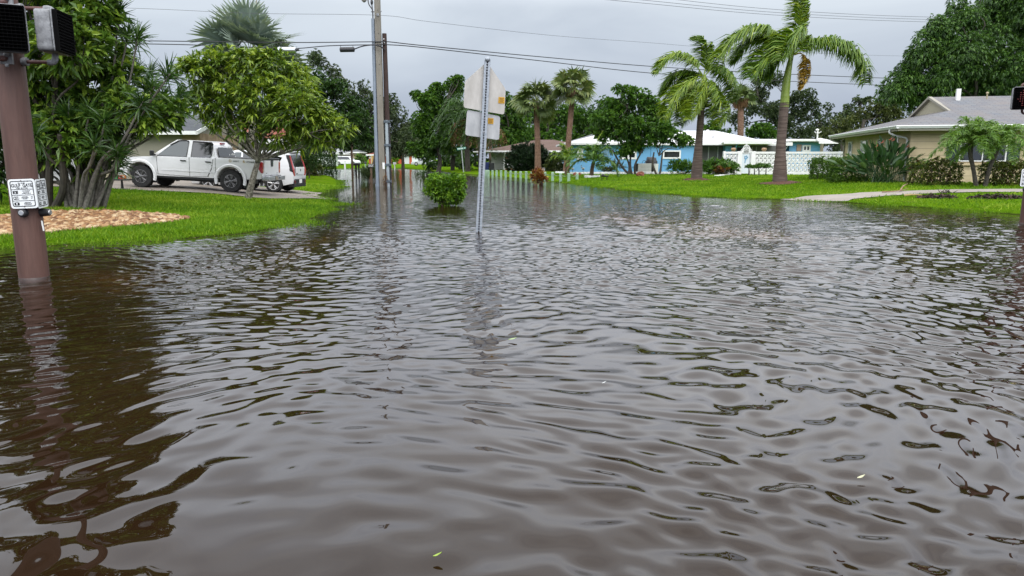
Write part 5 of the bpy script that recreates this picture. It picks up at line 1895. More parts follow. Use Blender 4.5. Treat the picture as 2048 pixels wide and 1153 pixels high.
mb.box(FB.p(u2a(1451), 6.5, v2z(259)), (0.24, 0.2, 0.42))
mb.build('chimney_cap', white_paint, BH, bevel=0.02)
# white edging stones of the beds
for (ua, ub_, va, vb, lb) in ((1140, 1405, 347.5, 347, 'long row of white edging stones under the blue wall'), (1405, 1440, 347, 348, 'short row of white edging stones by the smaller royal palm'),
                              (1440, 1476, 348, 348, 'short row of white edging stones beside the gate pillar')):
    n = int((ub_ - ua) / 3.2)
    pts = [GH(ua + (ub_ - ua) * i / n, va + (vb - va) * i / n + 1.5) for i in range(n + 1)]
    mb = MB()
    V, F = [], []
    for i, p in enumerate(pts):
        q = 0.012 * math.sin(i * 2.3)
        for y, z in ((-0.09, -0.05), (-0.085, 0.15 + q), (-0.05, 0.18 + q), (0.05, 0.18 + q), (0.085, 0.15 + q), (0.09, -0.05)):
            V.append(p + np.array([0, y + q, z]))
    for i in range(n):
        for j in range(5):
            F.append((i * 6 + j, i * 6 + j + 1, i * 6 + 7 + j, i * 6 + 6 + j))
    mb.add(V, F)
    tag(mb.build('bed_edging', white_paint, None), lb, 'garden edging', 'white edging of the beds')
mb = MB()
pts = [GH(u, v) for u, v in ((1428, 353), (1440, 353), (1474, 348.6), (1464, 348.6))]
mb.prism([p + np.array([0, 0, 0.015]) for p in pts], (0, 0, 0.05))
tag(mb.build('path', white_paint, None), kind='structure')

# ================================================================== white pierced block wall with gate
Yw_ = 56.0
wl, wr_ = A(1445, 349, Yw_), A(1700, 349, Yw_)
gw = hz((wl[0] + wr_[0]) / 2, Yw_)
FW = Frame((wl[0], Yw_, gw - 0.03), -2.0)
zw = A(1560, 303, Yw_)[2] - gw
Lw = wr_[0] - wl[0]
gate0, gate1 = A(1482, 340, Yw_)[0] - wl[0], A(1500, 340, Yw_)[0] - wl[0]
pil = 0.32
WT = thing('pierced_block_wall', 'white garden wall of pierced ornamental blocks behind the royal palms', 'wall', (wl[0], Yw_, gw))


def pierced(a0, a1, name):
    mb = MB()
    FW.box(mb, a0, a1, 0.02, 0.18, 0, 0.20)
    FW.box(mb, a0, a1, 0.0, 0.20, zw - 0.16, zw)
    n = max(1, int(round((a1 - a0) / 0.31)))
    bw = (a1 - a0) / n
    nr_ = 4
    bh = (zw - 0.36) / nr_
    t = 0.042
    for i in range(n):
        for j in range(nr_):
            x0, z0 = a0 + i * bw, 0.20 + j * bh
            cx, cz = x0 + bw / 2, z0 + bh / 2
            FW.box(mb, x0, x0 + t, 0.04, 0.16, z0, z0 + bh)
            FW.box(mb, x0 + t, x0 + bw, 0.042, 0.158, z0, z0 + t)
            for s1 in (-1, 1):       # diagonal petals meeting a centre
                p0 = FW.p(cx - s1 * bw * 0.42, 0.10, cz - bh * 0.42)
                p1 = FW.p(cx + s1 * bw * 0.42, 0.10, cz + bh * 0.42)
                mb.tube([p0, (p0 * 0.75 + p1 * 0.25), (p0 + p1) / 2, (p0 * 0.25 + p1 * 0.75), p1], [0.03, 0.055, 0.07, 0.055, 0.03], 6, caps=False)
    return mb.build(name, white_paint, WT, fix=False)


pierced(0.15, gate0 - pil, 'block_panel')
pierced(gate1 + pil, Lw, 'block_panel')
mb = MB()
for a in (0, gate0 - pil, gate1):
    wdt = 0.15 if a == 0 else pil
    FW.box(mb, a, a + wdt, -0.05, 0.25, 0, zw + 0.03)
mb.build('pillar', white_paint, WT, bevel=0.012)
GT = thing('garden_gate', 'ornate white arched gate with a small blue emblem between two pillars', 'gate', FW.p(gate0, 0.1, 0))
mb = MB()
mid = (gate0 + gate1) / 2
wd = (gate1 - gate0) / 2 - 0.02
for s_ in (-1, 1):
    mb.tube([FW.p(mid + s_ * wd, 0.1, 0.05), FW.p(mid + s_ * wd, 0.1, zw - 0.1)], 0.025, 6)
mb.tube([FW.p(mid - wd, 0.1, 0.12), FW.p(mid + wd, 0.1, 0.12)], 0.022, 6)
mb.tube([FW.p(mid - wd, 0.1, zw - 0.12), FW.p(mid + wd, 0.1, zw - 0.12)], 0.022, 6)
mb.build('gate_frame', white_paint, GT)
mb = MB()
for r_ in (1.0, 0.75):
    mb.tube([FW.p(mid + wd * r_ * math.cos(t), 0.1, zw - 0.12 + 0.62 * r_ * math.sin(t)) for t in np.linspace(0, math.pi, 17)], 0.028, 6)
for k in range(-3, 4):
    x = k * wd / 3.6
    mb.tube([FW.p(mid + x, 0.1, zw - 0.12), FW.p(mid + x, 0.1, zw - 0.12 + 0.6 * math.sqrt(max(0, 1 - (x / wd) ** 2)))], 0.017, 5)
for s_ in (-1, 1):
    mb.tube([FW.p(mid + s_ * (0.13 + 0.10 * math.cos(t)), 0.09, zw + 0.18 + 0.1 * math.sin(t)) for t in np.linspace(0, 6.28, 13)], 0.015, 5)
    mb.tube(catmull([FW.p(mid + s_ * wd, 0.1, zw - 0.1), FW.p(mid + s_ * wd * 1.25, 0.1, zw + 0.08), FW.p(mid + s_ * wd * 1.0, 0.1, zw + 0.2)], 4), 0.02, 5)
mb.tube([FW.p(mid, 0.1, zw + 0.44), FW.p(mid, 0.1, zw + 0.66)], [0.05, 0.005], 6)
mb.build('arch', white_paint, GT)
mb = MB()
FW.box(mb, mid - wd + 0.03, mid + wd - 0.03, 0.13, 0.16, 0.14, zw - 0.16)
mb.build('gate_panel', mat('white_lattice', (0.68, 0.74, 0.78), 0.6), GT)
mb = MB()
for t in np.linspace(0, 6.28, 6)[:-1]:
    c_ = FW.p(mid + 0.1 * math.cos(t), 0.10, zw - 0.42 + 0.1 * math.sin(t))
    mb.ball(c_, (0.055, 0.02, 0.055), n=8, k=5)
mb.tube([FW.p(mid - 0.02, 0.105, zw - 0.5), FW.p(mid - 0.06, 0.105, zw - 0.85)], 0.035, 5)
mb.build('emblem', mat('sky_blue_pipe', (0.2, 0.5, 0.78), 0.5), GT)
# two shell globes on the wall
for u, lb in ((1467, 'bronze shell ornament on the wall left of the white gate'), (1528, 'bronze shell ornament on the wall right of the white gate')):
    p = A(u, 300, Yw_ + 0.1)
    p[2] = gw + zw
    mb = MB()
    mb.ball(p + np.array([0, 0, 0.14]), (0.20, 0.14, 0.13))
    for k in range(-3, 4):
        mb.tube([p + np.array([k * 0.012, -0.11, 0.03]), p + np.array([k * 0.045, -0.13, 0.16]), p + np.array([k * 0.05, -0.05, 0.25])], 0.018, 5)
    mb.lathe(p, [(0.10, -0.015), (0.11, 0.02), (0.06, 0.05)], 12)
    single(mb, 'shell_ornament', lb, 'ornament', mat('bronze_shell', (0.33, 0.19, 0.09), 0.35, (0.5, 0.33, 0.18), 12), p, 'bronze shells on the white wall', smooth=True)

# ================================================================== white house with the brown roof
Yh = 80.0
hl, hr = A(1010, 341, Yh), A(1160, 341, Yh)
gh = hz(hl[0] + 4, Yh)
FH = Frame((hl[0], Yh, gh), 0)
HW = thing('white_house', 'white bungalow with a brown shingle roof behind the dark pointed shrub', 'house', (hl[0], Yh, gh))
h2a = lambda u: A(u, 320, Yh)[0] - hl[0]
h2z = lambda v: A(1080, v, Yh)[2] - gh
zt = h2z(305)
mb = MB()
FH.box(mb, 0, 9.5, 0, 9, -0.2, zt)
FH.box(mb, -1.6, 0.0, 3.0, 9, -0.2, zt - 0.05)
FH.box(mb, h2a(1091), h2a(1096), -1.5, -0.01, -0.1, zt)
mb.build('wall', whitegrey_wall, HW)
mb = MB()
FH.box(mb, 0.05, h2a(1042), -0.05, -0.004, 0, zt)
mb.build('brick_facing', mat('orange_brick', (0.33, 0.14, 0.07), 0.85, (0.42, 0.20, 0.11), 9), HW)
hip_roof(HW, FH, -2.4, 11.5, -0.9, 9.9, zt + 0.17, h2z(282.5) + 0.25, roof_brown, white_paint, rl=6.0)
mb = MB()
FH.box(mb, -3.6, -0.6, 2.5, 9, zt + 0.02, zt + 0.15)
mb.build('lean_to_roof', white_paint, HW)
mb = MB()
mb.tube(catmull([FH.p(0.0, -0.7, zt + 0.02), FH.p(-0.02, -0.5, zt - 0.3), FH.p(-0.1, -0.1, zt - 0.6), FH.p(-0.1, -0.06, zt - 0.9)], 4), 0.07, 6)
mb.tube([FH.p(-0.1, -0.06, zt - 0.9), FH.p(-0.1, -0.06, 0.05)], 0.07, 6)
mb.build('downspout', white_paint, HW)
window(HW, FH, 'l', 5.4, 6.3, 0.9, zt - 0.3, -1.6, white_paint, glass, 0, 0.07, 0.05)
window(HW, FH, 'l', 1.0, 1.45, 0.95, zt - 0.3, 0, white_paint, glass, 0, 0.07, 0.05)
window(HW, FH, 'f', h2a(1084), h2a(1109), h2z(327), h2z(308), 0, white_paint, glass, 2, 0.14, 0.06, sill=False)
window(HW, FH, 'f', h2a(1110), h2a(1128), h2z(324), h2z(308), 0, white_paint, glass, 1, 0.14, 0.06, sill=False)
# left side wall of this house as the photo shows it: a paler door leaf
mb = MB()
FH.box(mb, -1.62, -1.605, 3.6, 4.5, 0, 2.0)
mb.build('side_door', white_paint, HW)

# ================================================================== left: cream house, grey roofed house, red tiled house
FC = Frame((-16.9, 22.6, 0.5), 0)
CH = thing('cream_house', 'pale cream house wall glimpsed behind the dracaena stems', 'house', (-16.9, 22.6, 0.5))
mb = MB()
FC.box(mb, -9, 0, 0, 9.4, -0.4, 2.35)
mb.build('wall', cream_wall, CH)
mb = MB()
FC.box(mb, 0.004, 0.06, 1.2, 6.3, -0.1, 1.95)
for z in (0.4, 0.9, 1.4):
    FC.box(mb, 0.061, 0.075, 1.2, 6.3, z, z + 0.03)
mb.build('garage_door', mat('garage_white', (0.6, 0.62, 0.62), 0.6), CH)
hip_roof(CH, FC, -9.7, 0.7, -0.7, 10.0, 2.55, 4.0, roof_pale, white_paint, rl=4.6)
mb = MB()
FC.box(mb, 0.01, 0.07, 6.9, 7.3, 0.0, 2.2)
mb.build('corner_board', white_paint, CH)
FG = Frame(A(300, 292, 44), 0)
FG.o[2] = 0.5
GHs = thing('grey_roofed_house', 'beige house with grey shingles and stone gable behind the pickup cab', 'house', FG.o)
g2a = lambda u: A(u, 270, 44)[0] - FG.o[0]
g2z = lambda v: A(350, v, 44)[2] - 0.5
zt = g2z(267)
mb = MB()
FG.box(mb, -4, g2a(398), 0, 8, -0.3, zt)
mb.build('wall', mat('putty_wall', (0.36, 0.33, 0.26), 0.8), GHs)
mb = MB()
a_l, a_m, a_r = g2a(372), g2a(398) + 0.0, g2a(412)
# gable end on the right, seen obliquely: roof planes fall to front and back
mb = MB()
rf = g2z(236)
e0_, e1_ = -5, g2a(403)
mb.add([FG.p(e0_, -0.7, zt + 0.1), FG.p(e1_, -0.7, zt + 0.1), FG.p(e1_, 3.6, rf + 0.3), FG.p(e0_, 3.6, rf + 0.3), FG.p(e1_, 8.4, zt + 0.1), FG.p(e0_, 8.4, zt + 0.1)], [(0, 1, 2, 3), (3, 2, 4, 5)])
o = mb.build('roof', roof_grey, GHs, fix=False)
uv_planar(o, FG.e1)
mb = MB()
FG.box(mb, e0_, e1_, -0.78, -0.70, zt - 0.10, zt + 0.11)
for (q0, z0, q1, z1) in ((-0.7, zt + 0.1, 3.6, rf + 0.3), (8.4, zt + 0.1, 3.6, rf + 0.3)):
    p0, p1 = FG.p(e1_, q0, z0 + 0.02), FG.p(e1_, q1, z1 + 0.02)
    mb.add([p0, p1, p1 + FG.e1 * 0.06, p0 + FG.e1 * 0.06] + [p - np.array([0, 0, 0.22]) for p in (p0, p1, p1 + FG.e1 * 0.06, p0 + FG.e1 * 0.06)], [(0, 1, 2, 3), (4, 7, 6, 5), (0, 4, 5, 1), (1, 5, 6, 2), (2, 6, 7, 3), (3, 7, 4, 0)])
mb.build('fascia', white_paint, GHs)
mb = MB()
ar = g2a(398)
mb.prism([FG.p(ar - 0.2, 0.0, zt), FG.p(ar - 0.2, 8.0, zt), FG.p(ar - 0.2, 3.6, rf + 0.1)], FG.e1 * 0.19)
mb.build('gable', mat('putty_wall', (0.36, 0.33, 0.26), 0.8), GHs)
mb = MB()
FG.box(mb, ar - 1.0, ar + 0.02, -0.06, -0.004, -0.3, zt)
FG.box(mb, ar + 0.004, ar + 0.06, 0.0, 6.0, -0.3, zt)
mb.build('stone_facing', mat('ledge_stone', (0.30, 0.20, 0.12), 0.9, (0.46, 0.34, 0.22), 2.4, 0.7, 5), GHs)

FT = Frame(A(395, 300, 52), 0)
FT.o[2] = 0.5
RT = thing('red_tiled_house', 'house with a barrel tiled red roof behind the pickup bed', 'house', FT.o)
t2a = lambda u: A(u, 280, 52)[0] - FT.o[0]
t2z = lambda v: A(450, v, 52)[2] - 0.5
ze_, zr_ = t2z(279), t2z(250)
mb = MB()
FT.box(mb, 0, t2a(560), 0.6, 8, -0.3, t2z(287))
mb.build('wall', mat('putty_wall', (0.36, 0.33, 0.26), 0.8), RT)
mb = MB()
FT.box(mb, -0.6, t2a(566), -0.1, 0.0, t2z(288), ze_ + 0.02)
FT.box(mb, -0.6, t2a(566), 0.001, 0.6, t2z(288), t2z(287.2))
mb.build('fascia', white_paint, RT)
V, F = [], []
n_, m_ = 130, 14       # barrel tiles modelled as ripples of the roof sheet
Lr = t2a(566) + 0.6
for j in range(m_ + 1):
    q = j / m_
    for i in range(n_ + 1):
        a = -0.6 + Lr * i / n_
        V.append(FT.p(a, -0.15 + 5.2 * q, ze_ + 0.03 + (zr_ - ze_ + 0.5) * q + 0.07 * abs(math.sin(math.pi * i / 4)) + 0.05 * ((j % 2))))
for j in range(m_):
    for i in range(n_):
        k = j * (n_ + 1) + i
        F.append((k, k + 1, k + n_ + 2, k + n_ + 1))
mb = MB()
mb.add(V, F)
mb.add([FT.p(-0.6, 5.05, zr_ + 0.55), FT.p(t2a(566), 5.05, zr_ + 0.55), FT.p(t2a(566), 10, ze_), FT.p(-0.6, 10, ze_)], [(0, 1, 2, 3)])
mb.build('roof', mat('red_clay_tile', (0.26, 0.05, 0.028), 0.7, (0.40, 0.115, 0.065), 3.0), RT, fix=False)

# ================================================================== far houses across the street
def far_house(name, label, u0, u1, vb, ve, vr, Y, wm, rm, fas, depth=9, rl=4.5, ea=0.6):
    a, b_ = A(u0, vb, Y), A(u1, vb, Y)
    g = hz((a[0] + b_[0]) / 2, Y)
    fr = Frame((a[0], Y, g), 0)
    o = thing(name, label, 'house', (a[0], Y, g))
    W_ = b_[0] - a[0]
    k = [lambda u: A(u, 320, Y)[0] - a[0], lambda v: A(760, v, Y)[2] - g]
    mb = MB()
    fr.box(mb, 0, W_, 0, depth, -0.3, k[1](ve))
    mb.build('wall', wm, o)
    hip_roof(o, fr, -ea, W_ + ea, -ea, depth + ea, k[1](ve) + 0.2, A(760, vr, Y + depth / 2)[2] - g, rm, fas, rl=rl, gutter=0.28)
    return o, fr, k


OH, fo, (oa, oz) = far_house('orange_house', 'bright orange bungalow with a red roof at the far end of the street', 738, 825, 327, 311, 299.5, 185, orange_wall, roof_red, white_paint)
mb = MB()
fo.box(mb, oa(743.5), oa(757), -0.5, -0.01, -0.2, oz(311.5))
mb.build('porch_wall', yellow_wall, OH)
mb = MB()
fo.box(mb, oa(742.6), oa(744), -0.62, -0.51, -0.2, oz(311.5))
fo.box(mb, oa(805), oa(807.2), -0.3, -0.01, -0.2, oz(311.5))
mb.build('pilaster', mat('pale_pilaster', (0.7, 0.55, 0.4), 0.7), OH)
window(OH, fo, 'f', oa(738.5), oa(742.2), oz(316.5), oz(312), 0, white_paint, glass, 0, 0.12, 0.1)
mb = MB()
fo.box(mb, oa(807.3), oa(818.5), -0.08, -0.01, -0.1, oz(312.5))
for z in (0.6, 1.1, 1.6):
    fo.box(mb, oa(807.3), oa(818.5), -0.10, -0.081, z, z + 0.05)
mb.build('garage_door', mat('garage_white', (0.6, 0.62, 0.62), 0.6), OH)
mb = MB()
fo.box(mb, oa(753), oa(756.5), -0.53, -0.501, -0.1, oz(315))
mb.build('doorway', dark_in, OH)
mb = MB()
ga_, gz_ = (oa(793), oa(803)), (oz(308), oz(300))
mb.prism([fo.p(ga_[0], 0.4, oz(305.0)), fo.p(ga_[1], 0.4, oz(305.0)), fo.p((ga_[0] + ga_[1]) / 2, 0.4, oz(300.6))], (0, 3.5, 0))
mb.build('gablet', orange_wall, OH)
mb = MB()
for s_ in (0, 1):
    p0, p1 = fo.p(ga_[s_] + (-0.25 if s_ == 0 else 0.25), 0.3, oz(305.4)), fo.p((ga_[0] + ga_[1]) / 2, 0.3, oz(300.0))
    mb.tube([p0, p1], 0.11, 6)
mb.build('gable_trim', mat('salmon_trim', (0.68, 0.25, 0.15), 0.7), OH)

WS, fs, (wa, wz) = far_house('white_gabled_house', 'white house half hidden right of the orange house', 824, 842, 328, 310, 303, 168, mat('bright_white_wall', (0.72, 0.74, 0.76), 0.7), white_roof, white_paint, rl=1.6)
window(WS, fs, 'f', wa(826), wa(829), wz(314), wz(311), 0, white_paint, glass, 0, 0.1, 0.05)
PH, fp_, (pa, pz) = far_house('pale_roofed_house', 'beige house with a pale roof above the white van', 655, 688, 327, 309, 296.5, 190, beige_wall, roof_pale, white_paint)
mb = MB()
fp_.box(mb, pa(669), pa(676), -0.06, -0.01, -0.1, pz(314))
mb.build('doorway', dark_in, PH)
BHs, fb_, (ba, bz) = far_house('small_beige_house', 'narrow tan and grey house between the white van and the orange house', 697, 716, 328, 306, 299, 195, mat('ochre_grey', (0.5, 0.42, 0.28), 0.8), roof_grey, white_paint, rl=2)
window(BHs, fb_, 'f', ba(700), ba(704), bz(316), bz(309), 0, white_paint, glass, 0, 0.12, 0.06)
LW, fl_, (la, lz) = far_house('mint_walled_house', 'pale green white house left of the clipped hedge column', 615, 650, 330, 308, 300, 120, mat('mint_wall', (0.62, 0.68, 0.62), 0.7), roof_pale, white_paint)
window(LW, fl_, 'f', la(636), la(642), lz(320), lz(312), 0, white_paint, glass, 1, 0.1, 0.06)
# ================================================================== vehicles
silver = mat('silver_paint', (0.80, 0.80, 0.81), 0.38, metal=0.0, coat=0.5)
white_car = mat('white_car_paint', (0.75, 0.76, 0.77), 0.3, coat=0.6)
car_glass = mat('tinted_car_glass', (0.012, 0.014, 0.016), 0.05, spec=0.8)
clear_glass = mat('pale_car_glass', (0.045, 0.065, 0.065), 0.05, spec=0.8)
rubber = mat('tyre_rubber', (0.016, 0.016, 0.017), 0.8, (0.03, 0.03, 0.03), 14)
black_trim = mat('black_trim', (0.014, 0.014, 0.015), 0.45)
alloy = mat('alloy', (0.55, 0.55, 0.56), 0.3, metal=0.8)
dark_alloy = mat('dark_alloy', (0.03, 0.03, 0.032), 0.4, metal=0.3)
red_lens = mat('red_lens', (0.50, 0.012, 0.012), 0.12, coat=0.5)
amber = mat('amber_lens', (0.75, 0.20, 0.05), 0.15, coat=0.5)
chrome = mat('brushed_chrome', (0.62, 0.64, 0.66), 0.22, metal=0.9)


def arc(cx, cz, r, t0, t1, n=14):
    return [(cx + r * math.cos(t), cz + r * math.sin(t)) for t in np.linspace(t0, t1, n)]


def slab_body(name, outline, W, m, parent, prof, bevel=0.05, zcuts=(), smooth=True, xprof=None):
    """side outline (x,z) run across the width W; prof(z)->half width factor; xprof(x)->factor"""
    mb = MB()
    mb.prism([(x, -W / 2, z) for x, z in outline], (0, W, 0))
    me = bpy.data.meshes.new(name)
    me.from_pydata(mb.v, [], mb.f)
    bm = bmesh.new()
    bm.from_mesh(me)
    bmesh.ops.recalc_face_normals(bm, faces=bm.faces)
    for z in zcuts:
        bmesh.ops.bisect_plane(bm, geom=bm.verts[:] + bm.edges[:] + bm.faces[:], plane_co=(0, 0, z), plane_no=(0, 0, 1))
    xs = [p[0] for p in outline]
    for x in np.linspace(min(xs), max(xs), 16)[1:-1]:
        bmesh.ops.bisect_plane(bm, geom=bm.verts[:] + bm.edges[:] + bm.faces[:], plane_co=(x, 0, 0), plane_no=(1, 0, 0))
    for v in bm.verts:
        v.co.y *= prof(v.co.z) * (xprof(v.co.x) if xprof else 1.0)
    if bevel:
        ed = [e for e in bm.edges if len(e.link_faces) == 2 and e.calc_face_angle(0) > rad(50)]
        bmesh.ops.bevel(bm, geom=ed, offset=bevel, segments=3, profile=0.5, affect='EDGES', clamp_overlap=True)
    bm.to_mesh(me)
    bm.free()
    if smooth:
        me.polygons.foreach_set('use_smooth', [True] * len(me.polygons))
        me.set_sharp_from_angle(angle=rad(32))
    return link(name, me, m, parent)


def wheel(parent, x, y, z, r, wdt, rim_r, side, spokes=6, rm=None, hub=None):
    """side -1: outer face towards -y"""
    rm = rm or alloy
    c = np.array([x, y, z])
    mb = MB()
    h = wdt / 2
    prof = [(rim_r, -h), (r * 0.93, -h), (r * 0.985, -h * 0.8), (r, -h * 0.5), (r, h * 0.5), (r * 0.985, h * 0.8), (r * 0.93, h), (rim_r, h)]
    mb.lathe(c, prof, 32, axis='y')
    for k in range(40):     # tread blocks
        t = 2 * math.pi * k / 40
        mb.box(c + np.array([r * math.cos(t), (h * 0.42) * (1 if k % 2 else -1), r * math.sin(t)]), (0.012, h * 0.75, r * 0.1), ry=-t)
    w_ = mb.build('wheel', rubber, parent, world=False, smooth=True, angle=30)
    mb = MB()
    yo = side * h
    mb.lathe(c + np.array([0, yo * 0.55, 0]), [(rim_r * 0.97, -0.02), (rim_r * 0.99, 0.02)], 28, axis='y')
    mb.build('wheel_well', dark_alloy, w_, world=False)
    mb = MB()
    for k in range(spokes):
        t = 2 * math.pi * k / spokes + 0.25
        for dt in (-0.16, 0.16):
            p0 = c + np.array([rim_r * 0.22 * math.cos(t), yo * 0.92, rim_r * 0.22 * math.sin(t)])
            p1 = c + np.array([rim_r * 0.95 * math.cos(t + dt), yo * 0.98, rim_r * 0.95 * math.sin(t + dt)])
            mb.tube([p0, (p0 + p1) / 2, p1], [rim_r * 0.10, rim_r * 0.085, rim_r * 0.10], 6)
    mb.tube([c + np.array([rim_r * 0.97 * math.cos(t), yo * 0.98, rim_r * 0.97 * math.sin(t)]) for t in np.linspace(0, 2 * math.pi, 33)], rim_r * 0.045, 6)
    mb.lathe(c + np.array([0, yo * 0.9, 0]), [(rim_r * 0.24, -0.03), (rim_r * 0.24, 0.02), (rim_r * 0.14, 0.03)] if side > 0 else [(rim_r * 0.14, -0.03), (rim_r * 0.24, -0.02), (rim_r * 0.24, 0.03)], 14, axis='y')
    mb.build('rim', rm, w_, world=False, smooth=True)
    return w_


def side_panel(name, poly, y, t, m, parent, sub=0, tilt=None):
    """thin plate on the side of a body; poly (x,z); tilt(z)->y"""
    mb = MB()
    f = tilt or (lambda x, z: y)
    n = len(poly)
    V = [(x, f(x, z), z) for x, z in poly] + [(x, f(x, z) + t, z) for x, z in poly]
    F = [tuple(range(n)), tuple(range(2 * n - 1, n - 1, -1))] + [(i, n + i, n + (i + 1) % n, (i + 1) % n) for i in range(n)]
    mb.add(V, F)
    return mb.build(name, m, parent, world=False)


# ------------------------------------------------------------------ silver pickup; nose towards -x, built on its own axes, near side is -y
Yt = 25.3
xr, xf = A(461.5, 370, 25.3)[0], A(281, 365, 25.3)[0]
zr_w, zf_w = A(461.5, 385.5, 25.3)[2], A(281, 375.5, 25.3)[2]
wb = xr - xf
pitch_t = math.atan2(zf_w - zr_w, wb)
TR = thing('pickup_truck', 'silver four door pickup with a black bed cover on the driveway', 'pickup truck',
           ((xr + xf) / 2, Yt + 0.93, (zr_w + zf_w) / 2), math.atan2(-0.05, wb), roty=pitch_t)
W_ = 1.84
xF, xR = -wb / 2, wb / 2
tr_ = 0.385
fo_, ro_ = 0.82, 1.10           # overhangs
nose, tail = xF - fo_, xR + ro_
XC = xF + 2.64                   # back of the cab


def pf(z):
    return 0.955 + 0.045 * math.sin(max(0, min(1, (z - 0.45) / 0.75)) * math.pi * 0.62 + 0.5) if z < 1.2 else 0.985


A_r = 0.455
lower = ([(nose + 0.03, 0.60), (nose + 0.06, 0.46), (nose + 0.30, 0.42)] + [(xF - A_r, 0.44)] + arc(xF, 0.42, A_r, math.pi, 0, 15)[1:-1] + [(xF + A_r, 0.44)]
         + [(xR - A_r, 0.46)] + arc(xR, 0.42, A_r, math.pi, 0, 15)[1:-1] + [(xR + A_r, 0.46)] + [(tail - 0.03, 0.52), (tail, 0.70), (tail - 0.02, 1.17),
          (XC - 0.07, 1.17), (XC - 0.09, 1.14), (xF + 0.62, 1.11), (xF + 0.30, 1.08), (xF - 0.35, 1.045), (nose + 0.16, 0.97), (nose + 0.03, 0.86)])
slab_body('body', lower, W_, silver, TR, pf, 0.045, (0.5, 0.62, 0.7, 0.8, 0.95, 1.05),
          xprof=lambda x: 1.0 - 0.22 * max(0, (xF - 0.25 - x) / 0.7) ** 2)
# cab
ct, cb = 1.70, 1.09
cab = [(xF + 0.28, cb - 0.05), (xF + 0.95, 1.52), (xF + 1.22, 1.70), (xF + 1.5, ct), (xF + 2.35, ct + 0.01), (XC - 0.28, ct - 0.045), (XC - 0.18, ct - 0.10), (XC, cb + 0.02), (XC, cb - 0.05)]


def pc(z):
    return 1.0 - 0.19 * max(0, (z - 1.08) / 0.66) ** 1.15


slab_body('cab', cab, W_ * 0.975, silver, TR, pc, 0.05, (1.2, 1.35, 1.5, 1.62, 1.7))
ty = lambda x, z: -W_ * 0.4875 * pc(z) - 0.012
tyf = lambda x, z: W_ * 0.4875 * pc(z) + 0.012
door_f = [(xF + 0.60, 1.14), (xF + 1.02, 1.49), (xF + 1.30, 1.655), (xF + 1.55, 1.675), (xF + 1.63, 1.64), (xF + 1.58, 1.14)]
door_r = [(xF + 1.76, 1.12), (xF + 1.79, 1.655), (xF + 2.42, 1.645), (xF + 2.47, 1.60), (xF + 2.45, 1.25), (xF + 2.36, 1.12)]
for sgn, tl in ((-1, ty), (1, tyf)):
    for nm, pl, gm_ in (('side_window', door_f, clear_glass), ('side_window', door_r, car_glass)):
        w0 = side_panel(nm, pl, 0, 0.006 * sgn, gm_, TR, tilt=tl)
        cx, cz = np.mean([p[0] for p in pl]), np.mean([p[1] for p in pl])
        big = [(cx + (x - cx) * 1.06, cz + (z - cz) * 1.085) for x, z in pl]
        side_panel('window_seal', big, 0, 0.003 * sgn, black_trim, w0, tilt=tl)
    # rain visor above the windows
mb = MB()
for pl in (door_f[1:5], door_r[1:4]):
    mb.tube([(x, ty(x, z) - 0.012, z + 0.015) for x, z in pl], 0.022, 6)
mb.build('window_visor', black_trim, TR, world=False)
# windscreen and rear window
mb = MB()
zz = [(xF + 0.42, 1.16), (xF + 1.12, 1.62)]
hw = [W_ * 0.4875 * pc(z) - 0.1 for _, z in zz]
mb.add([(zz[0][0] - 0.012, -hw[0], zz[0][1]), (zz[0][0] - 0.012, hw[0], zz[0][1]), (zz[1][0] - 0.03, hw[1], zz[1][1] + 0.01), (zz[1][0] - 0.03, -hw[1], zz[1][1] + 0.01)], [(0, 1, 2, 3)])
mb.build('windscreen', clear_glass, TR, world=False, fix=False)
rz_ = [(XC + 0.012, 1.19), (XC - 0.13 + 0.012, 1.60)]
mb = MB()
hw = [W_ * 0.4875 * pc(z) - 0.15 for _, z in rz_]
pl = [(-hw[0], 0), (hw[0], 0), (hw[1], 1), (-hw[1], 1)]
pl = rounded_poly([(y * 1.0, 1.20 + t * 0.31) for y, t in pl], 0.07)
xs_of = lambda z: rz_[0][0] + (rz_[1][0] - rz_[0][0]) * (z - 1.19) / 0.41
mb.prism([(xs_of(z), y, z) for y, z in pl], (0.012, 0, 0.003))
rw = mb.build('rear_window', car_glass, TR, world=False)
mb = MB()
mb.box((XC - 0.17, 0, ct - 0.06), (0.05, 0.34, 0.05))
mb.build('brake_light', red_lens, TR, world=False)
mb = MB()
for (y, z, r_) in ((0.62, 1.27, 0.045), (0.50, 1.27, 0.045), (0.20, 1.26, 0.03), (0.38, 1.27, 0.03)):
    mb.lathe((xs_of(z) + 0.014, y, z), [(r_, 0), (r_, 0.004)], 12, axis='x')
for k in range(6):
    mb.box((xs_of(1.5) + 0.016, 0.25 + k * 0.075, 1.52 + 0.02 * (k % 2)), (0.004, 0.05, 0.05))
mb.box((xs_of(1.42) + 0.016, 0.62, 1.42), (0.004, 0.05, 0.05))
mb.build('window_sticker', white_paint, rw, world=False)
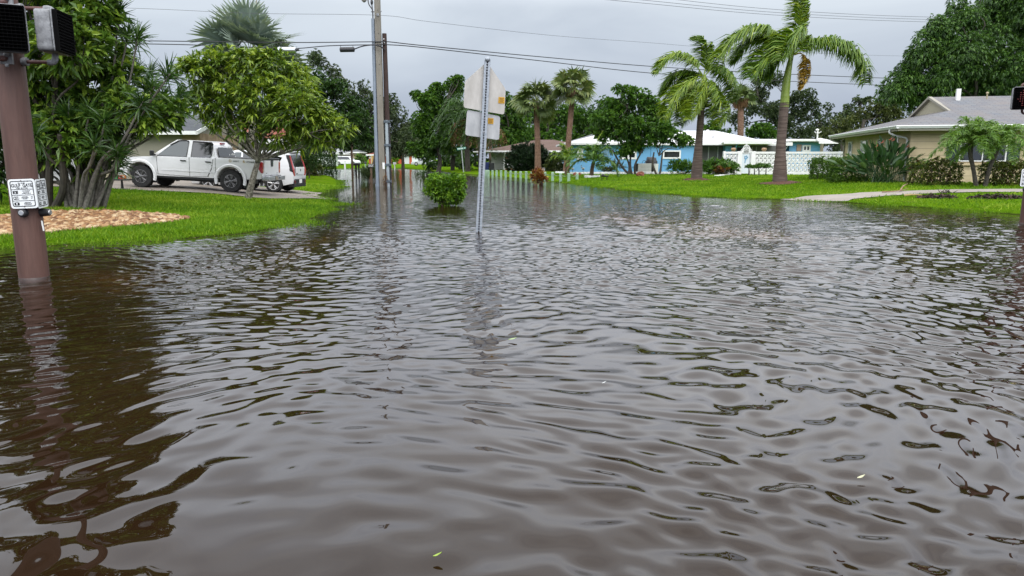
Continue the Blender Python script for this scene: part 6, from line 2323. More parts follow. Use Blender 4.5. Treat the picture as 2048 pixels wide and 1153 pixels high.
# bed cover, rail and tailgate
mb = MB()
mb.box(((XC + tail) / 2, 0, 1.175), (tail - XC - 0.02, W_ * 0.93, 0.05))
mb.box((tail - 0.04, 0, 1.19), (0.12, W_ * 0.90, 0.07))
mb.build('bed_cover', black_trim, TR, world=False, bevel=0.015)
mb = MB()
mb.box((tail + 0.005, 0, 0.90), (0.03, W_ * 0.80, 0.50))
tg = mb.build('tailgate', silver, TR, world=False, bevel=0.012)
mb = MB()
hp = rounded_poly([(-0.13, 1.155), (0.13, 1.155), (0.10, 0.94), (-0.10, 0.94)], 0.02)
mb.prism([(tail + 0.021, y, z) for y, z in hp], (0.012, 0, 0))
mb.build('tailgate_handle', black_trim, tg, world=False)
mb = MB()
mb.lathe((tail + 0.034, 0, 1.075), [(0.04, 0), (0.04, 0.006)], 16, axis='x')
mb.box((tail + 0.036, 0, 1.01), (0.004, 0.09, 0.018))
for y in (-0.60, -0.56, -0.52, 0.52, 0.57):
    mb.box((tail + 0.022, y, 0.715), (0.004, 0.03, 0.028))
mb.box((tail + 0.022, 0.55, 0.665), (0.004, 0.09, 0.02))
mb.build('badge', chrome, tg, world=False)
for sgn in (-1, 1):
    mb = MB()
    pl = rounded_poly([(tail - 0.13, 1.10), (tail + 0.012, 1.10), (tail + 0.012, 0.70), (tail - 0.05, 0.72), (tail - 0.14, 0.86)], 0.03)
    yy = sgn * (W_ / 2 * 0.985)
    mb.prism([(x, yy - sgn * 0.10, z) for x, z in pl], (0, sgn * 0.115, 0))
    tlo = mb.build('tail_light', red_lens, TR, world=False, bevel=0.012)
    mb = MB()
    mb.box((tail + 0.014, yy - sgn * 0.05, 0.80), (0.01, 0.07, 0.10))
    mb.build('reverse_lamp', mat('amber_clear_lens', (0.75, 0.45, 0.30), 0.15), tlo, world=False)
    mb = MB()
    pl = rounded_poly([(nose + 0.05, 0.98), (nose + 0.27, 0.985), (nose + 0.30, 0.90), (nose + 0.12, 0.80), (nose + 0.03, 0.82)], 0.02)
    yy = sgn * (W_ / 2 * 0.80)
    mb.prism([(x, yy - sgn * 0.05, z) for x, z in pl], (0, sgn * 0.085, 0))
    mb.build('headlight', amber if sgn < 0 else mat('clear_lens', (0.6, 0.62, 0.63), 0.1), TR, world=False, bevel=0.01)
mb = MB()
mb.box((tail + 0.10, 0, 0.54), (0.22, W_ * 0.97, 0.15))
mb.box((tail + 0.16, 0, 0.64), (0.10, W_ * 0.50, 0.03))
bpm = mb.build('rear_bumper', mat('bumper_silver', (0.58, 0.6, 0.62), 0.25, metal=0.5), TR, world=False, bevel=0.03, smooth=True)
mb = MB()
mb.box((tail + 0.217, -0.05, 0.545), (0.012, 0.30, 0.13))
mb.build('licence_plate', mat('plate_mix', (0.55, 0.42, 0.25), 0.5, (0.25, 0.28, 0.30), 9), bpm, world=False)
mb = MB()
mb.lathe((tail + 0.215, 0.27, 0.55), [(0.03, -0.005), (0.03, 0.008)], 10, axis='x')
mb.box((tail + 0.08, 0, 0.44), (0.2, 0.5, 0.06))
mb.build('hitch', black_trim, bpm, world=False)
# flares, mud flaps, rocker, mirrors, handles, door gaps
for sgn in (-1, 1):
    for xc in (xF, xR):
        V, F = [], []
        n_ = 22
        for i, t in enumerate(np.linspace(rad(197), rad(-17), n_)):
            for rr, yy in ((A_r - 0.012, 0.90), (A_r + 0.01, 0.965), (A_r + 0.07, 0.972), (A_r + 0.105, 0.93)):
                V.append((xc + rr * math.cos(t), sgn * yy, 0.42 + rr * math.sin(t)))
        for i in range(n_ - 1):
            for j in range(3):
                F.append((i * 4 + j, i * 4 + j + 1, i * 4 + 4 + j + 1, i * 4 + 4 + j))
        mb = MB()
        mb.add(V, F)
        mb.build('fender_flare', silver, TR, world=False, smooth=True, angle=50)
        mb = MB()
        mb.box((xc + A_r + 0.0, sgn * 0.80, 0.36), (0.03, 0.24, 0.34), ry=-0.12)
        mb.build('mud_flap', black_trim, TR, world=False)
    mb = MB()
    mb.box((xF + 0.47, sgn * 1.03, 1.20), (0.11, 0.16, 0.19))
    mb.box((xF + 0.50, sgn * 0.93, 1.15), (0.08, 0.12, 0.06))
    mb.build('side_mirror', black_trim, TR, world=False, bevel=0.03)
mb = MB()
yd = -W_ / 2 * 1.0 - 0.003
for x in (xF + 1.42, xF + 2.28):
    mb.box((x + 0.07, yd - 0.015, 1.00), (0.20, 0.035, 0.035))
mb.build('door_handle', black_trim, TR, world=False, bevel=0.01)
mb = MB()
for x0, z0, x1, z1 in ((xF + 0.60, 0.50, xF + 0.56, 1.10), (xF + 1.70, 0.47, xF + 1.69, 1.12), (XC - 0.04, 0.62, XC - 0.05, 1.15), (xF + 0.60, 0.50, xF + 1.70, 0.47), (xF + 1.70, 0.47, xF + 2.32, 0.50), (xF + 2.32, 0.50, xF + 2.46, 0.78), (xF + 2.46, 0.78, xF + 2.52, 1.11)):
    for q in np.linspace(0, 1, 7)[:-1]:
        z = z0 + (z1 - z0) * (q + 0.083)
        x = x0 + (x1 - x0) * (q + 0.083)
        yy = -W_ / 2 * pf(z) - 0.0005
        mb.box((x, yy, z), (max(0.012, abs(x1 - x0) / 6 + 0.004), 0.006, max(0.012, abs(z1 - z0) / 6 + 0.004)))
mb.build('door_gap', black_trim, TR, world=False)
mb = MB()
mb.box(((xF + xR) / 2 + 0.1, -W_ / 2 - 0.002, 0.655), (wb - 1.25, 0.012, 0.022))
mb.build('side_moulding', silver, TR, world=False)
mb = MB()
mb.box(((xF + xR) / 2, 0, 0.42), (wb - 0.95, W_ * 0.94, 0.08))
mb.box(((xF + xR) / 2, 0, 0.36), (wb + 1.0, 0.7, 0.14))
mb.build('underbody', black_trim, TR, world=False)
for sgn in (-1, 1):
    for xc in (xF, xR):
        wheel(TR, xc, sgn * 0.79, tr_, tr_, 0.25, 0.225, sgn, 6, mat('machined_alloy', (0.36, 0.36, 0.37), 0.35, (0.10, 0.10, 0.105), 7, metal=0.6))
# lettering on the bed side
Mt = Matrix.Translation((xR + 0.33, -W_ / 2 * 0.995 - 0.004, 1.075)) @ Matrix.Rotation(math.pi / 2, 4, 'X')
for s_, dx, m_, sz_ in (('D', -0.33, 'decal_gold', 0.13), ('ESERT', -0.13, 'decal_grey', 0.085), ('R', 0.14, 'decal_gold', 0.13), ('UNNER', 0.36, 'decal_grey', 0.085)):
    mm_ = mat('decal_gold', (0.62, 0.38, 0.05), 0.5) if m_ == 'decal_gold' else mat('decal_grey', (0.22, 0.22, 0.22), 0.5)
    text_mesh(s_, sz_, Mt @ Matrix.Translation((dx, 0, 0)), mm_, TR, 'bed_lettering', 0.002)

# ------------------------------------------------------------------ white hatchback beyond the pickup
Yh_ = 28.6
xr2 = A(548, 372, Yh_)[0]
zg = A(548, 383, Yh_)[2]
SL = thing('hatchback', 'white boxy hatchback with tall red tail lights parked beyond the pickup', 'car', (xr2 - 1.28, Yh_ + 0.9, zg), rad(-2), roty=rad(2))
W2 = 1.80
hR, hF = 1.285, -1.285
hn, ht = hF - 0.80, hR + 0.76
lo2 = ([(hn, 0.50), (hn + 0.1, 0.24), (hF - 0.38, 0.24)] + arc(hF, 0.34, 0.37, math.pi, 0, 13) + [(hF + 0.38, 0.22), (hR - 0.38, 0.22)] + arc(hR, 0.34, 0.37, math.pi, 0, 13)
       + [(hR + 0.38, 0.28), (ht - 0.03, 0.36), (ht, 0.66), (ht - 0.05, 0.98), (hF - 0.1, 0.98), (hn + 0.15, 0.88)])
slab_body('body', lo2, W2, white_car, SL, lambda z: 0.95 + 0.05 * math.sin(min(1, max(0, (z - 0.2) / 0.8)) * 2.4), 0.045, (0.4, 0.55, 0.7, 0.85),
          xprof=lambda x: 1 - 0.12 * max(0, (x - hR) / 0.76) ** 2 - 0.15 * max(0, (hF - x) / 0.8) ** 2)
gh2 = [(hF + 0.05, 0.94), (hF + 0.75, 1.48), (hF + 1.1, 1.585), (hR - 0.2, 1.60), (ht - 0.22, 1.55), (ht - 0.03, 0.98), (ht - 0.03, 0.94)]
pg = lambda z: 0.985 - 0.15 * max(0, (z - 0.96) / 0.62) ** 1.2
slab_body('roof', gh2, W2, white_car, SL, pg, 0.05, (1.1, 1.25, 1.4, 1.5), xprof=lambda x: 1 - 0.12 * max(0, (x - hR) / 0.76) ** 2)
for sgn in (-1, 1):
    tl = lambda x, z: sgn * (W2 / 2 * pg(z) * (1 - 0.12 * max(0, (x - hR) / 0.76) ** 2) + 0.006)
    side_panel('side_window', [(hF + 0.50, 1.02), (hF + 0.88, 1.42), (hF + 1.12, 1.50), (hF + 1.30, 1.50), (hF + 1.30, 1.02)], 0, 0.006 * sgn, clear_glass, SL, tilt=tl)
    side_panel('side_window', [(hF + 1.38, 1.02), (hF + 1.38, 1.50), (hR - 0.15, 1.47), (hR - 0.20, 1.05)], 0, 0.006 * sgn, car_glass, SL, tilt=tl)
    side_panel('side_window', [(hR - 0.12, 1.08), (hR - 0.08, 1.45), (hR + 0.34, 1.36), (hR + 0.22, 1.12)], 0, 0.006 * sgn, car_glass, SL, tilt=tl)
    # tall lamps on the rear corners
    mb = MB()
    xs2 = lambda z: ht - 0.03 - 0.19 * max(0, (z - 0.98) / 0.57) + 0.012
    pl = rounded_poly([(sgn * 0.55, 0.66), (sgn * 0.70, 0.66), (sgn * 0.80, 0.86), (sgn * 0.735, 1.44), (sgn * 0.62, 1.44), (sgn * 0.64, 0.90)], 0.02)
    mb.prism([(xs2(z) - 0.10, y, z) for y, z in pl], (0.125, 0, 0))
    mb.build('tail_light', mat('pinkred_lens', (0.62, 0.05, 0.06), 0.15, coat=0.5), SL, world=False)
    mb = MB()
    pl = rounded_poly([(sgn * 0.50, 0.64), (sgn * 0.71, 0.64), (sgn * 0.825, 0.86), (sgn * 0.755, 1.46), (sgn * 0.56, 1.46), (sgn * 0.60, 0.90)], 0.02)
    mb.prism([(xs2(z) - 0.11, y, z) for y, z in pl], (0.122, 0, 0))
    mb.build('lamp_surround', black_trim, SL, world=False)
mb = MB()
pl = rounded_poly([(-0.54, 0.98), (0.54, 0.98), (0.50, 1.46), (-0.50, 1.46)], 0.08)
mb.prism([(xs2(z) - 0.004, y, z) for y, z in pl], (0.012, 0, 0.003))
mb.build('rear_window', car_glass, SL, world=False)
mb = MB()
pl = rounded_poly([(-0.48, 0.70), (0.48, 0.70), (0.52, 1.00), (-0.52, 1.00)], 0.06)
mb.prism([(ht + 0.005, y, z) for y, z in pl], (0.03, 0, 0))
tgx = mb.build('tailgate', white_car, SL, world=False, bevel=0.012)
mb = MB()
mb.lathe((ht + 0.036, 0, 0.88), [(0.05, 0), (0.05, 0.004)], 14, axis='x')
mb.box((ht + 0.037, -0.40, 0.75), (0.004, 0.16, 0.03))
mb.build('badge', black_trim, tgx, world=False)
mb = MB()
mb.box((ht - 0.20, 0, 1.60), (0.26, 1.15, 0.035))
mb.build('spoiler', white_car, SL, world=False, bevel=0.01)
mb = MB()
pl = rounded_poly([(-0.72, 0.28), (0.72, 0.28), (0.66, 0.53), (-0.66, 0.53)], 0.05)
mb.prism([(ht - 0.02, y, z) for y, z in pl], (0.045, 0, 0))
mb.box((ht - 0.10, 0, 0.27), (0.22, 1.50, 0.10))
bb = mb.build('rear_bumper', black_trim, SL, world=False, bevel=0.012)
mb = MB()
mb.box((ht + 0.03, 0.02, 0.44), (0.012, 0.30, 0.15))
mb.build('licence_plate', white_paint, bb, world=False)
for sgn in (-1, 1):
    mb = MB()
    mb.box((ht + 0.012, sgn * 0.62, 0.42), (0.04, 0.12, 0.13))
    mb.build('reflector', mat('dark_red_lens', (0.2, 0.02, 0.03), 0.2), bb, world=False, bevel=0.01)
    for xc in (hF, hR):
        wheel(SL, xc, sgn * 0.77, 0.335, 0.335, 0.21, 0.235, sgn, 5, alloy)
    mb = MB()
    mb.box((hF + 0.55, sgn * 0.97, 1.05), (0.1, 0.16, 0.13))
    mb.build('side_mirror', white_car, SL, world=False, bevel=0.03)


# ------------------------------------------------------------------ smaller, far cars
def far_car(name, label, cat, u, vb, Y, face, L, H, W3, paint, kind, rz=0.0, group=None):
    """face -1: nose towards -x"""
    p = A(u, vb, Y)
    o = thing(name, label, cat, p, rz, group)
    f = -face
    wb2 = L * 0.60
    r_ = 0.33 if kind != 'van' else 0.37
    xF_, xR_ = f * wb2 / 2 * -1, f * wb2 / 2

    def X(q):            # q along the car from nose (0) to tail (1)
        return f * (q - 0.5) * L
    bz = H * (0.56 if kind == 'sedan' else 0.58)
    a1_, a2_ = (X(0.5) - f * wb2 / 2), (X(0.5) + f * wb2 / 2)
    out_ = [(X(0.0), 0.30), (X(0.03), 0.22)]
    out_ += [(a1_ - f * (r_ + .05), 0.24)] + [(a1_ - f * (r_ + .05) * math.cos(t), 0.33 + (r_ + .05) * math.sin(t)) for t in np.linspace(0, math.pi, 11)] + [(a1_ + f * (r_ + .05), 0.24)]
    out_ += [(a2_ - f * (r_ + .05), 0.24)] + [(a2_ - f * (r_ + .05) * math.cos(t), 0.33 + (r_ + .05) * math.sin(t)) for t in np.linspace(0, math.pi, 11)] + [(a2_ + f * (r_ + .05), 0.24)]
    hood = bz * 0.88
    out_ += [(X(0.98), 0.26), (X(1.0), bz * 0.75), (X(0.985), bz), (X(0.28), bz), (X(0.05), hood), (X(0.0), hood * 0.7)]
    slab_body('body', out_, W3, paint, o, lambda z: 0.95 + 0.05 * math.sin(min(1, max(0, z / bz)) * 2.6), 0.05, (0.4, 0.6, 0.75), xprof=lambda x: 1 - 0.12 * (2 * x / L) ** 4)
    if kind == 'sedan':
        gq = [(0.25, bz - .03), (0.40, H * 0.96), (0.48, H), (0.66, H), (0.74, H * 0.95), (0.90, bz - .03)]
        wq = [(0.31, bz + .04), (0.42, H * 0.93), (0.66, H * 0.94), (0.80, bz + .05)]
    elif kind == 'suv':
        gq = [(0.24, bz - .03), (0.36, H * 0.95), (0.44, H), (0.92, H), (0.97, H * 0.93), (0.99, bz - .03)]
        wq = [(0.30, bz + .04), (0.39, H * 0.92), (0.92, H * 0.93), (0.93, bz + .05)]
    else:
        gq = [(0.20, bz - .03), (0.30, H * 0.95), (0.36, H), (0.98, H), (0.995, H * 0.95), (0.995, bz - .03)]
        wq = None
    pq = lambda z: 0.98 - 0.13 * max(0, (z - bz) / (H - bz))
    slab_body('roof', [(X(q), z) for q, z in gq], W3, paint, o, pq, 0.06, (bz + .15, bz + .3))
    tl = lambda sg: (lambda x, z: sg * (W3 / 2 * pq(z) + 0.008))
    if wq:
        for sg in (-1, 1):
            side_panel('side_window', [(X(q), z) for q, z in wq], 0, 0.006 * sg, car_glass, o, tilt=tl(sg))
    else:
        for sg in (-1, 1):
            for q0, q1 in ((0.25, 0.34), (0.42, 0.58), (0.64, 0.80), (0.84, 0.93)):
                side_panel('side_window', [(X(q0), bz + .06), (X(q0 + 0.01), H * 0.9), (X(q1), H * 0.9), (X(q1), bz + .06)], 0, 0.006 * sg, car_glass, o, tilt=tl(sg))
    mb = MB()
    hwz = W3 / 2 * 0.8
    q0, q1 = gq[0], gq[1]
    mb.add([(X(q0[0] + 0.02) - f * .03, -hwz, bz + .06), (X(q0[0] + 0.02) - f * .03, hwz, bz + .06), (X(q1[0]) - f * .04, hwz * 0.92, H * 0.93), (X(q1[0]) - f * .04, -hwz * 0.92, H * 0.93)], [(0, 1, 2, 3)])
    mb.build('windscreen', car_glass, o, world=False, fix=False)
    for sg in (-1, 1):
        for xc in (a1_, a2_):
            wheel(o, xc, sg * (W3 / 2 - 0.13), r_, r_, 0.2, r_ * 0.62, sg, 5, alloy)
        mb = MB()
        mb.box((X(0.015), sg * W3 * 0.36, hood * 0.78), (0.12, 0.32, 0.13))
        mb.build('headlight', mat('clear_lens', (0.6, 0.62, 0.63), 0.1), o, world=False, bevel=0.02)
        mb = MB()
        mb.box((X(0.99), sg * W3 * 0.38, bz * 0.82), (0.08, 0.22, 0.2))
        mb.build('tail_light', red_lens, o, world=False, bevel=0.02)
    return o


far_car('passenger_van', 'long white van with square windows far down the street behind the clipped hedge', 'van', 664, 329.5, 150, 1, 5.6, 2.05, 1.95, white_car, 'van')
far_car('parked_suv', 'white sport utility car parked just right of the long white van', 'car', 695, 330.5, 146, 1, 4.9, 1.75, 1.9, white_car, 'suv', rz=rad(-8))
far_car('silver_sedan', 'silver saloon half hidden under the middle tree on the far lawn', 'car', 848, 332, 132, -1, 4.6, 1.42, 1.8, mat('pale_silver_paint', (0.55, 0.57, 0.6), 0.35, metal=0.3, coat=0.5), 'sedan', rz=rad(8))
far_car('dark_sedan', 'dark blue saloon behind the cabbage palm trunk at the white house', 'car', 1066, 342.5, 77, -1, 4.5, 1.42, 1.8, mat('navy_paint', (0.012, 0.014, 0.02), 0.25, coat=0.7), 'sedan', rz=rad(5))
far_car('white_sedan', 'light coloured saloon peeping out left of the dark pointed shrub', 'car', 1040, 341.5, 77.5, -1, 4.5, 1.42, 1.8, white_car, 'sedan', rz=rad(70))
# ================================================================== street furniture
pole_paint = mat('brown_pole_paint', (0.085, 0.036, 0.027), 0.62, (0.17, 0.082, 0.062), 2.2, 0.35, 16, stretch=(3, 3, 0.35), contrast=(0.3, 0.7))
pipe_paint = mat('rust_pipe', (0.10, 0.035, 0.03), 0.55, (0.15, 0.06, 0.05), 9)
cast_grey = mat('weathered_aluminium', (0.20, 0.205, 0.22), 0.6, (0.40, 0.41, 0.43), 9, 0.25, 40, metal=0.15)
visor_black = mat('visor_black', (0.0025, 0.0025, 0.003), 0.9, spec=0.1)
sign_white = mat('sign_white', (0.70, 0.73, 0.74), 0.4, (0.76, 0.78, 0.79), 4)
sign_black = mat('sign_black', (0.015, 0.016, 0.02), 0.5)
galv = mat('galvanised_steel', (0.33, 0.37, 0.42), 0.45, (0.50, 0.54, 0.60), 18, 0.1, 30, metal=0.4)


def frame_matrix(o, x, y, n):
    M = Matrix((x, y, n)).transposed().to_4x4()
    M.translation = Vector(o)
    return M


def plate(mb, M, w, h, t, r=0.03, mi=0):
    pl = rounded_poly([(-w / 2, -h / 2), (w / 2, -h / 2), (w / 2, h / 2), (-w / 2, h / 2)], r)
    P = [np.array(M @ Vector((x, y, 0))) for x, y in pl]
    mb.prism(P, np.array(M.to_3x3() @ Vector((0, 0, t))), mi)


def push_sign(parent, M, w=0.30, h=0.335):
    """crossing sign: white plate, black border, rules, three symbols, wording; M is in the parent's own frame"""
    mb = MB()
    plate(mb, M, w, h, 0.004, 0.035)
    s = mb.build('crossing_sign', sign_white, parent, world=False)
    T = lambda x, y, z=0.0: M @ Matrix.Translation((x, y, z))
    mb = MB()
    bw, bh, t = w * 0.86, h * 0.88, 0.009
    outer = rounded_poly([(-bw / 2, -bh / 2), (bw / 2, -bh / 2), (bw / 2, bh / 2), (-bw / 2, bh / 2)], 0.025, 5)
    inner = rounded_poly([(-bw / 2 + t, -bh / 2 + t), (bw / 2 - t, -bh / 2 + t), (bw / 2 - t, bh / 2 - t), (-bw / 2 + t, bh / 2 - t)], 0.018, 5)
    V = [np.array(M @ Vector((x, y, 0.006))) for x, y in outer + inner]
    k = len(outer)
    mb.add(V, [(i, (i + 1) % k, k + (i + 1) % k, k + i) for i in range(k)])
    ys = [bh * 0.17, -bh * 0.05, -bh * 0.27]
    for y in ys:
        V = [np.array(M @ Vector(p)) for p in ((-bw / 2, y - 0.003, 0.006), (bw / 2, y - 0.003, 0.006), (bw / 2, y + 0.003, 0.006), (-bw / 2, y + 0.003, 0.006))]
        mb.add(V, [(0, 1, 2, 3)])
    mb.build('border', sign_black, s, world=False, fix=False)
    rows = [(ys[0] + ys[1]) / 2, (ys[1] + ys[2]) / 2, (ys[2] - bh / 2) / 2]
    for i, y in enumerate(rows):
        mb = MB()
        plate(mb, T(-bw * 0.31, y, 0.0045), bw * 0.22, bh * 0.115, 0.0022, 0.008)
        sy = mb.build('symbol', sign_black, s, world=False)
        mb = MB()
        if i == 0:       # walking figure
            for a, b_, r_ in (((-.002, .004), (0, -.004), .004), ((0, -.004), (-.006, -.014), .0025), ((0, -.004), (.006, -.013), .0025), ((0, .003), (.008, -.001), .002), ((0, .003), (-.007, -.002), .002)):
                mb.tube([np.array(M @ Vector((-bw * .31 + a[0], y + a[1], .0075))), np.array(M @ Vector((-bw * .31 + b_[0], y + b_[1], .0075)))], r_, 5)
            mb.ball(np.array(M @ Vector((-bw * .31 - .002, y + .011, .0075))), 0.0036, n=6, k=4)
        else:            # raised hand
            ox = -bw * (.31 if i == 2 else .365)
            mb.ball(np.array(M @ Vector((ox, y - .005, .0075))), 0.0065, n=8, k=5)
            for q in range(4):
                mb.tube([np.array(M @ Vector((ox - .005 + q * .0035, y - .003, .0075))), np.array(M @ Vector((ox - .006 + q * .004, y + .010, .0075)))], 0.0018, 5)
            if i == 1:
                for q in (0.0, 0.018):
                    plate(mb, T(-bw * .27 + q, y, 0.007), 0.011, 0.022, 0.001, 0.003)
        mb.build('pictogram', sign_white, sy, world=False)
    R = lambda x, y: T(x, y, 0.0055)
    for txt, size, x, y in (('TO  CROSS', 0.017, 0, bh * 0.41), ('GULF  GATE', 0.054, 0, bh * 0.315), ('PUSH  BUTTON', 0.019, 0, bh * 0.215),
                            ('START CROSSING', 0.0115, bw * .16, rows[0] + .014), ('WATCH FOR', 0.0115, bw * .16, rows[0]), ('TURNING VEHICLES', 0.0115, bw * .16, rows[0] - .014),
                            ("DON'T START", 0.0105, bw * .07, rows[1] + .012), ('FINISH CROSSING', 0.0105, bw * .07, rows[1]), ('IF STARTED', 0.0105, bw * .07, rows[1] - .012),
                            ('TIME', 0.010, bw * .37, rows[1] + .010), ('LEFT', 0.010, bw * .37, rows[1] - .006),
                            ('PEDESTRIANS', 0.0115, bw * .16, rows[2] + .012), ('SHOULD NOT BE', 0.0115, bw * .16, rows[2] - .001), ('IN CROSSWALK', 0.0115, bw * .16, rows[2] - .014)):
        text_mesh(txt, size, R(x, y), sign_black, s, 'wording', 0.0006, xs=0.80 if 'GULF' in txt else 0.95, bold=0.0012 if 'GULF' in txt else 0.0003)
    mb = MB()
    for y in (h * 0.445, -h * 0.445):
        mb.ball(np.array(M @ Vector((0, y, 0.006))), 0.006, n=8, k=5)
    mb.build('bolt', mat('rusty_bolt', (0.12, 0.07, 0.05), 0.6), s, world=False)
    return s


def signal_head(parent, c, yaw, w=0.42, h=0.46, d=0.22, red=False):
    """pedestrian signal: face looks along the direction yaw (radians, 0 = +x); c in the parent's frame"""
    n = Vector((math.cos(yaw), math.sin(yaw), 0))
    x = Vector((-math.sin(yaw), math.cos(yaw), 0))
    y = Vector((0, 0, 1))
    M = frame_matrix(Vector(c) - n * d / 2, x, y, n)
    mb = MB()
    plate(mb, M, w, h, d * 0.62, 0.05)
    hd = mb.build('signal_head', cast_grey, parent, world=False, bevel=0.018, smooth=True, angle=50)
    M2 = M @ Matrix.Translation((0, 0, d * 0.64))
    mb = MB()
    plate(mb, M2, w * 1.03, h * 1.03, d * 0.06, 0.05)
    mb.build('door_frame', cast_grey, hd, world=False, bevel=0.006)
    mb = MB()
    M3 = M @ Matrix.Translation((0, 0, d * 0.70))
    plate(mb, M3, w * 0.96, h * 0.96, 0.012, 0.045)
    # egg crate louvre: slanting thin blades inside a hood
    k = 13
    for i in range(k):
        yy = -h * 0.44 + h * 0.88 * i / (k - 1)
        p = M3 @ Matrix.Translation((0, yy, 0.03)) @ Matrix.Rotation(-0.45, 4, 'X')
        c_ = p.translation
        V = [np.array(p @ Vector(q)) for q in ((-w * .46, -.002, -.016), (w * .46, -.002, -.016), (w * .46, -.002, .02), (-w * .46, -.002, .02), (-w * .46, .002, -.016), (w * .46, .002, -.016), (w * .46, .002, .02), (-w * .46, .002, .02))]
        mb.add(V, [(0, 1, 2, 3), (7, 6, 5, 4), (0, 4, 5, 1), (1, 5, 6, 2), (2, 6, 7, 3), (3, 7, 4, 0)])
    k = 11
    for i in range(k):
        xx = -w * 0.44 + w * 0.88 * i / (k - 1)
        V = [np.array(M3 @ Vector(q)) for q in ((xx - .0015, -h * .45, .012), (xx + .0015, -h * .45, .012), (xx + .0015, h * .45, .012), (xx - .0015, h * .45, .012), (xx - .0015, -h * .46, .045), (xx + .0015, -h * .46, .045), (xx + .0015, h * .44, .045), (xx - .0015, h * .44, .045))]
        mb.add(V, [(0, 1, 2, 3), (7, 6, 5, 4), (0, 4, 5, 1), (1, 5, 6, 2), (2, 6, 7, 3), (3, 7, 4, 0)])
    mb.build('louvre', visor_black, hd, world=False)
    mb = MB()
    for s_ in (-1, 1):
        V = [np.array(M3 @ Vector(q)) for q in ((s_ * w * .49, -h * .49, 0), (s_ * w * .49, h * .49, 0), (s_ * w * .49, h * .475, .05), (s_ * w * .49, -h * .49, .05), (s_ * w * .475, -h * .49, 0), (s_ * w * .475, h * .49, 0), (s_ * w * .475, h * .475, .05), (s_ * w * .475, -h * .49, .05))]
        mb.add(V, [(0, 1, 2, 3), (7, 6, 5, 4), (0, 4, 5, 1), (1, 5, 6, 2), (2, 6, 7, 3), (3, 7, 4, 0)])
    for yy in (-h * 0.49, h * 0.475):
        V = [np.array(M3 @ Vector((a, yy + b_, c_))) for c_ in (0.0, 0.05) for a, b_ in ((-w * .475, 0), (w * .475, 0), (w * .475, h * .012), (-w * .475, h * .012))]
        mb.add(V, [(3, 2, 1, 0), (4, 5, 6, 7), (0, 1, 5, 4), (1, 2, 6, 5), (2, 3, 7, 6), (3, 0, 4, 7)])
    mb.build('hood', visor_black, hd, world=False)
    if red:
        mb = MB()
        hand = ["..1.1...", ".11.11..", ".111111.", ".111111.", "1111111.", ".111111.", "..1111..", "..111..."]
        for j, row in enumerate(hand):
            for i, ch in enumerate(row):
                if ch == '1':
                    mb.ball(np.array(M3 @ Vector(((3.5 - i) * -w * .09, (3.5 - j) * h * .095, 0.055))), 0.010, n=6, k=4)
        mb.build('hand_symbol', mat('dim_red_led', (0.28, 0.02, 0.02), 0.4), hd, world=False)
    return hd


def signal_pole(label, base, r, Hp, group):
    o = thing('signal_pole', label, 'signal pole', base, group=group)
    mb = MB()
    mb.lathe((0, 0, 0), [(r * 1.03, -0.6), (r * 1.02, 0.6), (r * 0.99, 2.0), (r * 0.95, Hp)], 36)
    mb.build('shaft', pole_paint, o, world=False, smooth=True, angle=60)
    mb = MB()
    mb.lathe((0, 0, 0), [(r * 1.02, -0.1), (r * 1.032, -0.09), (r * 1.031, 0.055), (r * 1.012, 0.06)], 36)
    mb.build('wet_band', mat('wet_pole_stain', (0.045, 0.022, 0.015), 0.25, (0.085, 0.045, 0.032), 9, stretch=(1, 1, 3)), o, world=False, smooth=True)
    return o


B1 = G(70, 566)
r1 = 0.157
B1 = B1 * (1 + r1 / np.linalg.norm(B1[:2]))
B1[2] = 0
SP = signal_pole('brown steel signal pole at the left with two black crossing signals and push buttons', B1, r1, 5.2, 'brown crossing signal poles')
loc = lambda u, v, Y: A(u, v, Y) - B1
# head that faces the camera, cut by the picture edge
signal_head(SP, loc(6, 57, 8.20), rad(-60), 0.44, 0.49, 0.20)
signal_head(SP, loc(113, 66, 8.62), rad(10), 0.44, 0.455, 0.27)
yP = 8.62
for (u0, v0), (u1, v1), (u2, v2) in (((40, 16), (92, 18), (104, 27)), ((50, 124), (100, 125), (110, 114))):      # pipes and elbows
    mb = MB()
    mb.tube([loc(u0 - 12, v0, yP), loc(u1, v1, yP)], 0.021, 10)
    a = mb.build('bracket_arm', pipe_paint, SP, world=False, smooth=True)
    mb = MB()
    mb.tube(catmull([loc(u1 - 3, v1, yP), loc(u1 + 6, v1, yP), loc(u2, (v1 + v2) / 2, yP), loc(u2 + 1, v2 + (6 if v2 > v1 else -6), yP)], 5), 0.034, 10)
    mb.build('elbow', cast_grey, a, world=False, smooth=True)
    mb = MB()
    mb.lathe(loc(u0, v0, yP), [(0.045, -0.03), (0.05, 0.0), (0.045, 0.03)], 12, axis='x')
    mb.build('collar', cast_grey, a, world=False, smooth=True)
for v0 in (5, 118):
    mb = MB()
    mb.tube([loc(22, v0 - 1, 8.45), loc(6, v0 - 1, 8.28), loc(-40, v0, 8.2)], 0.03, 10)
    a = mb.build('bracket_arm', pipe_paint, SP, world=False, smooth=True)
    mb = MB()
    mb.box(loc(13, v0 - 3, 8.36), (0.12, 0.06, 0.15), rz=0.3)
    mb.ball(loc(12, v0 - 8, 8.32), 0.028, n=10, k=6)
    mb.ball(loc(14, v0 + 13, 8.34), 0.022, n=10, k=6)
    mb.build('clamp', cast_grey, a, world=False, bevel=0.012)
M1 = frame_matrix(loc(46, 388, 8.41), Vector((1, 0.05, 0)).normalized(), Vector((0, 0, 1)), Vector((0.05, -1, 0)).normalized())
push_sign(SP, M1 @ Matrix.Rotation(rad(2), 4, 'Z'))
nx = Vector((0.97, 0.22, 0)).normalized()
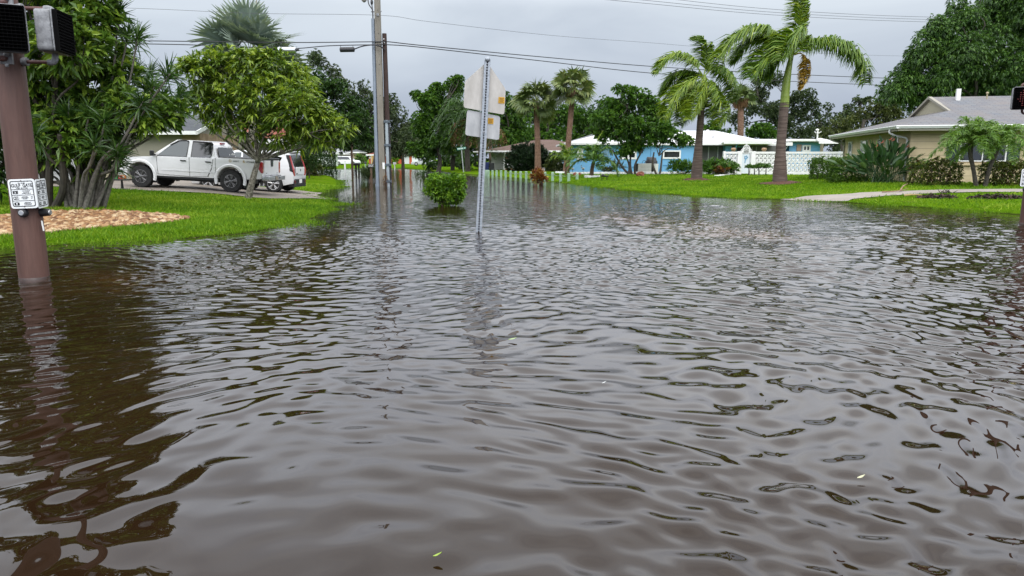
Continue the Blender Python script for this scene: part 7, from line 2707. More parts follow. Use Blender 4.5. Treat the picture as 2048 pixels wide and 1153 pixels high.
M2 = frame_matrix(loc(83, 387, 8.60), Vector((-0.22, 0.97, 0)).normalized(), Vector((0, 0, 1)), nx)
push_sign(SP, M2 @ Matrix.Rotation(rad(2), 4, 'Z'))
mb = MB()
mb.box(np.array(M2.translation) - np.array(nx) * 0.025, (0.05, 0.10, 0.33), rz=0.2)
mb.build('mounting_bar', sign_black, SP, world=False)
for (u, v, Y, ax) in ((46, 426, 8.44, Vector((0.1, -1, 0))), (80, 425, 8.64, Vector((1.0, 0.0, 0)))):
    ax.normalize()
    c = loc(u, v, Y)
    mb = MB()
    mb.tube([c - np.array(ax) * 0.03, c + np.array(ax) * 0.02, c + np.array(ax) * (0.035 if ax.y < -0.9 else 0.115)], [0.052, 0.05, 0.042], 20)
    pb = mb.build('push_button', sign_black, SP, world=False, bevel=0.006)
    mb = MB()
    q = 0.035 if ax.y < -0.9 else 0.115
    mb.tube([c + np.array(ax) * q, c + np.array(ax) * (q + 0.012)], [0.032, 0.028], 18)
    mb.build('button_cap', alloy, pb, world=False, bevel=0.003)
mb = MB()
mb.box(loc(85.5, 452, 8.56), (0.012, 0.012, 0.12), ry=-0.1)
mb.build('tape_strip', white_paint, SP, world=False)

B2 = G(2056, 452)
r2 = 0.165
SP2 = signal_pole('brown steel signal pole cut off by the right picture edge', B2 * np.array([1, 1, 0]) * (1 + r2 / np.linalg.norm(B2[:2])), r2, 5.0, 'brown crossing signal poles')
o2 = np.array(SP2.location)
l2 = lambda u, v, Y: A(u, v, Y) - o2
Y2 = B2[1]
signal_head(SP2, l2(2050, 197, Y2 - 0.15), rad(-112), 0.46, 0.46, 0.24, red=True)
mb = MB()
mb.tube(catmull([l2(2044, 217, Y2), l2(2045, 226, Y2), l2(2056, 229, Y2), l2(2070, 229, Y2)], 4), 0.024, 8)
mb.tube(catmull([l2(2044, 178, Y2), l2(2045, 170, Y2), l2(2056, 167, Y2), l2(2070, 167, Y2)], 4), 0.024, 8)
mb.build('bracket_arm', pipe_paint, SP2, world=False, smooth=True)
M3 = frame_matrix(l2(2053, 356, Y2 - 0.02), Vector((1, 0.25, 0)).normalized(), Vector((0, 0, 1)), Vector((0.25, -1, 0)).normalized())
push_sign(SP2, M3, 0.30, 0.37)
mb = MB()
c = l2(2050, 379, Y2 - 0.04)
mb.tube([c, c + np.array([0, -0.07, 0])], [0.06, 0.05], 18)
pb = mb.build('push_button', sign_black, SP2, world=False, bevel=0.006)
mb = MB()
mb.tube([c + np.array([0, -0.07, 0]), c + np.array([0, -0.08, 0])], [0.03, 0.027], 14)
mb.build('button_cap', alloy, pb, world=False)

# ------------------------------------------------------------------ utility poles
conc_pole = mat('pole_concrete', (0.22, 0.20, 0.165), 0.85, (0.34, 0.31, 0.26), 2.5, 0.3, 30, stretch=(2, 2, 0.4))
conduit_g = mat('grey_conduit', (0.24, 0.29, 0.36), 0.5, (0.30, 0.35, 0.43), 1.5)
creosote = mat('creosote_wood', (0.035, 0.017, 0.014), 0.85, (0.075, 0.04, 0.032), 6, 0.4, 20, stretch=(4, 4, 0.4))
Bu = G(766, 373)
Yu = Bu[1]
UP = thing('concrete_pole', 'tall square concrete utility pole with a grey conduit standing in the flood', 'utility pole', Bu)
mb = MB()
zt = A(757, -60, Yu)[2]
mb.box((0, 0, zt / 2 - 0.3), (0.315, 0.30, zt + 0.6), taper=0.90)
mb.build('shaft', conc_pole, UP, world=False, bevel=0.02)
mb = MB()
for v, dx in ((192, 0.0), (68, 0.02), (330, -0.03), (130, 0.0), (22, 0.0)):
    z = A(760, v, Yu)[2]
    mb.lathe((dx + 0.03, -0.148, z), [(0.018, -0.012), (0.018, 0.004)], 8, axis='y')
mb.build('bolt_hole', sign_black, UP, world=False)
mb = MB()
zc = A(748, 38, Yu)[2]
zm = A(748, 255, Yu)[2]
mb.tube([(-0.275, -0.02, -0.5), (-0.275, -0.02, zm)], 0.105, 12)
mb.tube([(-0.275, -0.02, zm), (-0.245, -0.02, zc)], 0.092, 12)
mb.tube([(-0.275, -0.02, -0.5), (-0.275, -0.02, 0.12)], 0.135, 12)
mb.build('conduit', conduit_g, UP, world=False, smooth=True)
mb = MB()
p = A(752, 24, Yu) - Bu
mb.box((-0.2, -0.02, p[2]), (0.26, 0.06, 0.05))
mb.box((0.03, -0.16, A(757, 31, Yu)[2]), (0.12, 0.03, 0.14))
mb.box((0.17, -0.1, A(757, 24, Yu)[2]), (0.1, 0.05, 0.05))
mb.build('bracket', cast_grey, UP, world=False)
mb = MB()
for k, (u, v) in enumerate([(735, -8), (741, -8)]):
    q = A(u, v, Yu) - Bu
    mb.tube(catmull([(-0.245, -0.04, zc - 0.1), (-0.25, -0.05, p[2] + 0.05), q + np.array([0.05, 0, -0.4]), q], 5), 0.028, 7)
q = A(743.5, 5, Yu) - Bu
mb.ball(q, (0.07, 0.06, 0.14), n=8, k=6)
mb.build('riser_cable', sign_black, UP, world=False, smooth=True)
mb = MB()
q = A(728, -3, Yu) - Bu
mb.lathe(q, [(0.04, -0.2), (0.13, -0.12), (0.15, 0.0), (0.06, 0.12), (0.05, 0.3)], 12)
mb.tube([q + np.array([0, 0, 0.25]), q + np.array([0.9, 0, 0.6])], 0.03, 6)
mb.build('insulator', mat('porcelain', (0.42, 0.40, 0.38), 0.4), UP, world=False, smooth=True)
mb = MB()
mb.box((0.10, -0.165, A(770, 332, Yu)[2]), (0.12, 0.03, 0.34))
mb.build('tag_plate', white_paint, UP, world=False)

Bw = G(777.5, 373)
WP = thing('wooden_pole', 'shorter dark brown wooden pole with strapped grey conduits beside the concrete pole', 'utility pole', Bw)
zt = A(771, 67, Bw[1])[2]
mb = MB()
mb.tube([(0.02, 0.1, -0.5), (0.0, 0.1, zt * 0.5), (-0.01, 0.1, zt)], [0.15, 0.135, 0.115], 14)
mb.build('shaft', creosote, WP, world=False, smooth=True, angle=50)
mb = MB()
zs = A(775, 241, Bw[1])[2]
mb.tube([(0.0, -0.11, -0.5), (0.0, -0.11, zs)], 0.085, 10)
mb.build('conduit', mat('pale_conduit', (0.36, 0.42, 0.46), 0.5, (0.42, 0.48, 0.52), 2), WP, world=False, smooth=True)
mb = MB()
mb.tube([(0.12, -0.07, -0.5), (0.12, -0.07, zs)], 0.035, 8)
mb.build('conduit', sign_black, WP, world=False, smooth=True)
for v in (244, 291, 330, 363):
    z = A(775, v, Bw[1])[2]
    mb = MB()
    mb.box((0.015, -0.10, z), (0.30, 0.23, 0.13))
    mb.box((0.17, -0.20, z + 0.05), (0.09, 0.03, 0.03))
    mb.box((0.17, -0.20, z - 0.05), (0.09, 0.03, 0.03))
    mb.build('strap', mat('strap_grey', (0.10, 0.13, 0.16), 0.5), WP, world=False, bevel=0.01)
mb = MB()
for v in (79, 86):
    mb.ball((-0.03 if v < 80 else 0.0, -0.03, A(771, v, Bw[1])[2]), 0.035, n=8, k=5)
mb.build('bolt', mat('bright_bolt', (0.7, 0.7, 0.7), 0.4), WP, world=False)
V = leaf_quads(Bw + np.array([-0.15, -0.25, 0.05]) + rng.normal(size=(90, 3)) * np.array([0.06, 0.05, 0.2]) + np.array([0, 0, 0.2]), rng.normal(size=(90, 3)) + np.array([0, -0.3, 0.4]), 0.16, 0.035)
o = quads_obj('dry_vine', V, rng.random(90), L_dead)
tag(o, 'dry brown vine clump at the foot of the two utility poles', 'vine')

# ------------------------------------------------------------------ overhead lines
wire_b = mat('black_cable', (0.012, 0.013, 0.018), 0.6)
wire_g = mat('grey_wire', (0.10, 0.105, 0.12), 0.5)


def cable(name, label, pts, r, m, group='overhead lines across the street'):
    P = catmull([A(u, v, Y) for u, v, Y in pts], 8)
    mb = MB()
    mb.tube(P, r, 6)
    return single(mb, name, label, 'cable', m, P[0], group, smooth=True, fix=False)


cable('overhead_wire', 'topmost thin wire crossing the street through the concrete pole bracket', [(-400, -2, 38.8), (240, 16, 38.8), (500, 27, 38.8), (757, 31, 38.8), (860, 44, 41), (1100, 71, 47), (1300, 86, 53), (1444, 97, 57), (1710, 110, 62), (1900, 114, 64)], 0.009, wire_g)
cable('overhead_cable', 'upper black cable crossing the street past both utility poles', [(-400, 76, 39), (275, 82, 39), (560, 85.5, 39), (748, 84, 39), (776, 84, 39.3), (850, 92, 41), (1080, 114, 47), (1300, 133, 53), (1520, 146, 58), (1751, 156, 62), (1900, 160, 64)], 0.024, wire_b)
cable('overhead_cable', 'lower black cable carrying the two hanging splice cases', [(-400, 80, 38.9), (275, 88, 38.9), (450, 93, 38.9), (556, 97, 38.9), (600, 97, 38.9), (660, 92, 38.9), (748, 90, 38.9), (776, 90, 39.3), (850, 96, 41), (1080, 122, 47), (1300, 146.5, 53), (1520, 160, 58), (1750, 170.5, 62), (1900, 177, 64)], 0.024, wire_b)
cable('drop_cable', 'short black cable drooping from the splice case to the wooden pole', [(708, 99, 38.85), (725, 93, 38.8), (745, 90.5, 38.75), (760, 93, 38.8), (770, 101, 39.1)], 0.03, wire_b)
for i, (y0, y1, lb) in enumerate([(-6, 31, 'uppermost of the three high parallel wires at the top right'), (2, 36, 'middle of the three high parallel wires at the top right'), (8, 41, 'lowest of the three high parallel wires at the top right')]):
    cable('power_line', lb, [(1000, y0 - 28, 46), (1150, y0 - 14, 49), (1300, y0, 52), (1520, y0 + (y1 - y0) * 0.62, 56), (1750, y1, 60), (2000, y1 + 7, 64)], 0.014, wire_g, 'high power lines at the top right')
mb = MB()
a, b_ = A(556, 100.5, 38.8), A(592, 100.5, 38.8)
mb.tube([a, a + (b_ - a) * 0.02, a + (b_ - a) * 0.98, b_], [0.12, 0.15, 0.15, 0.12], 16)
mb.tube([b_, b_ + np.array([0.14, 0, 0.03])], 0.07, 8, 1)
for q in (0.1, 0.9):
    p = a + (b_ - a) * q
    mb.tube([p + np.array([0, 0, 0.14]), p + np.array([0, 0, 0.20])], 0.015, 5)
single(mb, 'splice_case', 'silver cylinder splice case hanging under the lower black cable', 'splice case', [chrome, sign_black], a, smooth=True)
mb = MB()
a, b_ = A(680, 100, 38.8), A(709, 99.5, 38.8)
mb.tube([a, a + (b_ - a) * 0.03, a + (b_ - a) * 0.97, b_], [0.10, 0.125, 0.125, 0.09], 12)
for q in (0.05, 0.9):
    p = a + (b_ - a) * q
    mb.tube([p + np.array([0, 0, 0.1]), p + np.array([0, 0, 0.22])], 0.012, 5)
single(mb, 'splice_case', 'small black splice case hanging between the silver case and the poles', 'splice case', sign_black, a, smooth=True)

# ------------------------------------------------------------------ school crossing sign seen from behind
Bs = G(955, 466)
Ys = Bs[1]
SS = thing('road_sign', 'leaning road sign seen from behind, pentagon plate over a square plate', 'road sign', Bs)
p0, p1 = Bs + np.array([0, 0, -0.4]) - (A(975, 121, Ys) - Bs) * 0.02, A(975, 121, Ys)
ax = unit(p1 - p0)
Lp = np.linalg.norm(p1 - p0)
xx = unit(np.cross(np.array([0, 1.0, 0]), ax))
yy_ = np.cross(ax, xx)
mb = MB()
wch = 0.056
for z in np.arange(0, Lp, 0.0508):      # perforated square tube: rungs between two side strips
    c = p0 + ax * (z + 0.0254)
    for s_ in (-1, 1):
        pass
    P = [c + xx * a * wch * 0.28 + ax * b_ for a, b_ in ((-1, -0.0254), (1, -0.0254), (1, -0.012), (-1, -0.012))]
    mb.prism(P, yy_ * 0.003)
for s_ in (-1, 1):
    P = [p0 + xx * s_ * wch * 0.27, p0 + xx * s_ * wch, p1 + xx * s_ * wch, p1 + xx * s_ * wch * 0.27]
    mb.prism(P, yy_ * 0.003)
    P = [p0 + xx * s_ * wch, p0 + xx * s_ * wch + yy_ * 0.05, p1 + xx * s_ * wch + yy_ * 0.05, p1 + xx * s_ * wch]
    mb.prism(P, xx * s_ * 0.003)
mb.ball(p1 + ax * 0.02, (0.055, 0.05, 0.05), n=12, k=8)
mb.build('post', galv, SS, fix=True)
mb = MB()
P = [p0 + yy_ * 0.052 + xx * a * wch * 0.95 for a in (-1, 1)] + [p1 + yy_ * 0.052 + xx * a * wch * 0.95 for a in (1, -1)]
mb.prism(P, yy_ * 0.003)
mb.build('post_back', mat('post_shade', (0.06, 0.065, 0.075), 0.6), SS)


def brushed(name, c0, c1):
    return mat(name, c0, 0.38, c1, 3.0, 0.08, 40, metal=0.25, stretch=(1.2, 1.2, 0.5))


def back_plate(name, px, rnd, m):
    Yp = Ys + 0.085
    pts = [A(u, v, Yp + (u - 970) * 0.0012) for u, v in px]
    P2 = rounded_poly([(p[0], p[2]) for p in pts], rnd, 5)
    yq = lambda x: Yp + (x - pts[0][0]) * 0.12
    mb = MB()
    mb.prism([(x, yq(x), z) for x, z in P2], (0, 0.006, 0))
    return mb.build(name, m, SS)


pl1 = back_plate('pentagon_plate', [(974, 124), (930, 163), (927, 215.5), (1008.5, 230), (1011.5, 179)], [0.01, 0.05, 0.05, 0.05, 0.05], brushed('plate_warm', (0.50, 0.47, 0.43), (0.62, 0.59, 0.55)))
pl2 = back_plate('square_plate', [(934, 219.5), (930, 270.5), (998, 280.5), (1000.5, 233)], 0.05, brushed('plate_grey', (0.42, 0.43, 0.44), (0.56, 0.56, 0.56)))
stk = mat('yellow_sticker', (0.85, 0.50, 0.01), 0.5, (0.75, 0.36, 0.01), 30)
for pl, (u, v, sz_) in ((pl1, (1003, 201, 12)), (pl2, (981.5, 242.5, 11))):
    c = A(u, v, Ys + 0.085 + (A(u, v, Ys)[0] - A(974 if v < 215 else 934, 220, Ys)[0]) * 0.12 - 0.010)
    s_ = S(sz_, Ys) / 2
    mb = MB()
    mb.prism([c + xx * a * s_ + np.array([0, a * s_ * 0.12, 0]) + ax * b_ * s_ for a, b_ in ((-1, -1), (1, -1), (1, 1), (-1, 1))], (0, -0.002, 0))
    st = mb.build('sticker', stk, pl)
    mb = MB()
    for k in range(5):
        w_ = s_ * (0.8 - 0.25 * (k % 2))
        c2 = c + ax * s_ * (0.62 - 0.31 * k) + np.array([0, -0.004, 0])
        mb.prism([c2 + xx * a * w_ + np.array([0, a * w_ * 0.12, 0]) + ax * b_ * s_ * 0.08 for a, b_ in ((-1, -1), (1, -1), (1, 1), (-1, 1))], (0, -0.001, 0))
    mb.build('sticker_print', mat('brown_print', (0.35, 0.17, 0.01), 0.6), st)
mb = MB()
for u, v in ((972, 150), (969.5, 205), (967.5, 238), (965.5, 265)):
    mb.lathe(A(u + 1, v, Ys - 0.012), [(0.014, -0.006), (0.012, 0.008)], 8, axis='y')
mb.build('bolt', cast_grey, SS)

# ------------------------------------------------------------------ mint post and chain fence standing in the water
PF = thing('post_fence', 'row of short mint green posts joined by chain along the flooded lawn edge', 'fence', G(1060, 361))
mint = mat('mint_paint', (0.25, 0.42, 0.27), 0.7, (0.40, 0.56, 0.40), 7, 0.1, 30)
fx = [(95, 676, 800), (130, 677, 803), (165, 678, 805), (242, 680, 812), (320, 683, 815), (405, 685, 818), (492, 688, 822), (588, 690, 832), (685, 699, 838), (780, 704, 842), (887, 703, 852), (995, 710, 860),
      (1130, 716, 872), (1248, 717, 885), (1395, 718, 900), (1548, 736, 912), (1705, 738, 920), (1865, 744, 898)]
tops = []
for x, t, b_ in fx:
    u, vt, vb = 960 + x / 9.61, 270 + t / 9.61, 270 + b_ / 9.61
    B = G(u, vb)
    zt = A(u, vt, B[1])[2]
    mb = MB()
    hw = 0.085
    mb.box((B[0], B[1], zt / 2 - 0.2), (hw * 2, hw * 2, zt + 0.4 - 0.06))
    mb.box((B[0], B[1], zt - 0.025), (hw * 2.3, hw * 2.3, 0.05), taper=0.7)
    mb.build('fence_post', mint, PF, bevel=0.008)
    tops.append(np.array([B[0], B[1], zt - 0.10]))
for a, b_ in zip(tops[6:-1], tops[7:]):
    mb = MB()
    mb.tube(catmull([a, (a + b_) / 2 - np.array([0, 0, 0.10]), b_], 5), 0.016, 5)
    mb.build('chain', mat('grey_chain', (0.25, 0.28, 0.25), 0.5), PF, fix=False)
mb = MB()
p = tops[-1]
mb.box((p[0], p[1], 0.03), (0.42, 0.36, 0.12))
mb.build('post_footing', mat('pale_concrete', (0.42, 0.37, 0.32)), PF, bevel=0.03)

# ------------------------------------------------------------------ street name sign
Bn = G(928, 347)
NS = thing('street_name_sign', 'small green street name blade on a thin leaning post by the palms', 'street sign', Bn)
t_ = A(922, 290, Bn[1])
mb = MB()
mb.tube([Bn - np.array([0, 0, 0.3]), t_], 0.05, 8)
mb.build('post', mat('pale_post', (0.42, 0.46, 0.44), 0.6), NS, smooth=True)
mb = MB()
a, b_ = A(914, 298.6, Bn[1] - 0.08), A(932, 296.2, Bn[1] - 0.08)
hh = S(4.6, Bn[1])
mb.prism([a - np.array([0, 0, hh / 2]), b_ - np.array([0, 0, hh / 2]), b_ + np.array([0, 0, hh / 2]), a + np.array([0, 0, hh / 2])], (0, 0.03, 0))
bl = mb.build('name_blade', mat('sign_green', (0.04, 0.30, 0.20), 0.45), NS)
mb = MB()
d = b_ - a
for q0, q1 in ((0.08, 0.13), (0.16, 0.20), (0.23, 0.27), (0.30, 0.36), (0.42, 0.47), (0.50, 0.53), (0.56, 0.61), (0.64, 0.68), (0.80, 0.84), (0.87, 0.91)):
    c0_, c1_ = a + d * q0 + np.array([0, -0.006, 0]), a + d * q1 + np.array([0, -0.006, 0])
    mb.prism([c0_ - np.array([0, 0, hh * .26]), c1_ - np.array([0, 0, hh * .26]), c1_ + np.array([0, 0, hh * .26]), c0_ + np.array([0, 0, hh * .26])], (0, 0.004, 0))
mb.build('lettering', white_paint, bl)

# ------------------------------------------------------------------ mailboxes
def mailbox(label, u, vt, vb, base_v, Y, Lx, m, post_m, number=None, post_w=0.12, two=False, num_size=0.2):
    B = A(u, base_v, Y)
    B[2] = min(B[2], hz(B[0], Y)) if hz(B[0], Y) > 0 else 0
    o = thing('mailbox', label, 'mailbox', B)
    zt, zb = A(u, vt, Y)[2], A(u, vb, Y)[2]
    h = zt - zb
    mb = MB()
    for dx in ((-0.12, 0.3) if two else (0.0,)):
        mb.box((B[0] + dx * Lx, Y, (zb + B[2] - 0.3) / 2), (post_w, post_w, zb - B[2] + 0.3))
    mb.build('post', post_m, o)
    mb = MB()
    pr = [(-h * 0.42, 0), (h * 0.42, 0), (h * 0.42, h * 0.55)] + [(h * 0.42 * math.cos(t), h * 0.55 + h * 0.45 * math.sin(t)) for t in np.linspace(0.2, math.pi - 0.2, 9)] + [(-h * 0.42, h * 0.55)]
    mb.prism([(B[0] - Lx / 2, Y + y, zb + z) for y, z in pr], (Lx, 0, 0))
    bx = mb.build('box', m, o, bevel=0.01)
    if number:
        M = frame_matrix(Vector((B[0], Y - h * 0.42 - 0.006, zb + h * 0.42)) - Vector(origin_of(o)), Vector((1, 0, 0)), Vector((0, 0, 1)), Vector((0, -1, 0)))
        text_mesh(number, num_size, M, white_paint, bx, 'number', 0.003)
    return o


blk = mat('mailbox_black', (0.012, 0.012, 0.013), 0.35, spec=0.6)
mailbox('black mailbox with white numbers rising from the grassy clump', 743, 328.7, 335.5, 358, 46.5, S(12, 46.5), blk, bark_br, '2963', num_size=0.15)
mailbox('black mailbox with white numbers between the cabbage palms', 1084, 336, 344, 366, 45, S(11.5, 45), blk, blk, '6625', num_size=0.16)
mailbox('black mailbox on two dark posts in the flooded side street', 714, 326, 331.5, 347, 70, S(13, 70), blk, blk, two=True, post_w=0.16)
mailbox('white mailbox on a white post before the orange house', 789.5, 325, 329.5, 337, 108, S(6, 108), white_paint, white_paint, post_w=0.14)
mailbox('pale green mailbox post left of the grassy clump', 731.5, 324, 328, 340, 90, S(4.5, 90), blk, mint, post_w=0.16)


def simple_post(name, label, cat, u, vt, vb, Y, r, m, cap=None):
    B = A(u, vb, Y)
    B[2] = hz(B[0], Y) if hz(B[0], Y) > 0 else 0
    zt = A(u, vt, Y)[2]
    mb = MB()
    mb.box((B[0], Y, (zt + B[2] - 0.3) / 2), (r * 2, r * 2, zt - B[2] + 0.3))
    mb.box((B[0], Y, zt), (r * 2.6, r * 2.6, r * 0.5), taper=0.6)
    return single(mb, name, label, cat, m, B, bevel=0.01)


simple_post('wooden_post', 'tall thin brown wooden post under the dark tree', 'post', 705, 268, 347.5, 68, 0.085, bark_br)
simple_post('white_post', 'short white post on the far lawn before the white van', 'post', 690, 322, 335, 110, 0.10, white_paint)

# ------------------------------------------------------------------ bins, grill, boxes and garden pieces
def bin_(label, u, vt, vb, Y, w_, m, lid):
    B = A(u, vb, Y)
    B[2] = hz(B[0], Y)
    h = A(u, vt, Y)[2] - B[2]
    o = thing('wheelie_bin', label, 'bin', B, group='bins beside the white house')
    mb = MB()
    mb.box((0, 0, h * 0.5 + 0.02), (w_ * 0.8, w_ * 0.85, h * 0.92), taper=1.2)
    mb.build('body', m, o, world=False, bevel=0.03)
    mb = MB()
    mb.box((0, 0, h * 0.985), (w_ * 1.02, w_ * 1.08, h * 0.06), taper=0.9)
    mb.box((0, w_ * 0.55, h * 0.93), (w_ * 0.8, 0.06, 0.05))
    mb.build('lid', lid, o, world=False, bevel=0.02)
    for s_ in (-1, 1):
        mb = MB()
        mb.lathe((s_ * w_ * 0.38, w_ * 0.42, 0.12), [(0.12, -0.03), (0.12, 0.03)], 14, axis='x')
        mb.build('wheel', rubber, o, world=False)


bin_('blue wheeled bin beside the white house wall', 974, 325, 339, 77.5, S(9, 77.5), mat('bin_blue', (0.01, 0.025, 0.16), 0.5), mat('bin_blue', (0.01, 0.025, 0.16)))
bin_('dark grey wheeled bin right beside the blue one', 984, 326.5, 340, 77.2, S(10, 77.2), mat('bin_grey', (0.02, 0.021, 0.026), 0.5), mat('bin_grey', (0.02, 0.021, 0.026)))
bin_('pale round topped bin left of the blue one', 966.5, 327, 339, 77.8, S(6, 77.8), mat('bin_pale', (0.35, 0.4, 0.36), 0.6), mat('bin_pale', (0.35, 0.4, 0.36)))

Bg = A(1302, 346, 61)
Bg[2] = hz(Bg[0], 61)
GR = thing('covered_grill', 'barbecue under a black cover behind the white quilted box', 'grill', Bg)
hz_ = A(1302, 316.5, 61)[2] - Bg[2]
mb = MB()
mb.box((0, 0, hz_ * 0.42), (S(22, 61), 0.75, hz_ * 0.84), taper=0.96)
mb.lathe((-S(9, 61), 0, hz_ * 0.80), [(0.36, 0), (0.34, S(18, 61) * 0.5), (0.30, S(18, 61))], 14, axis='x')
mb.build('cover', mat('black_cover', (0.010, 0.010, 0.013), 0.5, (0.03, 0.03, 0.034), 5, 0.8, 7), GR, world=False, bevel=0.07, smooth=True, angle=50)
mb = MB()
mb.tube(catmull([(-S(20, 61), -0.35, hz_ * 0.62), (-S(18, 61), -0.38, hz_ * 0.80), (-S(14, 61), -0.38, hz_ * 0.82), (-S(11, 61), -0.36, hz_ * 0.64)], 4), 0.02, 5)
mb.tube(catmull([(-S(16, 61), -0.35, hz_ * 0.60), (-S(13, 61), -0.36, hz_ * 0.78), (-S(9, 61), -0.36, hz_ * 0.74)], 4), 0.02, 5)
mb.build('handle', blk, GR, world=False)
Bx = A(1288, 346, 59.8)
Bx[2] = hz(Bx[0], 59.8)
hb = A(1288, 327.2, 59.8)[2] - Bx[2]
QB = thing('quilted_box', 'white quilted box standing on a dark base before the blue wall', 'box', Bx)
mb = MB()
mb.box((0, 0, hb * 0.55), (S(26, 59.8), 0.5, hb * 0.88))
for i in range(9):
    for j in range(6):
        mb.ball((S(26, 59.8) * (-0.44 + 0.11 * i), -0.245, hb * (0.18 + 0.145 * j)), (0.055, 0.03, 0.055), n=6, k=4)
mb.build('body', mat('quilt_white', (0.66, 0.66, 0.63), 0.7), QB, world=False)
mb = MB()
mb.box((0, 0, hb * 0.05), (S(25, 59.8), 0.46, hb * 0.1))
mb.box((-S(15, 59.8), 0.05, hb * 0.5), (S(4, 59.8), 0.4, hb * 0.98))
mb.build('base', blk, QB, world=False)
Bf = A(1311, 346, 60.6)
Bf[2] = hz(Bf[0], 60.6)
mb = MB()
mb.box(Bf + np.array([0, 0, 0.36]), (S(8, 60), 0.5, 0.72))
mb.box(Bf + np.array([0, 0, 0.75]), (S(8.6, 60), 0.54, 0.06))
mb.box(Bf + np.array([-0.09, -0.255, 0.4]), (0.02, 0.02, 0.5))
single(mb, 'white_cabinet', 'small white cabinet right of the covered barbecue', 'cabinet', white_paint, Bf, bevel=0.015)


def rock(label, u, v, Y, w_, h, m, seed):
    r_ = np.random.default_rng(seed)
    B = A(u, v, Y)
    B[2] = hz(B[0], Y)
    mb = MB()
    mb.ball(B + np.array([0, 0, h * 0.35]), (w_ / 2, w_ * 0.4, h * 0.65), n=14, k=9)
    mb.v = [tuple(np.array(p) + r_.normal(size=3) * w_ * 0.035) for p in mb.v]
    single(mb, 'red_rock', label, 'rock', m, B, 'red rocks on the blue house lawn')


red_st = mat('red_sandstone', (0.20, 0.055, 0.035), 0.9, (0.33, 0.12, 0.075), 5, 0.6, 8)
rock('flat red rock on the lawn in front of the white quilted box', 1280, 356, 51, S(16, 51), S(9, 51), red_st, 3)
rock('red rock just left of the young palm ring', 1150, 354, 56, S(8, 56), S(6, 56), red_st, 4)
rock('smaller red rock touching the one by the young palm ring', 1159, 354.5, 56.2, S(6, 56), S(5, 56), red_st, 5)


def stone_ring(label, u, v, rpx, Y):
    B = A(u, v, Y)
    B[2] = hz(B[0], Y)
    mb = MB()
    r = S(rpx, Y)
    V, F = [], []
    k = 40
    for j in range(k):
        a = 2 * math.pi * j / k
        for rr, z in ((r - 0.12, -0.05), (r - 0.11, 0.12), (r + 0.02, 0.13), (r + 0.04, -0.05)):
            V.append(B + np.array([rr * math.cos(a), rr * math.sin(a), z + 0.015 * math.sin(j * 2.1)]))
    for j in range(k):
        for i in range(3):
            F.append((j * 4 + i, j * 4 + i + 1, ((j + 1) % k) * 4 + i + 1, ((j + 1) % k) * 4 + i))
    mb.add(V, F)
    single(mb, 'ring_edging', label, 'garden edging', white_paint, B, 'white rings on the lawn')


stone_ring('white ring edging round the young feathery palm', 1184, 356, 15, GH(1183, 355)[1])
stone_ring('flat white ring edging under the variegated bush', 1122, 351, 11, 64)

Bm = A(1209, 363, 45.5)
Bm[2] = hz(Bm[0], 45.5)
mb = MB()
s_ = S(1, 45.5)
for dx in (-6, -3, 4, 7):
    mb.tube([Bm + np.array([dx * s_, 0.1 * (dx % 2), 0]), Bm + np.array([dx * s_ * 0.9, 0, 8 * s_])], 0.02, 5)
mb.tube(catmull([Bm + np.array([-7 * s_, 0, 8 * s_]), Bm + np.array([-2 * s_, 0, 8.5 * s_]), Bm + np.array([4 * s_, 0, 7 * s_]), Bm + np.array([7 * s_, 0, 8 * s_])], 4), [0.035, 0.06, 0.045, 0.02], 7)
mb.tube(catmull([Bm + np.array([-6 * s_, 0, 8 * s_]), Bm + np.array([-5 * s_, 0, 10.5 * s_]), Bm + np.array([-2 * s_, 0, 11 * s_])], 4), [0.03, 0.025, 0.03], 6)
mb.tube(catmull([Bm + np.array([6 * s_, 0, 8 * s_]), Bm + np.array([8 * s_, 0, 10 * s_]), Bm + np.array([5 * s_, 0, 12 * s_])], 4), 0.018, 5)
single(mb, 'garden_sculpture', 'black wire animal sculpture standing on the wet lawn', 'sculpture', blk, Bm)
for i, (u, lb) in enumerate([(1145, 'small dark garden bird figure by the corner of the blue house'), (1166, 'small dark garden bird figure between the corner and the young palm')]):
    p = A(u, 346, 63)
    p[2] = hz(p[0], 63)
    mb = MB()
    mb.tube([p, p + np.array([0, 0, 0.28])], 0.02, 5)
    mb.ball(p + np.array([0, 0, 0.36]), (0.14, 0.08, 0.10), n=10, k=6)
    mb.tube(catmull([p + np.array([-0.1, 0, 0.40]), p + np.array([-0.16, 0, 0.52]), p + np.array([-0.11, 0, 0.62]), p + np.array([-0.2, 0, 0.60])], 4), [0.035, 0.025, 0.03, 0.008], 6)
    single(mb, 'bird_figure', lb, 'garden figure', mat('figure_dark', (0.03, 0.05, 0.04), 0.6, (0.5, 0.5, 0.45), 6, contrast=(0.5, 0.55)), p, 'bird figures by the blue wall', smooth=True)

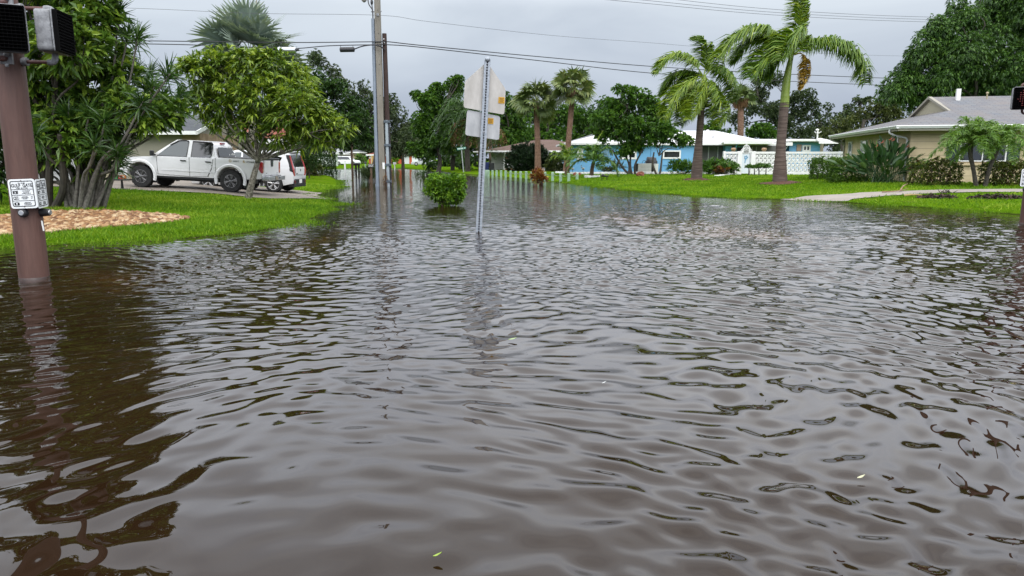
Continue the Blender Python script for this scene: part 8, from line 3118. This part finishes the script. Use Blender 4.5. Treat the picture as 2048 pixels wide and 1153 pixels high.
# coloured packages by the pickup's nose
Bt = A(243, 357, 24.2)
Bt[2] = hz(Bt[0], 24.2)
TY = thing('tray_table', 'dark tray on a pedestal by the nose of the pickup', 'table', Bt)
mb = MB()
mb.tube([Bt, Bt + np.array([0, 0, 0.30])], [0.05, 0.03], 8)
mb.lathe(Bt, [(0.12, 0), (0.1, 0.03), (0.04, 0.05)], 12)
mb.build('pedestal', blk, TY, smooth=True)
mb = MB()
mb.box(Bt + np.array([0.05, 0, 0.32]), (0.52, 0.36, 0.05))
mb.build('tray', blk, TY, bevel=0.01)
cols = [('green', (0.10, 0.35, 0.10)), ('red', (0.55, 0.06, 0.04)), ('orange', (0.65, 0.20, 0.04)), ('cream', (0.6, 0.5, 0.35)), ('dark red', (0.22, 0.05, 0.04)), ('white', (0.6, 0.6, 0.58))]
for i, (cn, c) in enumerate(cols):
    p = Bt + np.array([-0.14 + (i % 4) * 0.13, -0.03 + 0.02 * (i % 2), 0.345 + (i // 4) * 0.12])
    mb = MB()
    mb.box(p + np.array([0, 0, 0.06]), (0.11, 0.12, 0.12 if i < 4 else 0.09), rz=0.2 * (i % 3 - 1))
    mb.box(p + np.array([0, -0.063, 0.07]), (0.06, 0.006, 0.05), 1, rz=0.2 * (i % 3 - 1))
    single(mb, 'package', '%s package heaped on the tray beside the pickup' % cn, 'package', [mat('package_' + cn.replace(' ', '_'), c, 0.5), mat('package_label', (0.6, 0.55, 0.5), 0.5)], p, 'packages on the tray', bevel=0.008)

# ------------------------------------------------------------------ storm debris on the right drive and lawn
def debris_frond(label, pts, m, w_=0.05):
    P = catmull([GH(u, v) + np.array([0, 0, 0.06 + dz]) for u, v, dz in pts], 5)
    mb = MB()
    mb.tube(P, [w_, w_ * 0.8, w_ * 0.25], 6)
    single(mb, 'fallen_frond', label, 'palm frond', m, P[0], 'storm debris on the right', smooth=True)


dryf = mat('dry_sheath', (0.24, 0.12, 0.07), 0.8, (0.42, 0.29, 0.17), 6)
debris_frond('long reddish palm stalk lying across the pale drive', [(1764, 387.5, 0), (1780, 388, 0.02), (1800, 386.5, 0.03), (1816, 383.5, 0.05)], dryf, 0.028)
debris_frond('short pale palm stalk propped over the reddish one', [(1800, 386, 0.02), (1806, 382, 0.12), (1815, 379.5, 0.16)], dryf, 0.028)
debris_frond('yellow palm stalk at the grass edge of the drive', [(1808, 395, 0), (1825, 394.6, 0.02), (1850, 395.2, 0)], mat('straw', (0.5, 0.38, 0.14), 0.7), 0.04)
mb = MB()
p = GH(1888, 388)
for k in range(14):
    a = rng.random() * 6.28
    q = p + np.array([rng.normal() * 0.12, rng.normal() * 0.1, 0.03])
    mb.tube([q, q + np.array([math.cos(a) * 0.18, math.sin(a) * 0.1, 0.06 + 0.08 * rng.random()])], [0.02, 0.006], 5)
single(mb, 'twig_heap', 'little dark heap of twigs on the pale drive', 'twigs', bark_dk, p)


def mulch_patch(label, u0, u1, v, depth, n, hgt):
    V, tn = [], []
    c0_, c1_ = GH(u0, v), GH(u1, v)
    q = rng.random(n)
    P = c0_ + (c1_ - c0_) * q[:, None]
    env = np.sin(math.pi * q) ** 0.7
    P[:, 1] += rng.normal(size=n) * depth * env
    P[:, 2] = height(P[:, :2]) + 0.015 + rng.random(n) * hgt * env
    V = leaf_quads(P, rng.normal(size=(n, 3)) * np.array([1, 1, 0.25]), 0.16, 0.045)
    o = quads_obj('mulch_heap', V, rng.random(n), leafmat('wet_mulch', (0.018, 0.013, 0.010), (0.05, 0.032, 0.022), (0.13, 0.075, 0.045), 0.8, 0.0))
    tag(o, label, 'mulch heap', 'mulch washed onto the right lawn')


mulch_patch('dark mulch heap washed onto the lawn below the drive', 1838, 1912, 397, 0.16, 900, 0.07)
mulch_patch('dark mulch heap on the lawn beside the right signal pole', 1938, 2045, 398, 0.13, 1000, 0.09)

# ------------------------------------------------------------------ things afloat
for i, (u, v, L_, c, lb) in enumerate([(1025, 681, 0.07, (0.45, 0.62, 0.25), 'pale green leaf afloat in the middle of the flood'), (875, 1116, 0.032, (0.35, 0.5, 0.06), 'yellow green leaf afloat near the bottom of the picture'),
                                       (1722, 959, 0.04, (0.6, 0.6, 0.4), 'cream coloured leaf afloat among the ripples at the lower right'), (1208, 769, 0.03, (0.6, 0.62, 0.62), 'tiny white petal afloat below the pale green leaf')]):
    p = G(u, v, 0.012)
    V, F = [], []
    for k in range(7):
        t = k / 6
        w_ = math.sin(math.pi * min(1, t * 0.92 + 0.06)) * L_ * 0.22
        for s_ in (-1, 0, 1):
            V.append(p + np.array([(t - 0.5) * L_, s_ * w_ + 0.25 * (t - .5) * L_, 0.006 + abs(s_) * 0.004 + 0.012 * t * t]))
    for k in range(6):
        for s_ in range(2):
            a = k * 3 + s_
            F.append((a, a + 3, a + 4, a + 1))
    mb = MB()
    mb.add(V, F)
    single(mb, 'floating_leaf', lb, 'leaf', mat('leaf_afloat_%s' % 'abcd'[i], c, 0.5), p, 'leaves afloat on the flood', smooth=True)
